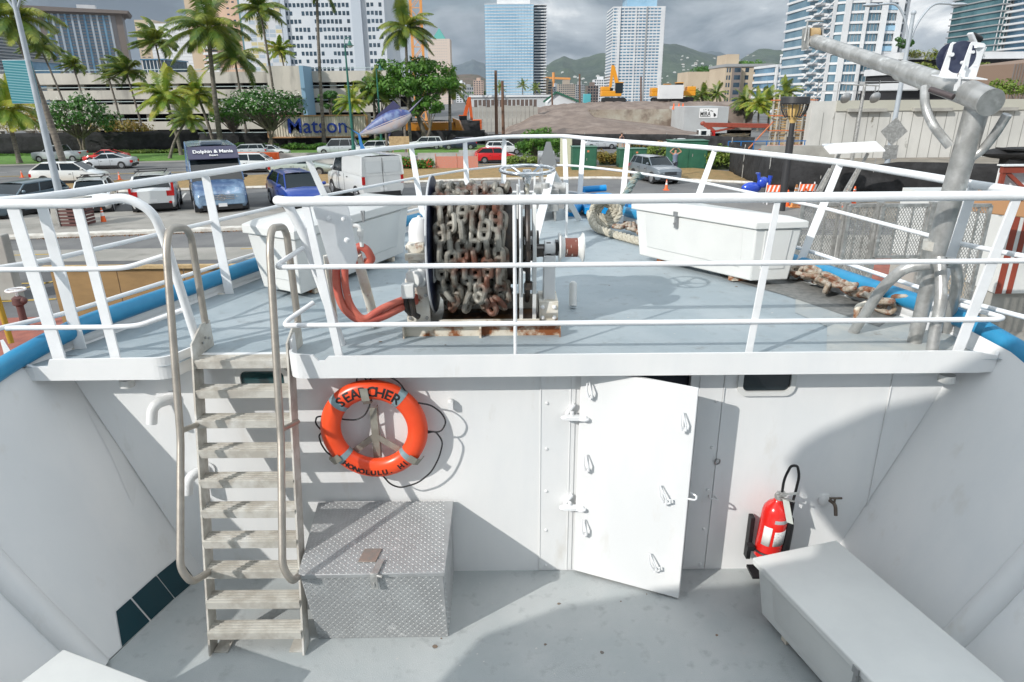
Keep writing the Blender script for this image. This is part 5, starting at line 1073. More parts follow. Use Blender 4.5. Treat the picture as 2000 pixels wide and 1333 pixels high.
# black screened construction fence
def fence(name, label, pts, h, post_every=3.0, mt=fencem, wav=.12, seed=0, sag=.12):
    rg = random.Random(seed); t = thing(name, label, 'fence', (pts[0][0], pts[0][1], 0), 'black screened site fences'); q = MB(); ps = [V((*p, 0)) for p in pts]; L = []; hh_ = (lambda p: h) if not isinstance(h, list) else (lambda p: min(zip([(p-q_).length for q_ in ps], h))[1] if len(h) < 2 else sum(hk/((p-q_).length+.05)**3 for q_, hk in zip(ps, h))/sum(1/((p-q_).length+.05)**3 for q_ in ps))
    for a, b in zip(ps, ps[1:]):
        n = max(2, int((b-a).length/.9)); L += [a.lerp(b, i/n) for i in range(n)]
    L.append(ps[-1]); rows = []
    for k in range(5):
        f = k/4; rows.append([p+V((rg.uniform(-wav, wav)*.5, rg.uniform(-wav, wav), hh_(p)*f+(rg.uniform(-sag, 0) if k == 4 else 0)+(rg.uniform(0, .1) if k == 0 else 0))) for p in L])
    q.grid(rows).build('screen', mt, t, smooth=180, solid=.01)
    acc = 0; last = ps[0]
    for a, b in zip(ps, ps[1:]):
        n = max(1, int((b-a).length/post_every))
        for i in range(n): c_ = a.lerp(b, i/n); MB().tube([c_+V((0, .12, 0)), c_+V((0, .12, hh_(c_)+.1))], .035, 6).build('post', galv, t)
    return t
fence('site_fence', 'long black screened fence behind the far road and palms', [(-90, 66), (-53, 72.4), (-40, 75), (-35, 79)], 2.15, 4, seed=1)
fence('site_fence', 'black screened fence under the container and behind the white cars', [(-35, 79), (-24, 82), (-12, 82.5), (-3, 82)], 1.65, 4, seed=6, sag=.05)
fence('site_fence', 'black screened fence at the foot of the dirt mound', [(-3.0, 82.0), (-2.4, 77), (8, 75.5), (16.4, 73.6), (23, 66)], 1.45, 4, seed=2, sag=.05)
NF = [(1425, 338, 272), (1450, 352, 286), (1500, 372, 300), (1600, 381, 310), (1700, 386, 314), (1870, 393, 316), (2030, 402, 318), (2400, 420, 320)]
fence('site_fence', 'near black screened fence running behind cones and barricades to the right', [P(u_, v_, z=0).xy for u_, v_, _ in NF], [P(u_, t_, y=P(u_, v_, z=0).y).z for u_, v_, t_ in NF], 2.6, seed=3, wav=.22, sag=.25)
fence('site_fence', 'dark fence beside the parked dump yard left of the mound', [(-14, 96), (-9, 95), (-4, 94.5)], 2.4, 3, seed=4)
# concrete traffic barriers, orange water barrier, orange mesh
def jersey(label, u, v, L_, m_=concrete, rz=2, grp='concrete road barriers', name='road_barrier'):
    p = P(u, v, z=0); q = MB(); q.prism([(-L_/2, -.28, 0), (-L_/2, .28, 0), (-L_/2, .24, .1), (-L_/2, .09, .35), (-L_/2, .07, .82), (-L_/2, -.07, .82), (-L_/2, -.09, .35), (-L_/2, -.24, .1)], (L_, 0, 0)); o = q.build(name, m_, origin=(0, 0, 0)); o.location = (p.x, p.y, 0); o.rotation_euler = (0, 0, rad(rz)); return tag(o, label, 'barrier', grp)
jersey('grey concrete barrier left of the green street lamp', 600, 318, 5.5); jersey('grey concrete barrier right of the green street lamp', 665, 320, 5.5); jersey('grey concrete barrier behind the orange mesh', 880, 318, 5.5); jersey('white-stained concrete barrier behind the cargo van', 742, 318, 5.0); jersey('grey concrete barrier beside the bright red car', 935, 312, 3.5)
for i, (u, l) in enumerate(((478, 'orange plastic barrier above the white crossover roof'), (522, 'orange plastic barrier with its end towards the lamp'))):
    p = P(u, 322, z=0); q = MB(); q.b2(p.x-1.05, p.x+1.05, p.y-.22, p.y+.22, 0, 1.0)
    for k in range(5): q.b2(p.x-1.0+k*.42, p.x-.85+k*.42, p.y-.26, p.y+.26, .1, .9)
    tag(q.build('plastic_barrier', corg, bevel=.04), l, 'barrier', 'orange plastic barriers')
p = P(895, 332, z=0); q = MB(); q.b2(p.x-1.7, p.x+1.5, p.y, p.y+.02, .05, 1.0)
for k in range(3): q.cyl((p.x-1.7+k*1.6, p.y, 0), (p.x-1.7+k*1.6, p.y, 1.2), .04, n=6)
tag(q.build('orange_mesh', mat('orange_net', (.62, .16, .09), .8, c2=(.40, .28, .24), scale=30, lo=.45, hi=.55)), 'torn orange plastic netting in front of concrete barriers', 'netting')
q = MB(); p = P(800, 310, z=0); q.b2(p.x-1.6, p.x+.2, p.y-1, p.y-.96, .9, 2.0); q.cyl((p.x-1.3, p.y-.95, 0), (p.x-1.3, p.y-.95, 1.0), .05); q.cyl((p.x, p.y-.95, 0), (p.x, p.y-.95, 1.0), .05); tag(q.build('blank_board', lumber), 'blank tan board standing behind the cargo van roof', 'board')
# street lamps
def lamp_tall(u, v, label):
    p = P(u, v, z=0); x, y = p.x, p.y; t = thing('street_lamp', label, 'street lamp', (x, y, 0)); return p, t
p, t = lamp_tall(130, 440, 'tall silver street lamp with a teal striped banner on a concrete plinth')
q = MB(); q.tube([(p.x, p.y, .9), (p.x, p.y, 9.5)], [.16, .09], 16); q.build('pole', postgrey, t)
q = MB(); q.prism([(p.x-.45, p.y-.35, 0), (p.x+.45, p.y-.35, 0), (p.x+.34, p.y-.28, 1.0), (p.x-.34, p.y-.28, 1.0)], (0, .7, 0)); q.build('plinth', concrete, t, bevel=.03)
for s_ in (-1, 1): q = MB(); q.tube(smoothpath([(p.x, p.y, 8.6), (p.x+s_*.4, p.y, 9.3), (p.x+s_*1.6, p.y, 9.6)], .5), .05, 10); q.ball((p.x+s_*1.8, p.y, 9.55), (.4, .15, .08), 10, 6); q.build('arm', postgrey, t)
bn = mat('banner_teal', (.035, .20, .24), .8)
za, zb_ = P(60, 118, y=p.y).z, P(60, 202, y=p.y).z; xa, xb = P(12, 150, y=p.y).x, P(72, 165, y=p.y).x
q = MB(); q.b2(xa, xb, p.y-.02, p.y-.005, zb_, za); bo = q.build('banner', bn, t)
q = MB()
for k in range(16):
    zz = zb_+(za-zb_)*k/16; q.add([(xa+.01, p.y-.024, zz), (xb-.01, p.y-.024, zz-.10+.0), (xb-.01, p.y-.024, zz-.06), (xa+.01, p.y-.024, zz+.04)], [(0, 1, 2, 3)]) if k else None
q.build('stripe', mat('banner_pale', (.18, .36, .40), .8), bo)
for zz in (za, zb_): q = MB(); q.tube([(xa, p.y, zz), (xb, p.y, zz)], .02, 8); q.build('banner_arm', postgrey, t)
def lamp_green(u, v, utop, vtop, label, sc=1.0):
    p = P(u, v, z=0); h = P(utop, vtop, y=p.y).z; t = thing('street_lamp', label, 'street lamp', (p.x, p.y, 0), 'green period street lamps'); x, y = p.x, p.y
    q = MB(); q.tube([(x, y, 0), (x, y, 1.0), (x, y, 1.05), (x, y, h)], [.22*sc, .20*sc, .14*sc, .07*sc], 14); q.build('pole', lampgreen, t)
    q = MB(); q.tube(smoothpath([(x, y, h), (x, y, h+.55*sc), (x+.45*sc, y, h+.6*sc), (x+.45*sc, y, h+.35*sc)], .2), .035*sc, 8); q.build('arm', lampgreen, t)
    q = MB(); q.lathe([(0, .06), (.1, .12), (.22, .15), (.34, .22), (.40, .38), (.42, .38)], (x+.45*sc, y, h+.35*sc), (0, 0, -1), 18); q.build('lamp_shade', lampgreen, t)
    q = MB(); q.lathe([(.42, .3), (.55, .22), (.60, .05)], (x+.45*sc, y, h+.35*sc), (0, 0, -1), 18); q.build('globe', mat('milky_glass', (.6, .62, .6), .3), t)
lamp_green(692, 306, 671, 88, 'tall green street lamp standing right of the shipping container lettering'); lamp_green(746, 292, 736, 135, 'green street lamp behind the marlin statue', .9)
p = P(1722, 380, z=0); x, y = p.x, p.y; t = thing('street_lamp', 'pale twin-arm street lamp with a diamond sign seen from its back', 'street lamp', (x, y, 0))
h = P(1770, 28, y=y).z
q = MB(); q.tube([(x, y, .6), (x, y, h)], [.15, .09], 14); q.ball((x, y, h+.05), .13, 10, 6); q.build('pole', postgrey, t); q = MB(); q.lathe([(0, .42), (.55, .40), (.62, .3)], (x, y, 0), (0, 0, 1), 16); q.build('plinth', concrete, t)
for s_ in (-1, 1): q = MB(); q.tube(smoothpath([(x, y, h-1.6), (x+s_*.25, y, h-.4), (x+s_*.9, y, h+.5), (x+s_*1.8, y, h+.45)], .7, 8), .055, 10); q.ball((x+s_*2.2, y, h+.42), (.45, .16, .09), 12, 6); q.build('arm', postgrey, t)
zc = P(1732, 257, y=y).z; q = MB(); q.prism([(x-.72, y-.12, zc), (x, y-.12, zc+.72), (x+.72, y-.12, zc), (x, y-.12, zc-.72)], (0, -.02, 0)); q.build('diamond_sign', galv, t)
zc = P(1728, 295, y=y).z; q = MB(); q.b2(x-.38, x+.38, y-.14, y-.12, zc-.42, zc+.3); q.build('plate_sign', galv, t)
# lantern post
p = P(1526, 412, z=0); x, y = p.x, p.y; t = thing('lantern_post', 'dark bronze lantern post with a ribbed tulip head and amber glass', 'street lamp', (x, y, 0))
zt_ = P(1541, 190, y=y).z; zb_ = P(1541, 232, y=y).z
q = MB(); q.tube([(x, y, 0), (x, y, zb_-.8), (x, y, zb_-.78), (x, y, zb_)], [.17, .17, .12, .12], 16); q.build('pole', lantern, t)
q = MB(); q.lathe([(0, .60), (.05, .64), (.30, .62), (.32, .55)], (x, y, zt_-.30), (0, 0, 1), 28); q.lathe([(0, .2), (.15, .18), (.2, .1)], (x, y, zb_-.02), (0, 0, 1), 16); cp_ = q.build('cap', lantern, t)
for k in range(12):
    a = 2*math.pi*k/12; c_, s_ = math.cos(a), math.sin(a); q = MB(); q.tube([(x+c_*.6, y+s_*.6, zt_-.28), (x+c_*.55, y+s_*.55, zt_-.55), (x+c_*.38, y+s_*.38, zt_-.85), (x+c_*.17, y+s_*.17, zb_+.1)], .028, 5); q.build('rib', lantern, t)
q = MB(); q.lathe([(0, .30), (.45, .26), (.8, .12)], (x, y, zt_-.32), (0, 0, -1), 18); q.build('amber_glass', amber, t)
# pole with round floodlights
p = P(1665, 300, y=45); x, y = p.x, 45; t = thing('floodlight_pole', 'grey pole carrying round silver floodlights in front of the concrete wall', 'floodlight', (x, y, 0))
zt_ = P(1675, 165, y=y).z; q = MB(); q.tube([(x, y, 0), (x+.1, y, zt_)], [.14, .09], 12); q.tube([(x-1.2, y, zt_), (x+1.0, y, zt_-.1)], .04, 8); q.build('pole', galv, t)
for dx in (-1.05, .8): q = MB(); q.lathe([(-.05, .1), (.0, .30), (.12, .36), (.2, .3), (.32, .18), (.36, .05)], (x+dx, y, zt_-.75), (.2, -.8, -.4), 20); q.tube([(x+dx, y, zt_-.05), (x+dx, y, zt_-.45)], .04, 8); q.build('floodlight', steel, t)
# slatted bin enclosure and info desk
p = P(155, 445, z=0); x, y = p.x, p.y; t = thing('bin_enclosure', 'brown slatted litter bin with a square concrete top on the pavement', 'litter bin', (x, y, 0))
q = MB(); q.b2(x-.55, x+.55, y-.5, y+.5, 1.18, 1.30); q.build('top', concrete, t, bevel=.02)
for k in range(7): q = MB(); z = .15+k*.145; q.b2(x-.5, x+.5, y-.46, y-.42, z, z+.10); q.b2(x+.46, x+.5, y-.46, y+.46, z, z+.10); q.build('slat', brown, t)
q = MB(); q.lathe([(0, .33), (1.0, .36)], (x, y, .1), (0, 0, 1), 18); q.build('liner', plas, t)
for s_ in (-1, 1): q = MB(); q.b2(x+s_*.52-.04, x+s_*.52+.04, y-.5, y-.42, 0, 1.2); q.build('corner_post', galv, t)
p = P(1602, 405, z=0); x, y = p.x, p.y; t = thing('sign_frame', 'tilted white panel on two slanted steel struts in front of the black fence', 'sign frame', (x, y, 0))
z1 = P(1640, 300, y=y).z
for dx in (0, 1.35): q = MB(); q.bar((x+dx-.35, y, 0), (x+dx+.55, y, z1), .10, .12); q.bar((x+dx-.55, y+.1, 0), (x+dx+.25, y+.1, z1*.72), .12, .10); q.build('strut', galv, t)
q = MB(); q.obox((x-.15, y-.5, z1), (2.6, 0, .1), (0, 1.0, .35), (0, 0, .06)); q.build('panel', white, t)
# valve bollard, yellow post at left; bollards on the pier
p = P(50, 640, z=0); x, y = p.x, p.y; t = thing('mooring_valve', 'small brown hydrant with a pale handwheel on red paving at far left', 'hydrant', (x, y, 0)); q = MB(); q.lathe([(0, .10), (.3, .08), (.55, .08), (.6, .14), (.75, .13), (.8, .06)], (x, y, 0), (0, 0, 1), 14); q.ball((x+.12, y, .68), .09, 8, 6); q.build('body', brown, t)
q = MB(); q.tube([(x+.2*math.cos(a), y+.2*math.sin(a), .95) for a in [i*math.pi/8 for i in range(16)]], .025, 6, closed=True); q.cyl((x, y, .7), (x, y, .95), .03); q.bar((x-.2, y, .95), (x+.2, y, .95), .03, .02); q.build('handwheel', cwht, t)
q = MB(); a, b = P(-12, 560, y=11.5), P(22, 670, y=11.5); q.tube([a, b], .05, 10); tag(q.build('yellow_rail', mat('ochre_paint', (.5, .28, .03), .5)), 'ochre yellow pipe rail at the left edge of the pier', 'rail')
q = MB(); a = P(2, 460, y=18); q.b2(a.x-1.5, a.x, 18, 18.3, -.0, a.z); tag(q.build('grey_cabinet', concrete, bevel=.03), 'grey upright cabinet cut by the left edge of the photo', 'cabinet')
# plywood hoarding along the quay
a, b = P(95, 522, y=13.2), P(500, 515, y=13.2); t = thing('plywood_hoarding', 'varnished orange-brown plywood hoarding along the quay behind the left railing', 'hoarding', ((a.x+b.x)/2, 13.2, 0))
n = 4
for k in range(n):
    x0 = a.x+(b.x+1.2-a.x)*k/n; x1 = a.x+(b.x+1.2-a.x)*(k+1)/n; q = MB(); q.b2(x0+.01, x1-.01, 13.2, 13.23, .05, a.z-.04); q.build('panel', ply, t)
q = MB(); q.b2(a.x-.1, b.x+1.3, 13.12, 13.24, a.z-.035, a.z+.03); q.build('top_rail', lumber, t)
# mesh gate panels on the pier
def gate(label, u0, u1, v0, v1, y, zb):
    a, b = P(u0, v0, y=y), P(u1, v0, y=y); zt = a.z; t = thing('mesh_gate', label, 'gate', ((a.x+b.x)/2, y, zb), 'galvanised mesh gates on the pier')
    q = MB()
    for s, e in (((a.x, zt), (b.x, zt)), ((a.x, zb), (b.x, zb)), ((a.x, zb), (a.x, zt)), ((b.x, zb), (b.x, zt))): q.bar((s[0], y, s[1]), (e[0], y, e[1]), .06, .06)
    for k in (1, 2): xx = a.x+(b.x-a.x)*k/3; q.bar((xx, y, zb), (xx, y, zt), .03, .03)
    q.build('frame', galv, t)
    q = MB(); st_ = .052; hgt = zt-zb; wdt = b.x-a.x
    for sg in (-1, 1):
        k = -hgt*.6
        while k < wdt+hgt*.6:
            x0, x1 = (k, k+sg*hgt*.6); z0, z1 = zb, zt
            pa, pb = V((a.x+x0, y, z0)), V((a.x+x1, y, z1)); d = pb-pa
            ts = [0, 1]
            for lim in (a.x, b.x):
                if abs(d.x) > 1e-6:
                    tt = (lim-pa.x)/d.x
                    if (d.x > 0) == (lim == a.x): ts[0] = max(ts[0], tt)
                    else: ts[1] = min(ts[1], tt)
            if ts[1]-ts[0] > .01: q.bar(pa+d*ts[0]+V((0, .004*sg, 0)), pa+d*ts[1]+V((0, .004*sg, 0)), .011, .005, up=(0, 1, 0))
            k += st_
    q.build('mesh', galv, t, smooth=0, recalc=False)
gate('mesh gate panel behind the white chest end', 1568, 1640, 400, 520, 13.0, .85); gate('mesh gate panel between the rail stanchions', 1660, 1712, 402, 640, 12.6, .6); gate('short upper mesh gate panel above the gap', 1726, 1815, 402, 450, 12.3, 2.35); gate('mesh gate panel right of the davit post', 1872, 1935, 402, 520, 12.0, .95)
q = MB()
for u, y in ((1655, 12.75), (1720, 12.4), (1822, 12.3), (1868, 12.2)): p0 = P(u, 400, y=y); q = MB(); q.bar((p0.x, y, 0), (p0.x, y, p0.z+.05), .10, .10); tag(q.build('gate_post', galv), 'galvanised square gate post on the pier, '+{1655: 'leftmost of four', 1720: 'second from the left', 1822: 'just left of the davit', 1868: 'just right of the davit'}[u], 'post', 'gate posts')
p = P(1898, 450, y=16); q = MB(); q.lathe([(0, .38), (.9, .34), (1.0, .40), (1.12, .38)], (p.x, 16, 0), (0, 0, 1), 20); tag(q.build('bollard_planter', mat('beige_cast', (.5, .42, .32), .8), bevel=0), 'beige round cast bollard standing behind the mesh gate', 'bollard')
# white kiosk with brown truss and hanging sign
t = thing('kiosk', 'white kiosk with red-brown corner stripes and a trussed canopy at the right edge', 'kiosk', (11.2, 15.5, 0))
x0 = P(1945, 560, y=15).x-.28; q = MB(); q.b2(x0, x0+6, 14.6, 19, .95, 2.75); q.build('wall', gel, t); MB().b2(x0+.05, x0+6, 14.72, 19, 0, .947).build('plinth', concrete, t)
q = MB(); q.b2(x0-.005, x0+.14, 14.585, 14.60, .95, 2.75); q.b2(x0+.24, x0+.36, 14.585, 14.60, .95, 2.75); q.build('stripe', rustred, t)
za = P(1890, 332, y=14.6).z; q = MB(); q.bar((x0-.5, 14.6, za), (x0+6, 14.6, za), .12, .14); q.bar((x0-.5, 14.6, za-.62), (x0+6, 14.6, za-.62), .10, .12)
for k in range(6): xx = x0-.45+k*.9; q.bar((xx, 14.6, za), (xx, 14.6, za-.62), .08, .08); q.bar((xx, 14.6, za), (xx+.8, 14.6, za-.62), .07, .07)
q.build('truss', rustred, t); q = MB(); q.b2(x0-.55, x0+6, 14.5, 14.7, za+.072, za+.10); q.b2(x0-.4, x0+6, 14.8, 14.84, za-.55, za); q.build('fascia', white, t)
p0 = P(1912, 362, y=13.4); q = MB(); q.obox((p0.x-.03, 13.4, p0.z-.52), (1.25, 0, -.15), (0, .05, 0), (0, 0, .50)); sg = q.build('sign_board', mat('tan_sign', (.56, .30, .15), .6), t, bevel=.02)
q = MB(); q.merge(textmesh('ROYAL HAWAII', .17, .003, bold=.004, fit=1.08), Matrix.Translation((p0.x+.60, 13.395, p0.z-.23)) @ Matrix.Rotation(rad(7), 4, 'Y') @ Matrix.Rotation(rad(90), 4, 'X')); q.build('lettering', brown, sg, recalc=False)
q = MB(); q.tube([(x0+.5, 14.58, 1.9), (x0+.5, 14.5, 1.95), (x0+.5, 14.58, 2.0)], .02, 6); q.tube([(x0+.52, 14.58, 1.6), (x0+.52, 14.5, 1.65), (x0+.52, 14.58, 1.7)], .02, 6); q.build('latch', plas, t)

# people -----------------------------------------------------------------
def person(loc, label, pose, shirt, hd=0):
    t = thing('person', label, 'person', (0, 0, 0)); me = MB()
    verts = {'pel': (0, 0, .95), 'wai': (0, 0, 1.10), 'che': (0, 0, 1.35), 'nec': (0, 0, 1.50), 'hea': (0, -.01, 1.60), 'hea2': (0, -.01, 1.72)}
    rr = {'pel': (.15, .11), 'wai': (.13, .10), 'che': (.17, .12), 'nec': (.055, .055), 'hea': (.085, .095), 'hea2': (.085, .095)}
    ed = [('pel', 'wai'), ('wai', 'che'), ('che', 'nec'), ('nec', 'hea'), ('hea', 'hea2')]
    for s_, n in ((-1, 'R'), (1, 'L')):
        if pose == 'arms_up': arm = [(.19*s_, 0, 1.42), (.42*s_, -.02, 1.56), (.22*s_, -.02, 1.74), (.12*s_, -.02, 1.78)]
        else: arm = [(.19*s_, 0, 1.42), (.24*s_, -.05, 1.15), (.18*s_, -.25, 1.05), (.12*s_, -.32, 1.05)]
        if pose == 'sit': leg = [(.10*s_, -.02, .90), (.13*s_, -.42, .92), (.13*s_, -.45, .50), (.13*s_, -.55, .45)]
        else: leg = [(.10*s_, 0, .90), (.11*s_, -.01, .50), (.12*s_, .02, .08), (.13*s_, -.14, .04)]
        for i, p in enumerate(arm): verts['a%d%s' % (i, n)] = p; rr['a%d%s' % (i, n)] = ((.055, .045, .035, .035)[i],)*2
        for i, p in enumerate(leg): verts['l%d%s' % (i, n)] = p; rr['l%d%s' % (i, n)] = ((.09, .06, .045, .04)[i],)*2
        ed += [('che', 'a0'+n), ('a0'+n, 'a1'+n), ('a1'+n, 'a2'+n), ('a2'+n, 'a3'+n), ('pel', 'l0'+n), ('l0'+n, 'l1'+n), ('l1'+n, 'l2'+n), ('l2'+n, 'l3'+n)]
    keys = list(verts); m = bpy.data.meshes.new('body'); m.from_pydata([verts[k] for k in keys], [(keys.index(a), keys.index(b)) for a, b in ed], []); o = bpy.data.objects.new('body', m); COL.objects.link(o); o.parent = t
    sk = o.modifiers.new('skin', 'SKIN'); sk.use_smooth_shade = True
    for k, v_ in zip(keys, m.skin_vertices[0].data): v_.radius = rr[k]; v_.use_root = (k == 'pel')
    o.modifiers.new('sub', 'SUBSURF').levels = 1; o.modifiers['sub'].render_levels = 2; m.materials.append(skin)
    q = MB(); q.tube([(0, 0, .90), (0, 0, 1.1), (0, 0, 1.36), (0, 0, 1.45)], [.175, .155, .19, .10], 14); q.build('shirt', shirt, t)
    q = MB(); 
    for s_ in (-1, 1):
        lg = [(.09*s_, 0, .96), (.11*s_, -.01, .55)] if pose != 'sit' else [(.09*s_, 0, .94), (.13*s_, -.40, .93)]
        q.tube(lg, [.125, .085], 10)
    q.build('shorts', mat('dark_shorts', (.05, .06, .09), .8), t)
    q = MB(); q.ball((0, .015, 1.70), (.10, .11, .10), 12, 8); q.build('hair', mat('brown_hair', (.05, .03, .02), .7), t)
    q = MB(); q.ball((0, -.115, 1.63), (.018, .02, .025), 6, 4)
    q.build('nose', skin, t)
    t.location = loc; t.rotation_euler = (0, 0, rad(hd)); return t
p = P(1316, 347, z=0); person((p.x, p.y, .12), 'person in a grey-blue tank top with both hands on the head beside the grey crossover', 'arms_up', mat('grey_blue_shirt', (.16, .20, .28), .9), 15)
p = P(1213, 296, z=0); person((p.x, p.y, .0), 'person in a dark top sitting by the far fence behind the cabinets', 'sit', mat('dark_shirt', (.08, .05, .05), .9), 20)
q = MB(); q.b2(p.x-.25, p.x+.25, p.y-.25, p.y+.3, 0, .82); tag(q.build('seat_block', concrete), 'low concrete block used as a seat by the far fence', 'block')

# marlin statue on posts ---------------------------------------------------
ym = 66.0; a, b = P(703, 262, y=ym), P(803, 222, y=ym); d = (b-a); Lm = d.length; dn = d.normalized(); upv = V((0, 0, 1)); upv = (upv-dn*upv.dot(dn)).normalized(); sdv = V((0, 1, 0))
t = thing('marlin_statue', 'blue and silver marlin statue mounted on poles above the hedge', 'statue', (a.x, ym, 0))
def sec(f, hh, ww, k0, k1, n=12): return [a+dn*Lm*f+upv*hh*(math.sin(x)+.0)+sdv*ww*math.cos(x) for x in [k0+(k1-k0)*i/n for i in range(n+1)]]
prof = [(0, .10, .06), (.12, .28, .16), (.3, .62, .32), (.5, .86, .42), (.68, .92, .46), (.82, .78, .40), (.93, .48, .26), (1.0, .22, .12)]
q = MB(); q.grid([sec(f, h_, w_, rad(-5), rad(185)) for f, h_, w_ in prof]).build('back', mat('marlin_blue', (.05, .07, .22), .45, c2=(.14, .20, .36), scale=1.6, stain=(.42, .32, .30), sscale=1.1, slo=.55, shi=.65), t, smooth=60)
q = MB(); q.grid([sec(f, h_, w_, rad(175), rad(365)) for f, h_, w_ in prof]).build('belly', mat('marlin_silver', (.50, .52, .58), .3, c2=(.58, .48, .46), scale=.9), t, smooth=60)
q = MB(); e = a+dn*Lm; q.tube([e-dn*.3+upv*.1, e+dn*1.6+upv*.9], [.16, .02], 8); q.build('bill', mat('marlin_dark', (.05, .05, .12), .4), t)
q = MB(); q.prism([a, a+dn*-.9+upv*1.0+sdv*.0, a+dn*-1.1+upv*1.5, a+dn*-.2, a+dn*-.6-upv*1.5, a+dn*-.2-upv*2.2+dn*.2, a+dn*-.15-upv*.9], (0, .06, 0)); q.build('tail_fin', mat('marlin_fin', (.04, .20, .50), .4), t)
q = MB(); s0 = a+dn*Lm*.62+upv*.85; q.prism([s0+dn*1.3, s0+dn*.9+upv*.75, s0+upv*.45, s0-dn*1.0+upv*.15, s0-dn*1.6-upv*.25], (0, .05, 0)); s1 = a+dn*Lm*.5-upv*.75; q.prism([s1, s1-dn*.5-upv*.8, s1+dn*.25-upv*.1], (0, .05, 0)); q.build('fin', mat('marlin_dark', (0, 0, 0)), t)
for f in (.5, .86): c_ = a+dn*Lm*f; q = MB(); q.cyl((c_.x, ym, 0), (c_.x, ym, c_.z-.5), .12, n=10); q.build('pole', bark, t)

# ============================================================ VEGETATION
def frond(m, base, az, el, L, droop, wind, rg, nl=20, lw=.055, ll=.62):
    dirh = V((math.cos(az), math.sin(az), 0)); pts = []
    p = V(base); d = dirh*math.cos(el)+V((0, 0, math.sin(el))); n = 10
    for i in range(n+1):
        pts.append(p.copy()); d = (d+V((0, 0, -droop/n))+V(wind)*(i/n)*.22).normalized(); p = p+d*L/n
    m.tube([pts[i] for i in (0, 3, 6, 10)], [.05, .035, .022, .008], 4, caps=False)
    for i in range(nl):
        f = .12+.86*i/nl; k = f*n; j = min(int(k), n-1); c = pts[j].lerp(pts[j+1], k-j); t = (pts[j+1]-pts[j]).normalized(); sd_ = t.cross(V((0, 0, 1)))
        if sd_.length < .1: sd_ = V((-dirh.y, dirh.x, 0))
        sd_.normalize(); un = sd_.cross(t).normalized()
        for s_ in (-1, 1):
            l = ll*(math.sin(math.pi*min(1, f*.9+.12))**.6)*rg.uniform(.85, 1.1)
            e = (sd_*s_*.80+t*.55+un*.15+V((0, 0, -.35))+V(wind)*.35).normalized(); e2 = (e+V((0, 0, -.75))+V(wind)*.2).normalized(); w = t*lw
            a_ = c; b_ = c+e*l*.5; g_ = b_+e2*l*.5
            m.add([a_-w*.5, a_+w*.5, b_+w*.55, b_-w*.55, g_], [(0, 1, 2, 3), (3, 2, 4)])
def crown_mesh(seed, L=2.6, n=22, wind=(-.9, 0, 0), droop=1.5, nl=20, lw=.075):
    rg = random.Random(seed); m = MB()
    for i in range(n):
        az = i*2.399+rg.uniform(-.25, .25); ring = i/n; el = rad(78-95*ring+rg.uniform(-10, 10))
        frond(m, (math.cos(az)*.08, math.sin(az)*.08, 0), az, el, L*rg.uniform(.85, 1.1), droop*(1.0 if ring < .6 else .7), wind, rg, nl, lw, L*.30)
    me = bpy.data.meshes.new('crown'); me.from_pydata([tuple(p) for p in m.v], [], m.f)
    return me
CROWNS = {}
def crown(kind, mt, **kw):
    if (kind, mt.name) not in CROWNS:
        me = crown_mesh(**kw); me.materials.append(mt); CROWNS[(kind, mt.name)] = me
    return CROWNS[(kind, mt.name)]
GP = 'palm trees behind the road'
def palm(y, ub, uc, vc, label, r=.17, size=1.0, kind='windy', rz=0, mt=None, zb=0, group=GP, vb=None):
    mt = mt or palmm
    base = P(ub, 290 if vb is None else vb, y=y); top = P(uc, vc, y=y); bx = base.x; base = V((bx, y, zb))
    t = thing('palm_tree', label, 'palm tree', base, group)
    cx = [base.lerp(top, f)+V(((top.x-bx)*(.35*math.sin(math.pi*f))*-.35, 0, 0)) for f in [i/9 for i in range(10)]]
    rr = [r*(1.5 if i == 0 else 1.12-.045*i) for i in range(10)]
    MB().tube(cx, rr, 9).build('trunk', bark, t, smooth=60)
    kw = dict(windy=dict(seed=11, L=2.5, n=28, wind=(-1.9, .1, -.1), droop=1.3, nl=24, lw=.10), full=dict(seed=12, L=3.45, n=26, wind=(-.5, 0, 0), droop=1.7, nl=32, lw=.085), sparse=dict(seed=13, L=3.1, n=22, wind=(-.9, 0, .0), droop=1.6, nl=26, lw=.10), small=dict(seed=14, L=2.3, n=15, wind=(-.8, 0, 0), droop=1.3, nl=13, lw=.11))[kind]
    o = bpy.data.objects.new('crown', crown(kind, mt, **kw)); COL.objects.link(o); o.parent = t; o.location = top-base; o.rotation_euler = (0, 0, rad(rz)); o.scale = (size,)*3
    if kind in ('full', 'sparse') and size > .9:
        q = MB()
        for k in range(6): a = k*1.05; q.ball(top+V((math.cos(a)*.25, math.sin(a)*.25, -.25)), .15, 8, 6)
        q.build('coconuts', mat('coconut', (.28, .14, .03), .6), t)
    return t
palm(47, 137, 22, 40, 'near leaning coconut palm whose thick trunk crosses behind the banner lamp post', .21, 1.0, 'full', 20, palmm, vb=362)
palm(84, 136, 78, 92, 'thin windblown palm just right of the banner', .13, 1.12, 'windy', 0, vb=205)
palm(90, 171, 142, 128, 'short windblown palm in front of the slab tower with the overhanging roof', .12, .85, 'windy', 30, vb=205)
palm(86, 240, 212, 152, 'slender dark palm left of its twin in front of the parking structure', .13, .85, 'small', 0, vb=245)
palm(86, 283, 246, 140, 'slender palm right of its twin in front of the parking structure', .13, 1.25, 'windy', 60, vb=270)
palm(84, 338, 303, 82, 'thin windblown palm leaning left against the open sky', .13, 1.3, 'windy', 10, vb=240)
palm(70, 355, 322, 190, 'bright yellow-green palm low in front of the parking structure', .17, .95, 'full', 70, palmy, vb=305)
palm(74, 432, 406, 58, 'tallest full palm with a ringed trunk standing over the blue van', .26, 1.45, 'full', 0, palmm, vb=292)
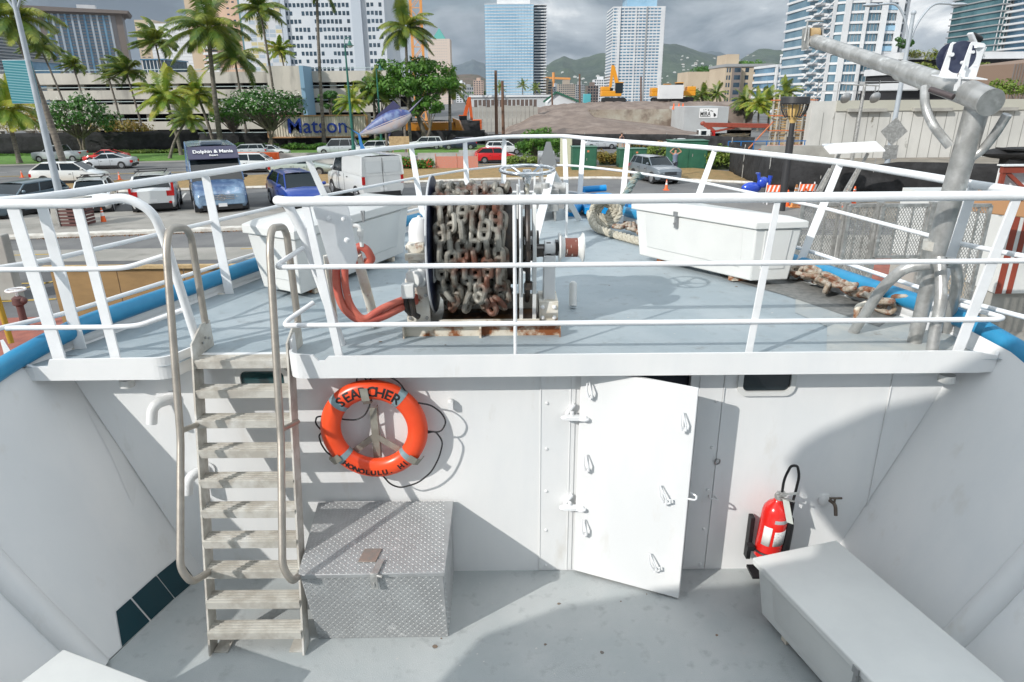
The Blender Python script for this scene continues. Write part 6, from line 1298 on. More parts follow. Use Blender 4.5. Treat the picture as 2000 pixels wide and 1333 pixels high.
palm(78, 420, 385, 185, 'bright young palm left of the tall ringed palm', .17, .9, 'full', 140, palmy, vb=290)
palm(86, 480, 458, 112, 'drooping palm in front of the peach tower', .15, 1.35, 'sparse', 40, vb=250)
palm(82, 548, 508, 18, 'curving palm crossing the peach tower with its crown cut by the sky edge', .15, 1.2, 'sparse', 90, vb=270)
palm(96, 572, 548, 100, 'small palm at the foot of the white panel tower', .13, .95, 'windy', 120, palmy, vb=200)
palm(80, 634, 618, -25, 'very tall bare palm trunk passing in front of the container', .19, 1.0, 'sparse', 10, vb=290)
palm(79, 800, 792, 58, 'tall open palm in front of the orange tower crane', .18, 1.12, 'full', 200, palmm, vb=262)
palm(74, 690, 686, 202, 'squat yellow palm right of the container', .2, .62, 'full', 0, palmy, vb=285)
palm(80, 735, 730, 180, 'olive palm behind the marlin statue', .2, .85, 'full', 50, palmm, vb=285)
palm(84, 880, 878, 172, 'dark palm at the right end of the green tree', .2, .78, 'full', 10, leafd if False else palmm, vb=285)
palm(62, 38, 12, 215, 'bright palm cut by the left edge of the photo', .19, 1.05, 'full', 30, palmy, vb=316)
palm(66, 330, 365, 235, 'small olive palm behind the bright yellow-green one', .13, .62, 'full', 30, palmm, vb=300)
for u, v, l in ((1021, 168, 'lone small palm before the wide glass tower'), (976, 172, 'small palm left of the lone one near the site poles'), (1046, 174, 'small palm at the right foot of the wide glass tower')):
    palm(190, u, u, v, l, .16, .95, 'small', u, palmm, group='distant palms by the glass tower', vb=200)
for i, (u, v, y, s_, mt_) in enumerate(((1372, 186, 130, .75, palmm), (1400, 184, 132, .7, palmm), (1455, 201, 112, .8, palmm), (1482, 206, 108, .85, palmy), (1502, 200, 112, .9, palmm), (1535, 184, 118, .9, palmm), (1352, 190, 134, .6, palmm))):
    palm(y, u, u, v, ['palm leftmost of the clump above the painted island sign', 'sunny palm beside the tan building corner', 'yellow-green palm left in the clump behind the red boom', 'yellow-green palm at the middle of the clump behind the red boom', 'olive palm right in the clump behind the red boom', 'dark palm against the white glass block', 'low palm beside the white generator'][i], .16, s_, 'full', 40*i, mt_, group='palms behind the retaining wall', vb=235)
def leafcloud(m, c, r, n, size, rg, flat=.8):
    c = V(c); r = V(r)
    for i in range(n):
        z = rg.uniform(-1, 1); a = rg.uniform(0, 2*math.pi); k = math.sqrt(1-z*z); rho = rg.uniform(.55, 1)**.6
        p = c+V((r.x*k*math.cos(a)*rho, r.y*k*math.sin(a)*rho, r.z*z*rho)); nrm = (V((k*math.cos(a), k*math.sin(a), z*1.2))+V((rg.uniform(-.8, .8), rg.uniform(-.8, .8), rg.uniform(-.5, .9)))).normalized()
        t = nrm.orthogonal().normalized(); t = (t*math.cos(a*7)+nrm.cross(t)*math.sin(a*7)); s_ = nrm.cross(t); L = size*rg.uniform(.7, 1.3)
        m.add([p-t*L*.5, p+s_*L*.24, p+t*L*.5, p-s_*L*.24], [(0, 1, 2, 3)])
def tree(name, label, cat, y, ub, vb, uc, vc, rx, rz_, nclump, per, size, mt, trunks=1, group=None, flowers=0, branchy=False, seed=0, zb=0, tr=.16):
    rg = random.Random(seed); base = P(ub, vb, y=y); base.z = zb; c = P(uc, vc, y=y); t = thing(name, label, cat, base, group)
    m = MB(); cl = []
    for i in range(nclump):
        z = rg.uniform(-.6, 1); a = rg.uniform(0, 2*math.pi); k = math.sqrt(max(0, 1-z*z))*rg.uniform(.5, 1)
        p = c+V((rx*k*math.cos(a), rx*.8*k*math.sin(a), rz_*z*rg.uniform(.6, 1))); cl.append(p); s_ = rg.uniform(.7, 1.3)*rx*.27; leafcloud(m, p, (s_, s_, s_*.62), per, size, rg)
    m.build('crown', mt, t, smooth=0, recalc=False)
    q = MB()
    for k in range(trunks):
        b0 = base+V((k*.5-trunks*.25, 0, 0)); mid = base.lerp(c, .45)+V((rg.uniform(-.5, .5), 0, 0)); q.tube([b0, b0.lerp(mid, .5)+V((rg.uniform(-.2, .2), 0, 0)), mid], [tr*1.3, tr, tr*.8], 9)
        for p in cl[k::max(1, trunks*(1 if branchy else 3))]: q.tube([mid, mid.lerp(p, .5)+V((rg.uniform(-.3, .3), rg.uniform(-.2, .2), rg.uniform(-.1, .3))), p], [tr*.5, tr*.32, tr*.14], 6)
    q.build('trunk', bark2, t, smooth=60)
    if flowers:
        q = MB()
        for i in range(flowers): p = rg.choice(cl)+V((rg.uniform(-1, 1)*rx*.3, rg.uniform(-1, .3)*rx*.3, rg.uniform(-.1, 1)*rx*.18)); leafcloud(q, p, (.12, .12, .08), 4, .17, rg)
        q.build('blossom', flower, t, smooth=0, recalc=False)
    return t
tree('broadleaf_tree', 'dense bright green tree left of the tall crane in front of the parking structure', 'tree', 80, 836, 268, 808, 158, 4.4, 2.2, 46, 130, .42, leafm, seed=1, tr=.3)
tree('broadleaf_tree', 'low bright green tree clump under the dense tree beside the yellow machine', 'tree', 78, 838, 270, 834, 208, 1.9, 1.2, 20, 90, .36, leafm, seed=2, tr=.18)
tree('broadleaf_tree', 'dark green tree between the olive palm and the dense tree', 'tree', 86, 745, 275, 742, 165, 2.2, 3.0, 24, 80, .42, leafd, seed=3)
tree('broadleaf_tree', 'very dark shrub filling the gap left of the container', 'tree', 88, 640, 275, 640, 205, 1.8, 2.2, 18, 80, .40, leafd, seed=8)
tree('plumeria_tree', 'white-flowering plumeria with crooked branches at far left', 'tree', 71, 168, 300, 152, 230, 3.5, 2.0, 60, 30, .40, leafd, 2, 'white-flowering plumerias', 200, True, 4, tr=.14)
tree('plumeria_tree', 'white-flowering plumeria in front of the container lettering', 'tree', 75, 532, 292, 520, 208, 4.2, 1.5, 80, 30, .40, leafd, 2, 'white-flowering plumerias', 300, True, 5, tr=.15)
tree('plumeria_tree', 'greener plumeria squeezed right of the tall ringed palm', 'tree', 82, 455, 285, 448, 225, 2.4, 1.6, 36, 34, .40, leafm, 1, 'white-flowering plumerias', 60, True, 6, tr=.13)
tree('shrub', 'yellow-olive shrub mass behind the fence at far left', 'shrub', 86, 75, 262, 70, 240, 3.6, 1.0, 26, 60, .35, leafy, seed=9, tr=.08, group='olive shrubs')
tree('shrub', 'rusty olive shrub mass behind the fence right of the plumeria', 'shrub', 86, 238, 262, 238, 250, 3.2, .9, 26, 60, .35, leafy, seed=10, tr=.08, group='olive shrubs')
tree('round_bush', 'round glossy green bush just beyond the bow rail', 'bush', 58, 1057, 318, 1056, 287, 1.9, 1.45, 50, 110, .22, leafm, seed=11, tr=.1)
def hedge(label, y, u0, u1, v0, v1, mt, n, dep=1.2, size=.24, fl=None, name='hedge', group='clipped hedges', zb=0):
    rg = random.Random(int(u0)); a, b = P(u0, v1, y=y), P(u1, v1, y=y); h = P((u0+u1)/2, v0, y=y).z-zb; t = thing(name, label, 'hedge', ((a.x+b.x)/2, y, zb), group); m = MB(); x0, x1 = a.x, b.x
    for i in range(n):
        f = rg.random(); x = x0+(x1-x0)*f; hh = h*(.85+.15*math.sin(x*2.1)+.05*rg.random()); leafcloud(m, (x, y+rg.uniform(-dep/2, dep/2), zb+hh*rg.uniform(.35, .85)), (.35, .35, hh*.28), 26, size, rg)
    m.build('foliage', mt, t, smooth=0, recalc=False)
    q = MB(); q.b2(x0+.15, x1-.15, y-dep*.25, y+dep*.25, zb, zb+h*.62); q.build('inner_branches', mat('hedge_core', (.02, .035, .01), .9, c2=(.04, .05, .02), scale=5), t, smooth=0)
    if fl:
        q = MB()
        for i in range(fl): leafcloud(q, (rg.uniform(x0, x1), y-dep*.5, zb+h*rg.uniform(.3, .9)), (.06, .06, .06), 4, .13, rg)
        q.build('blossom', mat('red_blossom', (.6, .06, .03), .6), t, smooth=0, recalc=False)
hedge('clipped hedge at the far left behind the pickup', 71.5, -15, 80, 302, 318, leafm, 90)
hedge('long yellow-green hedge right of the silver fastback', 73, 235, 388, 292, 312, mat('leaf_yellow_green', (.20, .26, .04), .55, c2=(.13, .22, .03), scale=2, trans=.25), 130)  # yellow-green leaf colour, reused for several shrubs below
hedge('green hedge behind the white sedan and below the container', 76, 452, 640, 280, 300, leafm, 150)
hedge('green hedge behind the large silver sport utility vehicle', 77, 700, 770, 270, 296, leafm, 80)
hedge('red-flowering hedge right of the cargo van', 53.5, 782, 846, 307, 338, leafm, 90, 1.6, .22, 60)
hedge('low yellow-green shrub in front of the round bush', 53.8, 992, 1048, 302, 318, leafy if False else MATS['leaf_yellow_green'], 50, 1.2, .2)
hedge('olive shrub between the first two green cabinets', 56, 1166, 1208, 291, 330, leafy, 60, 1.2, .2)
hedge('lime green bush right of the large utility cabinet', 52, 1375, 1440, 286, 335, MATS['leaf_yellow_green'], 110, 2.2, .24)
hedge('sparse green weeds above the grey crossover', 60, 1262, 1310, 280, 300, MATS['leaf_yellow_green'], 36, 1.0, .2)
hedge('dry orange weeds along the foot of the mound fence', 73, 1210, 1290, 275, 290, mat('dry_weed', (.36, .16, .05), .9, c2=(.2, .2, .05), scale=3), 50, .6, .2, name='weeds')
# leafless scatter of leaves and litter along the kerb
q = MB(); rg = random.Random(21)
for i in range(500): x = rg.uniform(-19, -8); y = 30.3+x*TN-abs(rg.gauss(0, .12)); leafcloud(q, (x, y, .012), (.02, .02, .002), 1, .08, rg)
tag(q.build('leaf_litter', mat('litter_brown', (.25, .12, .04), .9), smooth=0, recalc=False), 'dry brown leaves gathered along the white kerb', 'leaf litter', kind='stuff')

# ============================================================ BUILDINGS, SITE, HILLS
gblue = mat('tower_glass_blue', (.10, .22, .34), .12, .2, c2=(.20, .36, .50), scale=.06, spec=.8)
gpale = mat('tower_glass_pale', (.27, .46, .62), .16, .1, c2=(.42, .62, .76), scale=.05, spec=.8)
gdark = mat('tower_glass_dark', (.03, .055, .08), .12, .2, c2=(.06, .10, .14), scale=.2, spec=.8)
gteal = mat('tower_glass_teal', (.05, .13, .15), .12, .3, c2=(.12, .24, .26), scale=.1, spec=.8)
bwhite = mat('tower_white', (.68, .69, .70), .7, c2=(.60, .61, .63), scale=.1)
bgrey = mat('tower_grey', (.30, .31, .32), .7); bpeach = mat('tower_peach', (.58, .40, .29), .8, c2=(.52, .36, .27), scale=.1)
bbrown = mat('tower_brown', (.20, .17, .155), .8); bbeige = mat('beige_render', (.52, .43, .32), .85, c2=(.47, .38, .28), scale=.1)
pcon = mat('precast_concrete', (.54, .51, .45), .85, c2=(.43, .41, .365), scale=.25, stain=(.23, .22, .20), sscale=.3, slo=.55, shi=.72, stretch=(1, 1, .25))
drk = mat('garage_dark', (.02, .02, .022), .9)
def bthing(name, label, cat, u0, u1, y, group=None, rz=0):
    a, b = P(u0, 190, y=y), P(u1, 190, y=y); t = thing(name, label, cat, (0, 0, 0), group); t.location = ((a.x+b.x)/2, y, 0); t.rotation_euler = (0, 0, rad(rz)); return t, (b.x-a.x)
def H_(u, v, y): return P(u, v, y=y).z
def wins(t, lst, m_, nm='window'):
    """lst of (x0,x1,z0,z1,y,face) quads; first hundred are parts of their own"""
    for i, (x0, x1, z0, z1, y) in enumerate(lst[:100]): MB().b2(x0, x1, y-.02, y+.3, z0, z1).build(nm, m_, t, smooth=0)
    if len(lst) > 100:
        q = MB()
        for x0, x1, z0, z1, y in lst[100:]: q.b2(x0, x1, y-.02, y+.3, z0, z1)
        q.build('further_windows', m_, t, smooth=0)['kind'] = 'stuff'
def glass_tower(name, label, u0, u1, vt, y, dep, fl, gl, slab, nm=8, rz=0, sl=.5, so=.5, vstrips=(), top=None, mull=bwhite, mw=.25):
    t, w = bthing(name, label, 'tower', u0, u1, y, rz=rz); h = H_((u0+u1)/2, vt, y)
    MB().b2(-w/2, w/2, -dep/2, dep/2, 0, h).build('glass_wall', gl, t, smooth=0)
    fh = h/fl
    for k in range(fl+1): MB().b2(-w/2-so, w/2+so, -dep/2-so, dep/2+so, k*fh-sl/2, k*fh+sl/2).build('floor_slab', slab, t, smooth=0)
    for k in range(nm+1):
        x = -w/2+w*k/nm; MB().b2(x-mw/2, x+mw/2, -dep/2-.12, -dep/2-.002, 0, h).build('mullion', mull, t, smooth=0)
    for (a, b, m_, pr) in vstrips: MB().b2(-w/2+w*a, -w/2+w*b, -dep/2-pr, -dep/2+.5, 0, h+.3).build('wall_strip', m_, t, smooth=0)
    return t, w, h
# far left
glass_tower('glass_tower', 'dark blue glass tower cut by the left edge of the photo', -70, 62, 66, 330, 40, 26, gdark, bgrey, 12)
glass_tower('low_block', 'low blue glass block behind the parking structure right of the banner', 62, 100, 121, 300, 20, 4, gblue, bgrey, 6)
glass_tower('low_block', 'low blue glass block between the two left palms and the striped tower', 314, 355, 119, 300, 20, 4, gdark, gblue, 6)
t, w = bthing('slab_tower', 'blue slab tower with a wide overhanging flat roof', 'tower', 128, 262, 420, rz=24); h = H_(190, 34, 420)
MB().b2(-w/2, w/2, -14, 4, 0, h).build('wall', mat('slab_tower_wall', (.27, .26, .27), .8), t, smooth=0)
q = MB(); q.prism([(-w/2-9, -17, h+1), (w/2+3, -17, h+1), (w/2+4, -17, h+2.5), (-w/2-12, -17, h+3.5)], (0, 28, 0)); q.b2(-w/2-2, w/2+.6, -15, 7, h, h+1); q.build('roof', bbrown, t, smooth=0); MB().b2(-2, 7, -4, 3, h+3, h+6).build('roof_box', bwhite, t, smooth=0)
fl = 32; fh = h/fl; L_ = []
for k in range(fl):
    for c in range(10):
        x = -w/2+w*(.10+.075*c)+.3; L_.append((x, x+w*.058, k*fh+.7, k*fh+fh-.3, -14))
for c in range(11): MB().b2(-w/2+w*(.095+.075*c)-.5, -w/2+w*(.095+.075*c)+.5, -15, -14.01, 0, h).build('wall_strip', mat('pale_blue_pier', (.40, .46, .52), .7) if c % 3 else gblue, t, smooth=0)
wins(t, L_[::-1], gblue)
MB().b2(-w/2-.02, -w/2+w*.085, -14.4, -14.02, 0, h).build('brown_pier', bbrown, t, smooth=0); MB().b2(w/2-w*.085, w/2+.02, -14.4, -14.02, 0, h).build('brown_pier', bbrown, t, smooth=0)
# striped tower with side face
t, w, h = glass_tower('striped_tower', 'tower with white balcony stripes and a beige side wall left of the peach tower', 345, 436, 55, 400, 30, 26, gdark, bwhite, 5, 0, 1.5, 1.2)
MB().b2(-w/2-10, -w/2-.5, -12, 12, 0, h+3).build('side_wall', bbeige, t, smooth=0)
L_ = [(-w/2-9+3*c, -w/2-7.4+3*c, k*h/26+1.2, k*h/26+h/26-.8, -12) for k in range(26) for c in range(3)]; wins(t, L_[::-1], gdark)
# peach tower
t, w = bthing('peach_tower', 'tall peach apartment tower with a teal stripe and stacked balconies', 'tower', 440, 585, 230); h = H_(500, -60, 230)
MB().b2(-w/2, w/2, -12, 12, 0, h).build('wall', bpeach, t, smooth=0)
MB().b2(w*.02, w*.14, -12.5, -12.01, 0, h).build('teal_strip', mat('teal_panel', (.10, .20, .23), .5), t, smooth=0)
MB().b2(-w/2-5, -w/2+1, -8, 14, 0, h*.97).build('side_wing', bbeige, t, smooth=0)
MB().b2(w*.36, w*.5+.02, -12.6, -12.01, 0, h).build('brown_pier', mat('brown_pier_m', (.33, .24, .18), .8), t, smooth=0)
fl = 26; fh = h/fl; L_ = []
for k in range(fl)[::-1]:
    for a, b in ((-.47, -.40), (-.38, -.31), (-.13, -.10), (-.06, -.03), (.16, .25), (.265, .35)): L_.append((w*a, w*b, k*fh+.8, k*fh+fh-.4, -12))
wins(t, L_, gdark)
for k in range(fl): MB().b2(w*.15, w*.36, -13.4, -12.03, k*fh-.15, k*fh+.55).build('balcony', bwhite, t, smooth=0); MB().b2(-w*.48, -w*.30, -13.4, -12.03, k*fh-.15, k*fh+.5).build('balcony', bwhite, t, smooth=0)
# panel tower: white panels left, dark scattered windows
t, w = bthing('panel_tower', 'tall white tower with pale yellow panels and scattered dark windows', 'tower', 585, 775, 210); h = H_(670, -80, 210)
MB().b2(-w/2, w/2, -12, 12, 0, h).build('wall', mat('panel_white', (.52, .56, .61), .6, c2=(.58, .61, .64), scale=.15), t, smooth=0)
q = MB(); q.prism([(-w/2-9, -14, 0), (-w/2+1.0, -12.6, 0), (-w/2+1.0, 10, 0), (-w/2-9, 8, 0)], (0, 0, h)); q.build('panelled_wall', bwhite, t, smooth=0)
rg = random.Random(4); A0_, A1_ = V((-w/2-9, -14.03, 0)), V((-w/2+1.0, -12.63, 0)); L1, L2 = MB(), MB()
for k in range(40):
    for c in range(6):
        r_ = rg.random(); tgt = L1 if r_ < .22 else (L2 if r_ < .6 else None)
        if tgt is None: continue
        a = A0_.lerp(A1_, c/6+.01); b = A0_.lerp(A1_, (c+1)/6-.01); z0 = k*h/40; tgt.add([a+V((0, 0, z0+.1)), b+V((0, 0, z0+.1)), b+V((0, 0, z0+h/40-.1)), a+V((0, 0, z0+h/40-.1))], [(0, 1, 2, 3)])
L1.build('yellow_panelling', mat('pale_yellow_panel', (.60, .53, .30), .6), t, smooth=0); L2.build('grey_panelling', mat('pale_grey_panel', (.42, .49, .56), .6), t, smooth=0)
MB().b2(w*.20, w*.29, -13.0, -12.02, 0, h).build('blank_strip', mat('blank_panel', (.44, .49, .55), .6), t, smooth=0); MB().b2(-w/2+1.2, -w/2+2.4, -12.8, -12.02, 0, h).build('blank_strip', MATS['blank_panel'], t, smooth=0)
fl = 21; fh = h/fl; L_ = []
for k in range(fl)[::-1]:
    for c in range(24):
        x = -w/2+w*(.075+.038*c)+.05*rg.random()
        if -w/2+w*.68 < x < -w/2+w*.80: continue
        if rg.random() < .14: continue
        L_.append((x, x+w*.027, k*fh+.35+.2*rg.random(), k*fh+fh-.5, -12))
wins(t, L_, gdark)
# small peach tower with green pyramid roof
t, w = bthing('spired_tower', 'slim pale peach tower with a green pyramid roof far away', 'tower', 842, 884, 620); h = H_(860, 78, 620)
MB().b2(-w/2, w/2, -9, 9, 0, h).build('wall', mat('pale_peach', (.60, .50, .43), .8), t, smooth=0)
q = MB(); q.add([(-w*.3, -6, h), (w*.3, -6, h), (w*.3, 6, h), (-w*.3, 6, h), (0, 0, h+9)], [(0, 1, 4), (1, 2, 4), (2, 3, 4), (3, 0, 4)]); q.build('roof', mat('copper_green', (.08, .30, .27), .6), t, smooth=0)
wins(t, [(-w*.40+w*.10*c, -w*.40+w*.10*c+w*.06, k*h/24+1, k*h/24+h/24-1, -9) for k in range(24)[::-1] for c in range(8)], gblue)
# glass towers in the middle
t, w, h = glass_tower('glass_tower', 'wide pale blue glass tower with thin white floor lines near the centre', 951, 1040, 14, 500, 30, 34, gpale, bwhite, 16, 0, .45, .12, mw=.18, mull=gpale)
MB().b2(-w/2+8, w/2-2, -10, 10, h+.3, h+4).build('roof_parapet', bwhite, t, smooth=0); MB().b2(w/2+.5, w/2+7, -10, 16, 0, h-1).build('side_bay', gdark, t, smooth=0)
for k in range(35): MB().b2(w/2+.6, w/2+9, -11, 16, k*h/34-.3, k*h/34+.3).build('side_slab', bwhite, t, smooth=0)
t, w, h = glass_tower('glass_tower', 'white gridded glass tower with a green-topped lift housing', 1186, 1280, 20, 480, 28, 32, gblue, bwhite, 14, 0, .9, .3, vstrips=((.09, .14, bwhite, 1.0), (.44, .455, bwhite, .6), (.64, .67, bgrey, .5), (.93, 1.0, bwhite, .4)), mw=.5)
MB().b2(-w/2+w*.28, w/2-w*.14, -10, 10, h+.5, h+7).build('penthouse', gpale, t, smooth=0); MB().b2(-w/2+w*.28, w/2-w*.14, -11, 11, h+7.01, h+7.6).build('penthouse_roof', bgrey, t, smooth=0)
MB().b2(-w*.32, w*.10, -8, 8, h+7.61, h+16).build('lift_housing', bwhite, t, smooth=0); MB().b2(-w*.31, -w*.08, -8.3, -8.02, h+12, h+16).build('green_panel', mat('scaffold_green', (.02, .25, .14), .7), t, smooth=0)
# low and middle distance city blocks
def block(u0, u1, vt, y, m_, label, cols, rows, gl=gdark, name='apartment_block', vb=None):
    t, w = bthing(name, label, 'building', u0, u1, y, 'far apartment blocks'); h = H_((u0+u1)/2, vt, y); MB().b2(-w/2, w/2, -8, 8, 0, h).build('wall', m_, t, smooth=0)
    wins(t, [(-w/2+w*(c+.22)/cols, -w/2+w*(c+.80)/cols, h*(k+.25)/rows, h*(k+.78)/rows, -8) for k in range(rows)[::-1] for c in range(cols)][:100], gl); MB().b2(-w*.2, w*.2, -4, 4, h, h+2.5).build('lift_housing', m_, t, smooth=0)
rosy = mat('rosy_render', (.48, .36, .30), .8)
block(926, 945, 158, 700, bpeach if False else rosy, 'pale rose block left of the wide glass tower', 4, 12); block(892, 909, 162, 800, bwhite, 'small white block left of the pale rose block', 3, 10)
block(1056, 1078, 160, 520, bbeige, 'plain beige block at the right foot of the wide glass tower', 2, 9); block(1089, 1121, 165, 480, mat('dun_render', (.36, .31, .26), .8), 'dun apartment block with vertical window columns behind the green roofed shed', 8, 10)
block(1078, 1092, 170, 560, bwhite, 'narrow white block beside the beige block', 2, 8); block(1145, 1166, 168, 560, rosy, 'reddish block right of the dun block', 4, 6); block(1158, 1184, 156, 640, bwhite, 'white stepped block left of the white gridded tower', 6, 9); block(1122, 1140, 166, 600, bgrey, 'grey block between the dun block and the reddish block', 5, 8)
block(905, 926, 170, 760, bgrey, 'low grey block between the white and pale rose blocks', 5, 4); block(1280, 1300, 178, 420, bgrey, 'low grey block at the right foot of the gridded tower', 3, 3)
# tan buildings on the right
t, w = bthing('tan_garage', 'tan garage building with planted roof and open dark decks', 'building', 1330, 1400, 330); h = H_(1360, 142, 330)
MB().b2(-w/2, w/2, -10, 10, 0, h).build('wall', bbeige, t, smooth=0)
for k in range(5): MB().b2(w*.10, w*.42, -10.3, -10.02, h*.30+k*h*.13, h*.30+k*h*.13+h*.07).build('opening', drk, t, smooth=0)
q = MB(); rg = random.Random(2)
for i in range(40): leafcloud(q, (rg.uniform(-w*.1, w*.5), rg.uniform(-8, 8), h+1), (2.5, 2.5, 1.8), 22, 1.1, rg)
q.build('roof_planting', leafd, t, smooth=0, recalc=False)
t, w = bthing('tan_building', 'tan apartment building with brown window bays below the hills', 'building', 1396, 1484, 260); h = H_(1440, 133, 260)
MB().b2(-w/2, w/2, -10, 10, 0, h).build('wall', bbeige, t, smooth=0); MB().b2(-w/2-.3, w/2+.3, -10.5, 10.5, h, h+.9).build('roof', bgrey, t, smooth=0); MB().b2(-w*.42, -w*.16, -6, 6, h+.9, h+4.2).build('lift_housing', bbeige, t, smooth=0)
MB().b2(-w*.36, -w*.20, -12, -10.02, 0, h-.3).build('bay', bbrown, t, smooth=0)
wins(t, [(a*w, b*w, h*(k+.25)/6, h*(k+.85)/6, y_) for k in range(6)[::-1] for a, b, y_ in ((-.345, -.215, -12), (-.08, .0, -10), (.10, .23, -10), (.27, .40, -10), (-.47, -.44, -10), (-.42, -.385, -10))], gdark)
q = MB()
for i in range(24): leafcloud(q, (rg.uniform(-w*.05, w*.45), rg.uniform(-8, 8), h+1.2), (2, 2, 1.2), 22, .9, rg)
q.build('roof_planting', leafm, t, smooth=0, recalc=False)
t, w, h = glass_tower('white_glass_block', 'white block with glazed bays and a round open roof pavilion', 1488, 1565, 131, 230, 18, 6, gblue, bwhite, 12, 0, .7, .4, vstrips=((0, .05, bwhite, .7), (.13, .27, bwhite, .7), (.74, .79, bwhite, .7)), mw=.15)
q = MB(); q.cyl((w*.22, 0, h+3.2), (w*.22, 0, h+3.6), w*.36, n=28); q.build('pavilion_roof', bwhite, t); q = MB(); q.cyl((w*.22, 0, h+.3), (w*.22, 0, h+1.0), w*.35, n=28); q.build('pavilion_wall', gdark, t)
for k in range(12): a = 2*math.pi*k/12; MB().cyl((w*.22+math.cos(a)*w*.34, math.sin(a)*w*.34, h+.3), (w*.22+math.cos(a)*w*.34, math.sin(a)*w*.34, h+3.2), .12, n=6).build('column', bwhite, t)
# gold slatted tower
t, w = bthing('gold_tower', 'slim tower clad in gold lattice left of the curved white tower', 'tower', 1549, 1590, 330); h = H_(1565, -60, 330); MB().b2(-w/2, w/2, -8, 8, 0, h).build('wall', mat('bronze_glass', (.07, .06, .05), .3), t, smooth=0)
gold = mat('gold_cladding', (.50, .40, .24), .5)
for k in range(34): MB().b2(-w/2-.2, w/2+.2, -8.5, -8.02, k*h/34-.5, k*h/34+.35).build('lattice_band', gold, t, smooth=0)
for c in range(9): x = -w/2+w*c/8; MB().b2(x-.25, x+.25, -8.7, -8.51, 0, h).build('lattice_fin', gold, t, smooth=0)
# curved white tower (built as straight bays that step round a bend)
t, w = bthing('curved_tower', 'white tower with curved glass bays and a serrated edge of triangular balconies', 'tower', 1568, 1742, 150); h = H_(1650, -90, 150); fl = 17; fh = h/fl
gtw = mat('bay_glass', (.13, .24, .32), .1, .3, c2=(.24, .36, .43), scale=.12, spec=.8)
pl = [(-w/2, 2), (-w*.36, -3), (-w*.27, -5), (-w*.10, -6), (w*.08, -6.2), (w*.26, -5.6), (w*.40, -3), (w*.5, 2)]
q = MB(); q.prism([(x, y, 0) for x, y in pl]+[(w*.5, 14, 0), (-w/2, 14, 0)], (0, 0, h)); q.build('glass_wall', gtw, t, smooth=0)
for k in range(fl+1):
    q = MB(); q.prism([(x*1.01, y-.35, k*fh-.22) for x, y in pl]+[(w*.5+.4, 14, k*fh-.22), (-w/2-.4, 14, k*fh-.22)], (0, 0, .44)); q.build('floor_slab', bwhite, t, smooth=0)
for i, (x, y) in enumerate(pl[1:-1]):
    ww = (.9 if i in (1, 3, 4) else .5); MB().b2(x-ww*.6, x+ww*.6, y-.8, y-.36, 0, h).build('fin', bwhite, t, smooth=0)
for (xa, ya), (xb, yb2) in zip(pl[2:-1], pl[3:]):
    for c in range(1, 5): f = c/5; MB().cyl((xa+(xb-xa)*f, ya+(yb2-ya)*f-.06, 0), (xa+(xb-xa)*f, ya+(yb2-ya)*f-.06, h), .07, n=4).build('mullion', bgrey, t, smooth=0)
for k in range(fl*1):
    for c in range(3):
        x = -w/2+w*.015+c*w*.045; y = 1.4-c*1.9; z = k*fh+(.0 if c % 2 else fh*.5)
        q = MB(); q.prism([(x-1.1, y-1.6, z), (x+1.0, y-.8, z), (x+1.0, y+.5, z), (x-1.1, y+.5, z)], (0, 0, .35)); q.prism([(x-1.15, y-1.65, z), (x-.95, y-1.65, z), (x+.9, y-.9, z+fh*.9), (x+.75, y-.85, z+fh*.9)], (0, .25, 0)); q.build('balcony', bwhite, t, smooth=0)
for k in range(fl):
    MB().b2(w*.09, w*.245, -6.05-.15, -5.2, k*fh+.3, k*fh+1.2).build('balustrade', gpale, t, smooth=0) if k % 2 else None
# teal glass tower far right
t, w, h = glass_tower('glass_tower', 'dark teal glass tower with ribbon balconies at the right edge', 1872, 1960, -60, 250, 26, 22, gteal, bgrey, 14, 0, .4, .5, vstrips=((.18, .24, bgrey, .8), (.44, .50, bgrey, .8), (.84, .90, bwhite, .8)))
t, w, h = glass_tower('glass_tower', 'blue glass wing with white balcony bands at the upper right corner', 1945, 2060, -40, 235, 20, 21, gblue, bwhite, 16, 0, .55, 1.6)
# terraced podium with planting
t, w = bthing('terraced_podium', 'white terraced podium with hanging plants behind the right lamp', 'building', 1742, 2080, 130); zt = [H_(1850, v, 130) for v in (190, 158, 132, 104)]
for k, (z0, z1, xo) in enumerate(((0, zt[0]-1, 0), (zt[0]-.5, zt[1]-.6, .0), (zt[1]-.2, zt[2]-.2, .02), (zt[2]+.3, zt[3], .05))):
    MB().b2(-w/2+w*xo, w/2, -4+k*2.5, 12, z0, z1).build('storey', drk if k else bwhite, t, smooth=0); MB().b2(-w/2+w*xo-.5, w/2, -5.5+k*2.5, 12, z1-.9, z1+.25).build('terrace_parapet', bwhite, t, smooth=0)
q = MB(); rg = random.Random(3)
for i in range(170): k = rg.choice((1, 2, 2, 3)); z = zt[k]; leafcloud(q, (rg.uniform(-w*.42, 0), -6+k*2.5+rg.uniform(-.3, .6), z+rg.uniform(-.9, .5)), (1.0, .5, .5), 22, .5, rg)
q.build('hanging_plants', mat('trailing_green', (.13, .20, .03), .6, c2=(.22, .22, .05), scale=1, trans=.2), t, smooth=0, recalc=False)
for k in range(14): MB().b2(-w*.40+k*1.9, -w*.40+k*1.9+.5, -3, -2.6, zt[1], zt[2]-.8).build('column', bwhite, t, smooth=0)
t, w = bthing('brown_wall_building', 'brown ribbed windowless building below the teal tower', 'building', 1925, 2090, 115); z1 = H_(1960, 128, 115); q = MB(); q.prism([(-w/2, -5, 0), (w/2, -5, 0), (w/2, -5, z1+1.5), (-w/2, -5, z1)], (0, 14, 0)); q.build('wall', mat('brown_cladding', (.24, .165, .12), .8), t, smooth=0)
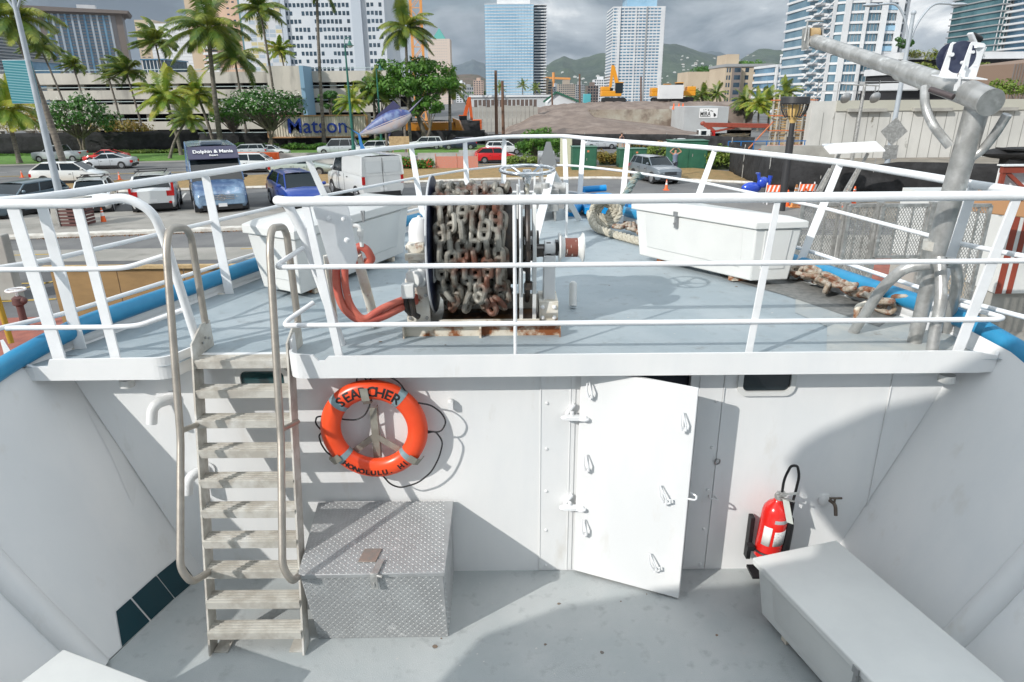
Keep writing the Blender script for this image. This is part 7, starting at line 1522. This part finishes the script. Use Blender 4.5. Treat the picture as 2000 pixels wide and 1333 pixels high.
for k in range(30): MB().b2(-w/2+w*k/30, -w/2+w*k/30+.14, -5.12, -5.01, 0, z1).build('rib', bbrown, t, smooth=0)
tree('broadleaf_tree', 'olive tree clump at the right edge above the concrete wall', 'tree', 80, 1985, 190, 1992, 168, 2.6, 1.3, 20, 60, .35, MATS['leaf_yellow_green'], seed=31, tr=.12)
tree('broadleaf_tree', 'dark tree tuft on the podium roof', 'tree', 128, 1768, 110, 1768, 84, 2.0, 1.2, 14, 50, .4, leafd, seed=32, tr=.1, zb=14)
# parking structure on the left
yg = 98.0; a = P(-40, 140, y=yg); b = P(770, 140, y=yg); t = thing('parking_structure', 'long pale concrete parking structure with dark open decks behind the palms', 'parking garage', ((a.x+b.x)/2, yg, 0))
def gz(v): return P(300, v, y=yg).z
bands = [(142, 164), (176, 194), (204, 223), (238, 254), (266, 276)]
for v0, v1 in bands: MB().b2(a.x, b.x, yg, yg+.5, gz(v1), gz(v0)).build('parapet', pcon, t, smooth=0); MB().b2(a.x, b.x, yg+.51, yg+30, gz(v1)+.1, gz(v1)+.5).build('deck', pcon, t, smooth=0)
for v0, v1 in bands: q = MB(); z = gz(v0)+.35; q.tube([(a.x, yg+.1, z), (b.x, yg+.1, z)], .05, 5); q.build('guard_rail', mat('pale_green_rail', (.42, .50, .50), .5), t)
for k in range(14): x = a.x+(b.x-a.x)*k/13; MB().b2(x-.4, x+.4, yg+.55, yg+1.3, 0, gz(164)).build('column', pcon, t, smooth=0)
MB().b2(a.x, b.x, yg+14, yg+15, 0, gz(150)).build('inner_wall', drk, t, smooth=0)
x0, x1 = P(520, 140, y=yg-4).x, P(592, 140, y=yg-4).x; q = MB(); q.b2(x0, x1, yg-4, yg-.01, gz(190), gz(134)); q.build('stair_tower', pcon, t, smooth=0); MB().b2(x1-.5, x1+.02, yg-4.03, yg-.02, gz(260), gz(134)+.02).build('stair_wall', mat('blue_stair_wall', (.20, .34, .46), .7), t, smooth=0)  # stair tower's right-hand wall is coloured blue
for k in range(7): x = a.x+6+k*7.5; MB().b2(x, x+2.2, yg+1.5, yg+1.6, gz(170)-.3, gz(170)-.1).build('light_fitting', cwht, t, smooth=0)
# shipping container with lettering
yc = 80.5; a, b = P(520, 226, y=yc), P(716, 226, y=yc); z1 = P(650, 226, y=yc).z; z0 = P(650, 268, y=yc).z; t = thing('shipping_container', 'cream corrugated shipping container lettered in blue behind the fence', 'container', ((a.x+b.x)/2, yc, z0))
cream2 = mat('container_cream', (.62, .58, .49), .6, c2=(.55, .50, .41), scale=.5, stain=(.36, .2, .10), sscale=.7, slo=.66, shi=.74)
q = MB(); n = int((b.x-a.x)/.30); rows = [[], []]
for i in range(n+1):
    x = a.x+(b.x-a.x)*i/n
    for dx, dy in ((0, 0), (.10, 0), (.15, .07), (.25, .07)):
        if x+dx <= b.x: rows[0].append(V((x+dx, yc+dy, z0))); rows[1].append(V((x+dx, yc+dy, z1)))
q.grid(rows).build('side', cream2, t, smooth=0, recalc=False); q = MB(); q.b2(a.x, b.x, yc+.08, yc+2.4, z0, z1); q.build('body', cream2, t, smooth=0)
q = MB(); q.bar((a.x-.05, yc, z1), (b.x+.05, yc, z1), .14, .14); q.bar((a.x-.05, yc, z0), (b.x+.05, yc, z0), .14, .14); q.bar((a.x, yc, z0), (a.x, yc, z1), .2, .2); q.bar((b.x, yc, z0), (b.x, yc, z1), .2, .2); q.build('frame', mat('container_rust', (.42, .24, .12), .7), t)
xa, xb = P(563, 250, y=yc).x, P(677, 250, y=yc).x
q = MB(); q.merge(textmesh('Matson', 2.3, .02, bold=.018, fit=xb-xa), Matrix.Translation(((xa+xb)/2, yc-.05, (z0+z1)/2)) @ Matrix.Rotation(rad(90), 4, 'X')); q.build('lettering', mat('container_blue', (.02, .06, .36), .5), t, smooth=0, recalc=False)
for k in range(3): x = a.x+2+k*5; MB().b2(x, x+.4, yc+.3, yc+2.0, 0, z0).build('stand', drk, t, smooth=0)
# crane mast
t = thing('tower_crane', 'orange lattice tower crane mast behind the dense green tree', 'crane', (0, 0, 0)); xc0, xc1 = P(806, 100, y=170).x, P(826, 100, y=170).x; hh = 46; q = MB()
for x in (xc0, xc1):
    for y in (169, 171.5): q.bar((x, y, 0), (x, y, hh), .28, .28)
n = 17
for i in range(n):
    z = hh*i/n; z2 = hh*(i+1)/n; q.bar((xc0, 169, z), (xc1, 169, z), .16, .16); q.bar((xc0, 169, z), (xc1, 169, z2), .14, .14) if i % 2 else q.bar((xc1, 169, z), (xc0, 169, z2), .14, .14); q.bar((xc0, 171.5, z), (xc1, 171.5, z2), .12, .12)
q.build('mast', mat('crane_orange', (.70, .30, .08), .6), t)
q = MB(); c_ = P(1081, 152, y=600); q.tube([(c_.x, 600, 0), (c_.x, 600, c_.z+4)], 1.2, 6); q.bar((c_.x-32, 600, c_.z+1), (c_.x+14, 600, c_.z-1), 1.6, 1.6); tag(q.build('tower_crane', MATS['crane_orange']), 'tiny far orange tower crane with horizontal jib beside the beige block', 'crane')
# site buildings: long low warehouse, green roof shed, panel stacks
t, w = bthing('long_warehouse', 'long low white warehouse behind the stacked wall panels', 'building', 918, 1080, 190); h = H_(1000, 190, 190); MB().b2(-w/2, w/2, -5, 5, 0, h).build('wall', mat('warehouse_white', (.50, .52, .53), .7), t, smooth=0); MB().b2(-w/2, w/2, -5.4, 5.4, h, h+.5).build('roof', bwhite, t, smooth=0)
t, w = bthing('green_roof_shed', 'white gabled shed with green trim near the mound', 'building', 1068, 1120, 160); h = H_(1090, 200, 160); q = MB(); q.prism([(-w/2, -5, 0), (w/2, -5, 0), (w/2, -5, h), (-w*.2, -5, h+2), (-w/2, -5, h)], (0, 12, 0)); q.build('wall', bwhite, t, smooth=0); q = MB(); q.bar((-w*.2, -5.2, h+2.1), (w/2+1, -5.2, h), .6, .4); q.bar((-w*.2, -5.2, h+2.1), (-w/2-1, -5.2, h+.1), .6, .4); q.build('roof_trim', cabinet, t, smooth=0)
ys = 112
for i in range(16):
    x = P(918+i*8.3, 215, y=ys).x; z1 = P(950, 206, y=ys).z; MB_ = MB().b2(x, x+.62, ys, ys+.3, 0, z1-rg.uniform(0, .3)); tag(MB_.build('precast_panel', concrete, smooth=0), 'pale precast wall panel standing in the row left of the mound', 'wall panel', 'row of standing precast panels')
    if i < 15: q = MB(); q.b2(x+.65, x+1.15, ys+.4, ys+.8, 0, z1+.8); tag(q.build('form_panel', mat('rusty_formwork', (.12, .09, .08), .9)), 'dark steel form panel standing behind the precast row', 'form panel', 'row of dark form panels')
for u0, v0, v1, y, l in ((968, 138, 262, 88, 'tall brown wooden pole left of the mound'), (981, 158, 240, 92, 'shorter brown wooden pole beside the tall one'), (1132, 145, 205, 140, 'wooden pole behind the mound left of the excavator'), (1252, 150, 195, 150, 'wooden pole in front of the gridded tower'), (1078, 175, 205, 150, 'short pole beside the green roofed shed')):
    a, b = P(u0, v0, y=y), P(u0+2, v1, y=y); q = MB(); q.tube([(b.x, y, 0), (a.x, y, a.z)], [.22, .16], 8); tag(q.build('utility_pole', mat('pole_wood', (.16, .09, .06), .9)), l, 'pole')
# dirt mound and retaining walls
def mound():
    ym0 = 90; pr = [(955, 268, 268), (975, 262, 255), (1000, 268, 236), (1040, 268, 215), (1075, 268, 208), (1120, 268, 204), (1180, 268, 201), (1240, 268, 200), (1300, 268, 200), (1345, 268, 200), (1440, 268, 201), (1470, 268, 205)]
    rows = []; rg = random.Random(12); nx, ny = 60, 16
    for j in range(ny+1):
        f = j/ny; r_ = []
        for i in range(nx+1):
            g = i/nx*(len(pr)-1); k = min(int(g), len(pr)-2); u = pr[k][0]+(pr[k+1][0]-pr[k][0])*(g-k); vt = pr[k][2]+(pr[k+1][2]-pr[k][2])*(g-k); hh = P(u, vt, y=125).z; y = ym0+f*38
            prof_ = min(1, (f*1.25))**.8; x = P(u, 230, y=y).x
            hh *= 1 if u < 1090 else 1; z = hh*prof_+.25*math.sin(x*1.3+y*.7)*prof_+.3*rg.uniform(-1, 1)*prof_*(1-prof_)+(.0)
            if u > 1150 and f < .62: z = min(z, max(.0, (hh*.55)*(1-(u-1150)/230)))   # the retaining wall shows here
            r_.append(V((x, y, max(z, -.05))))
        rows.append(r_)
    q = MB().grid(rows); return q.build('dirt_mound', dirt, smooth=180)
tag(mound(), None, None, kind='structure')
q = MB(); yw = 111.3; a = P(1150, 210, y=yw); b = P(1338, 213, y=yw); zt_ = P(1250, 214, y=yw).z; q.b2(a.x, b.x, yw, yw+.6, 0, zt_); tag(q.build('retaining_wall', mat('dirty_wall', (.40, .38, .32), .9, c2=(.30, .25, .20), scale=.35, stain=(.16, .12, .095), sscale=.28, slo=.5, shi=.6), smooth=0), 'dirt-smeared concrete retaining wall half buried by the mound', 'wall')
yw = 103; a = P(1338, 212, y=yw); b = P(1424, 212, y=yw); z1 = P(1380, 209, y=yw).z; t = thing('concrete_abutment', 'clean grey concrete abutment wall carrying the island company sign', 'wall', ((a.x+b.x)/2, yw, 0)); q = MB(); q.b2(a.x, b.x, yw, yw+10, 0, z1); q.build('wall', mat('clean_concrete', (.42, .44, .45), .85, c2=(.38, .39, .40), scale=.4), t, smooth=0)
a, b = P(1367, 212, y=yw-.05), P(1401, 231, y=yw-.05); q = MB(); q.b2(a.x, b.x, yw-.06, yw-.01, b.z, a.z); sg = q.build('sign_board', cwht, t, smooth=0)
wS = b.x-a.x; hS = a.z-b.z; q = MB(); q.merge(textmesh('MIRA', hS*.62, .01, bold=.01, fit=wS*.56), Matrix.Translation((a.x+wS*.32, yw-.075, b.z+hS*.42)) @ Matrix.Rotation(rad(90), 4, 'X')); q.build('lettering', plas, sg, recalc=False)
q = MB()
for fx, fz, r_ in ((.22, .83, .035), (.33, .86, .035), (.48, .82, .05), (.62, .74, .045), (.70, .70, .04)): q.ball((a.x+wS*fx, yw-.08, b.z+hS*fz), (wS*r_, .01, wS*r_*.55), 8, 6)
q.prism([(a.x+wS*.76, yw-.09, b.z+hS*.55), (a.x+wS*.86, yw-.09, b.z+hS*.45), (a.x+wS*.93, yw-.09, b.z+hS*.30), (a.x+wS*.84, yw-.09, b.z+hS*.12), (a.x+wS*.78, yw-.09, b.z+hS*.20), (a.x+wS*.78, yw-.09, b.z+hS*.38)], (0, .02, 0)); q.b2(a.x+wS*.05, a.x+wS*.6, yw-.08, yw-.065, b.z+hS*.13, b.z+hS*.18); q.build('island_logo', plas, sg)
# big concrete wall on the right
yw = 60; a, b = P(1588, 200, y=yw), P(2120, 200, y=yw); zt_ = P(1750, 197, y=yw).z; t = thing('concrete_wall', 'large board-marked concrete wall with dark damp blotches on the right', 'wall', ((a.x+b.x)/2, yw, 0)); q = MB(); q.b2(a.x, b.x, yw, yw+1, 0, zt_); q.build('wall', mat('formed_concrete', (.60, .59, .56), .85, c2=(.50, .495, .47), scale=.35, stain=(.21, .20, .17), sscale=.9, slo=.66, shi=.70, bump=.03, bscale=1, stretch=(1, 1, .6)), t, smooth=0)
for k in range(24): x = a.x+1+k*.95; MB().b2(x, x+.04, yw-.02, yw-.001, 0, zt_-.9).build('board_joint', mat('joint_grey', (.24, .24, .225), .9), t, smooth=0)
MB().b2(a.x+2, b.x, yw-.12, yw-.003, zt_-.8, zt_+.05).build('coping', mat('coping_concrete', (.44, .43, .37), .85), t, smooth=0)
for k in range(3): x = a.x+4.5+k*5.5; MB().b2(x-1.6, x+1.6, yw-.5, yw-.13, zt_-.85, zt_-.6).build('ledge', concrete, t, smooth=0)
for k in range(5): x = P(1600+40*k, 190, y=yw).x; q = MB(); q.tube([(x, yw+.5, zt_), (x, yw+.5, zt_+1.6)], .03, 5); q.tube([(x, yw+.5, zt_+1.5), (x+1.6, yw+.5, zt_+1.5)], .03, 5); q.tube([(x, yw+.5, zt_+.8), (x+1.6, yw+.5, zt_+.8)], .03, 5); q.build('guard_rail', steel, t)
q = MB(); c_ = P(1945, 300, y=50); q.ball((c_.x+2, 50, c_.z), (3.2, 1, .45), 14, 8); q.box((c_.x+2.2, 49.5, c_.z+.25), (4.5, 1.2, .12), ry=.05); q.box((c_.x+2.2, 50, c_.z-.8), (3, 1, 1.6)); tag(q.build('tarped_stack', fencem), 'black tarpaulin draped over stacked boards by the right fence', 'tarpaulin')
# formwork tower and scaffold between abutment and wall
y = 62; xa, xb = P(1508, 230, y=y).x, P(1585, 230, y=y).x; zt_ = P(1540, 190, y=y).z; t = thing('formwork_scaffold', 'timber and orange steel formwork frame left of the big concrete wall', 'scaffold', (xa, y, 0))
q = MB()
for k in range(6): x = xa+(xb-xa)*k/5; q.bar((x, y, 0), (x, y, zt_), .12, .14)
for k in range(3): x = xa+(xb-xa)*(.1+.32*k); q.bar((x, y-.3, 0), (x, y-.3, zt_+.2), .10, .08)
q.build('stud', mat('pale_steel_form', (.45, .43, .38), .6), t)
q = MB()
for k in range(22): z = zt_*k/22; q.bar((xa, y+.15, z), (xb, y+.15, z), .10, .16)
q.build('board', lumber, t)
q = MB()
for k in range(4): z = zt_*(k+.8)/4; q.bar((xa-.4, y-.35, z), (xb+.2, y-.35, z), .09, .09)
q.bar((xa-.2, y-.4, 1), (xa-2.6, y-1, 0), .08, .08); q.bar((xa, y-.4, 3), (xa-3.0, y-1.5, 0), .08, .08); q.build('brace', mat('form_orange', (.55, .16, .06), .6), t)
q = MB(); c_ = P(1510, 276, y=55); q.b2(c_.x-3.5, c_.x+2.6, 55, 55.1, 1.0, 1.1); q.b2(c_.x-3.5, c_.x-.2, 54.8, 56, .3, .7)
for k in range(7): q.bar((c_.x-3.5+k, 55, .3), (c_.x-3.5+k, 55, 1.8), .06, .06)
q.b2(c_.x-3.5, c_.x+2.6, 55, 55.06, 1.75, 1.82); tag(q.build('work_platform', paint('lift_blue', (.02, .17, .45)), smooth=0), 'blue steel work platform below the formwork', 'platform')
q = MB(); c_ = P(1540, 300, y=48); q.b2(c_.x-1.8, c_.x+3.2, 48, 48.4, 0, P(1540, 285, y=48).z); tag(q.build('concrete_block_wall', concrete, smooth=0), 'low pale concrete block wall behind the near fence', 'wall')
# excavators and yard machines
def excavator(label, u, v, y, zb, s, body_m, flip=1, boom=True):
    p = P(u, v, y=y); t = thing('excavator', label, 'excavator', (0, 0, 0)); q = MB()
    for sy in (-1, 1): q.prism([(-2, sy*1.1-.3, .25), (-1.7, sy*1.1-.3, 0), (1.7, sy*1.1-.3, 0), (2, sy*1.1-.3, .25), (2, sy*1.1-.3, .65), (1.7, sy*1.1-.3, .9), (-1.7, sy*1.1-.3, .9), (-2, sy*1.1-.3, .65)], (0, .6, 0))
    q.build('tracks', plas, t); q = MB(); q.b2(-2.3, 1.2, -1.2, 1.2, 1.1, 2.0); q.b2(-2.3, -.8, -1.2, 1.2, 2.0, 2.7); q.build('body', body_m, t, bevel=.08)
    q = MB(); q.b2(.1, 1.4, -1.25, -.2, 1.6, 3.3); cb = q.build('cab', carglass, t, bevel=.06); q = MB(); q.b2(.05, 1.45, -1.3, -.15, 3.3, 3.42); q.build('cab_roof', body_m, t)
    if boom:
        q = MB(); q.bar((1.0, .3, 1.8), (-.3, .3, 6.0), .45, .6, up=(1, 0, 0)); q.bar((-.3, .3, 6.2), (-.6, .3, 2.6), .35, .45, up=(1, 0, 0)); q.bar((.6, .3, 2.8), (-.2, .3, 4.9), .18, .18); q.build('boom', body_m, t); q = MB(); q.box((-.7, .3, 2.1), (.9, 1.0, .9), ry=.4); q.build('bucket', plas, t)
    t.location = (p.x, y, zb); t.scale = (s*flip, s, s); return t
zm = P(1200, 200, y=125).z
excavator('yellow excavator with raised folded boom on top of the dirt mound', 1198, 200, 126, zm-.15, 1.0, cyel)
excavator('yellow excavator without visible boom at the right end of the mound', 1330, 200, 126, zm-.1, .95, cyel, -1, False); excavator('yellow digger body behind the white generator', 1292, 200, 130, zm-.1, .9, cyel, 1, False)
p = P(1313, 198, y=122); q = MB(); q.b2(p.x-2.2, p.x+1.8, 122, 124, zm+.5, zm+2.7); q.b2(p.x-1.8, p.x-.9, 121.97, 121.99, zm+1.2, zm+2.2); o = q.build('generator', bwhite, smooth=0); tag(o, 'white towable generator box on the mound between the yellow diggers', 'generator'); 
q = MB(); q.b2(p.x+2.5, p.x+2.7, 121, 121.2, zm, zm+.2)
excavator('orange digger behind the far left fence of the mound', 915, 262, 100, 0, .85, paint('digger_orange', (.62, .12, .03)), -1)
p = P(860, 262, y=86); q = MB(); q.b2(p.x-4.2, p.x+1.9, 86, 88, .9, 2.4); q.prism([(p.x+1.9, 86, .9), (p.x+3.0, 86, .9), (p.x+2.3, 86, 2.6), (p.x+1.5, 86, 2.9)], (0, 2, 0))
for k in range(3): q.cyl((p.x-3.2+2.4*k, 85.9, .5), (p.x-3.2+2.4*k, 88, .5), .5, n=12)
tag(q.build('yellow_machine', paint('machine_amber', (.55, .22, .02)), bevel=.04), 'amber yellow loader body behind the fence under the green tree', 'loader')
p = P(1155, 198, y=130); q = MB(); q.b2(p.x-1.4, p.x-.1, 130, 131.5, zm-.4, zm+1.4); tag(q.build('portable_toilet', mat('turquoise_plastic', (.10, .42, .48), .5), bevel=.05), 'turquoise portable toilet behind the mound beside the excavator', 'portable toilet')
# little far cones on the mound
for i, u in enumerate((1316, 1326, 1334)):
    pp = P(u, 207, y=110); q = MB(); q.lathe([(0, .3), (.05, .22), (.9, .04)], (pp.x, 110, zm-1.0), (0, 0, 1), 8)
    tag(q.build('traffic_cone', corg), 'tiny orange cone on the mound crest, '+('leftmost', 'middle', 'rightmost')[i]+' of three', 'traffic cone', 'cones on the mound crest')
# hills ----------------------------------------------------------------
from mathutils import noise as mnoise
def hills(name, prof, y0, y1, m_, amp, seed, nx=220, ny=26):
    rows = []
    for j in range(ny+1):
        f = j/ny; y = y0+(y1-y0)*f; r_ = []
        for i in range(nx+1):
            u = prof[0][0]+(prof[-1][0]-prof[0][0])*i/nx; k = max(kk for kk in range(len(prof)-1) if prof[kk][0] <= u+1e-6); vt = prof[k][1]+(prof[k+1][1]-prof[k][1])*(u-prof[k][0])/(prof[k+1][0]-prof[k][0])
            x = P(u, 190, y=y).x; ht = P(u, vt, y=y1).z; s_ = f**.75
            n_ = mnoise.ridged_multi_fractal((x/700+seed, y/900, seed), .9, 2.1, 5, 1.0, 2.0)-1.0; n2 = mnoise.fractal((x/160, y/260, seed), .9, 2.1, 4)
            r_.append(V((x, y, max(0, ht*s_*(1+.10*n2*(1-f*.6))+amp*n_*math.sin(math.pi*min(f*.9+.03, 1))))))
        rows.append(r_)
    rows.append([V((p.x, y1+400, 0)) for p in rows[-1]])
    return struct(MB().grid(rows).build(name, m_, smooth=180))
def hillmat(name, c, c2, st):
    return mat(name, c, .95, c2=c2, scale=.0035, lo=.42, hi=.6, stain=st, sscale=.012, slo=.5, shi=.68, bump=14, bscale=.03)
hills('hills', [(600, 175), (800, 160), (860, 140), (900, 128), (925, 116), (945, 122), (990, 140), (1040, 148), (1150, 150), (1300, 150)], 6200, 7600, hillmat('far_blue_hill', (.035, .06, .075), (.05, .075, .085), (.06, .09, .09)), 60, 3.3)  # distance haze put into the bluish hill colour, cloud shadow into its darkness
hills('hills', [(780, 185), (860, 168), (900, 160), (960, 158), (1010, 156), (1055, 140), (1080, 122), (1098, 113), (1120, 120), (1140, 116), (1165, 108), (1190, 105), (1230, 98), (1285, 86), (1312, 88), (1350, 98), (1385, 108), (1420, 124), (1460, 135), (1520, 150), (1580, 158)], 3300, 4800, hillmat('near_green_hill', (.028, .050, .036), (.045, .075, .040), (.07, .095, .06)), 70, 1.7)  # slope colours darkened to stand in for cloud shadow
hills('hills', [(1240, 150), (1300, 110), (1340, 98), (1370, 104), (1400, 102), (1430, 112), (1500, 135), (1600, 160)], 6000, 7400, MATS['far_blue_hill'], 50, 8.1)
hills('hills', [(1380, 160), (1420, 132), (1445, 112), (1470, 99), (1490, 97), (1515, 100), (1550, 112), (1600, 118), (1700, 112), (1800, 118), (1900, 125), (2050, 120), (2300, 140)], 3600, 4700, MATS['near_green_hill'], 60, 5.2)
hills('hills', [(700, 186), (830, 176), (880, 148), (905, 146), (935, 147), (960, 160), (1060, 178)], 1800, 2100, hillmat('brown_hill', (.10, .075, .055), (.14, .10, .075), (.05, .06, .03)), 6, 6.4, 80, 12)
# houses scattered over the lower slopes
rg = random.Random(77); hm = mat('house_white', (.62, .62, .60), .8); hr_ = mat('house_roof', (.30, .25, .22), .8)
from mathutils.bvhtree import BVHTree
bvh = []
for o_ in bpy.data.objects:
    if o_.name.startswith('hills'): bvh.append((BVHTree.FromPolygons([v_.co for v_ in o_.data.vertices], [tuple(p_.vertices) for p_ in o_.data.polygons]), o_.location.copy()))
def on_hill(u, v):
    d_ = (P(u, v, d=1)-V((0, 0, CAMH))).normalized(); best = None
    for b_, l_ in bvh:
        h_, _, _, ds = b_.ray_cast(V((0, 0, CAMH))-l_, d_)
        if h_ is not None and (best is None or ds < best[1]): best = (h_+l_, ds)
    return best[0] if best else None
for i in range(110):
    if i < 70: u = rg.uniform(1060, 1185) if i % 2 else rg.uniform(1282, 1400); v = rg.uniform(160, 186) if i % 3 else rg.uniform(140, 170)
    else: u = rg.uniform(1330, 1480); v = rg.uniform(108, 140)
    p = on_hill(u, v); s_ = rg.uniform(4, 9)
    if p is None: continue
    t = thing('hillside_house', 'small pale house among others on the green hillside', 'house', (p.x, p.y, p.z), 'houses scattered on the hillside')
    q = MB(); q.b2(p.x-s_, p.x+s_, p.y-s_*.6, p.y+s_*.6, p.z-8, p.z+s_*.5); q.build('wall', hm, t, smooth=0)
    q = MB(); q.prism([(p.x-s_*1.1, p.y-s_*.7, p.z+s_*.5), (p.x+s_*1.1, p.y-s_*.7, p.z+s_*.5), (p.x, p.y-s_*.7, p.z+s_*.9)], (0, s_*1.4, 0)); q.build('roof', hr_ if i % 3 else hm, t, smooth=0)
q = MB()
for i in range(200): u = rg.uniform(918, 1300); leafcloud(q, P(u, 187, y=700), (7, 7, 4.5), 14, 3.0, rg)
tag(q.build('far_treeline', leafd, smooth=0, recalc=False), 'dark treeline at the foot of the glass towers', 'trees', kind='stuff')

# ============================================================ HAZE
q = MB(); q.b2(-9000, 9000, -200, 8200, -60, 560)
hz = q.build('haze', MATS['concrete'], smooth=0); hz['kind'] = 'stuff'
hm_ = bpy.data.materials.new('haze'); hm_.use_nodes = True; nt_ = hm_.node_tree; nt_.nodes.clear()
o_ = nt_.nodes.new('ShaderNodeOutputMaterial'); v_ = nt_.nodes.new('ShaderNodeVolumePrincipled'); v_.inputs['Density'].default_value = 0.00005; v_.inputs['Color'].default_value = (.80, .88, 1, 1); v_.inputs['Anisotropy'].default_value = 0.2
nt_.links.new(v_.outputs[0], o_.inputs['Volume']); hz.data.materials[0] = hm_
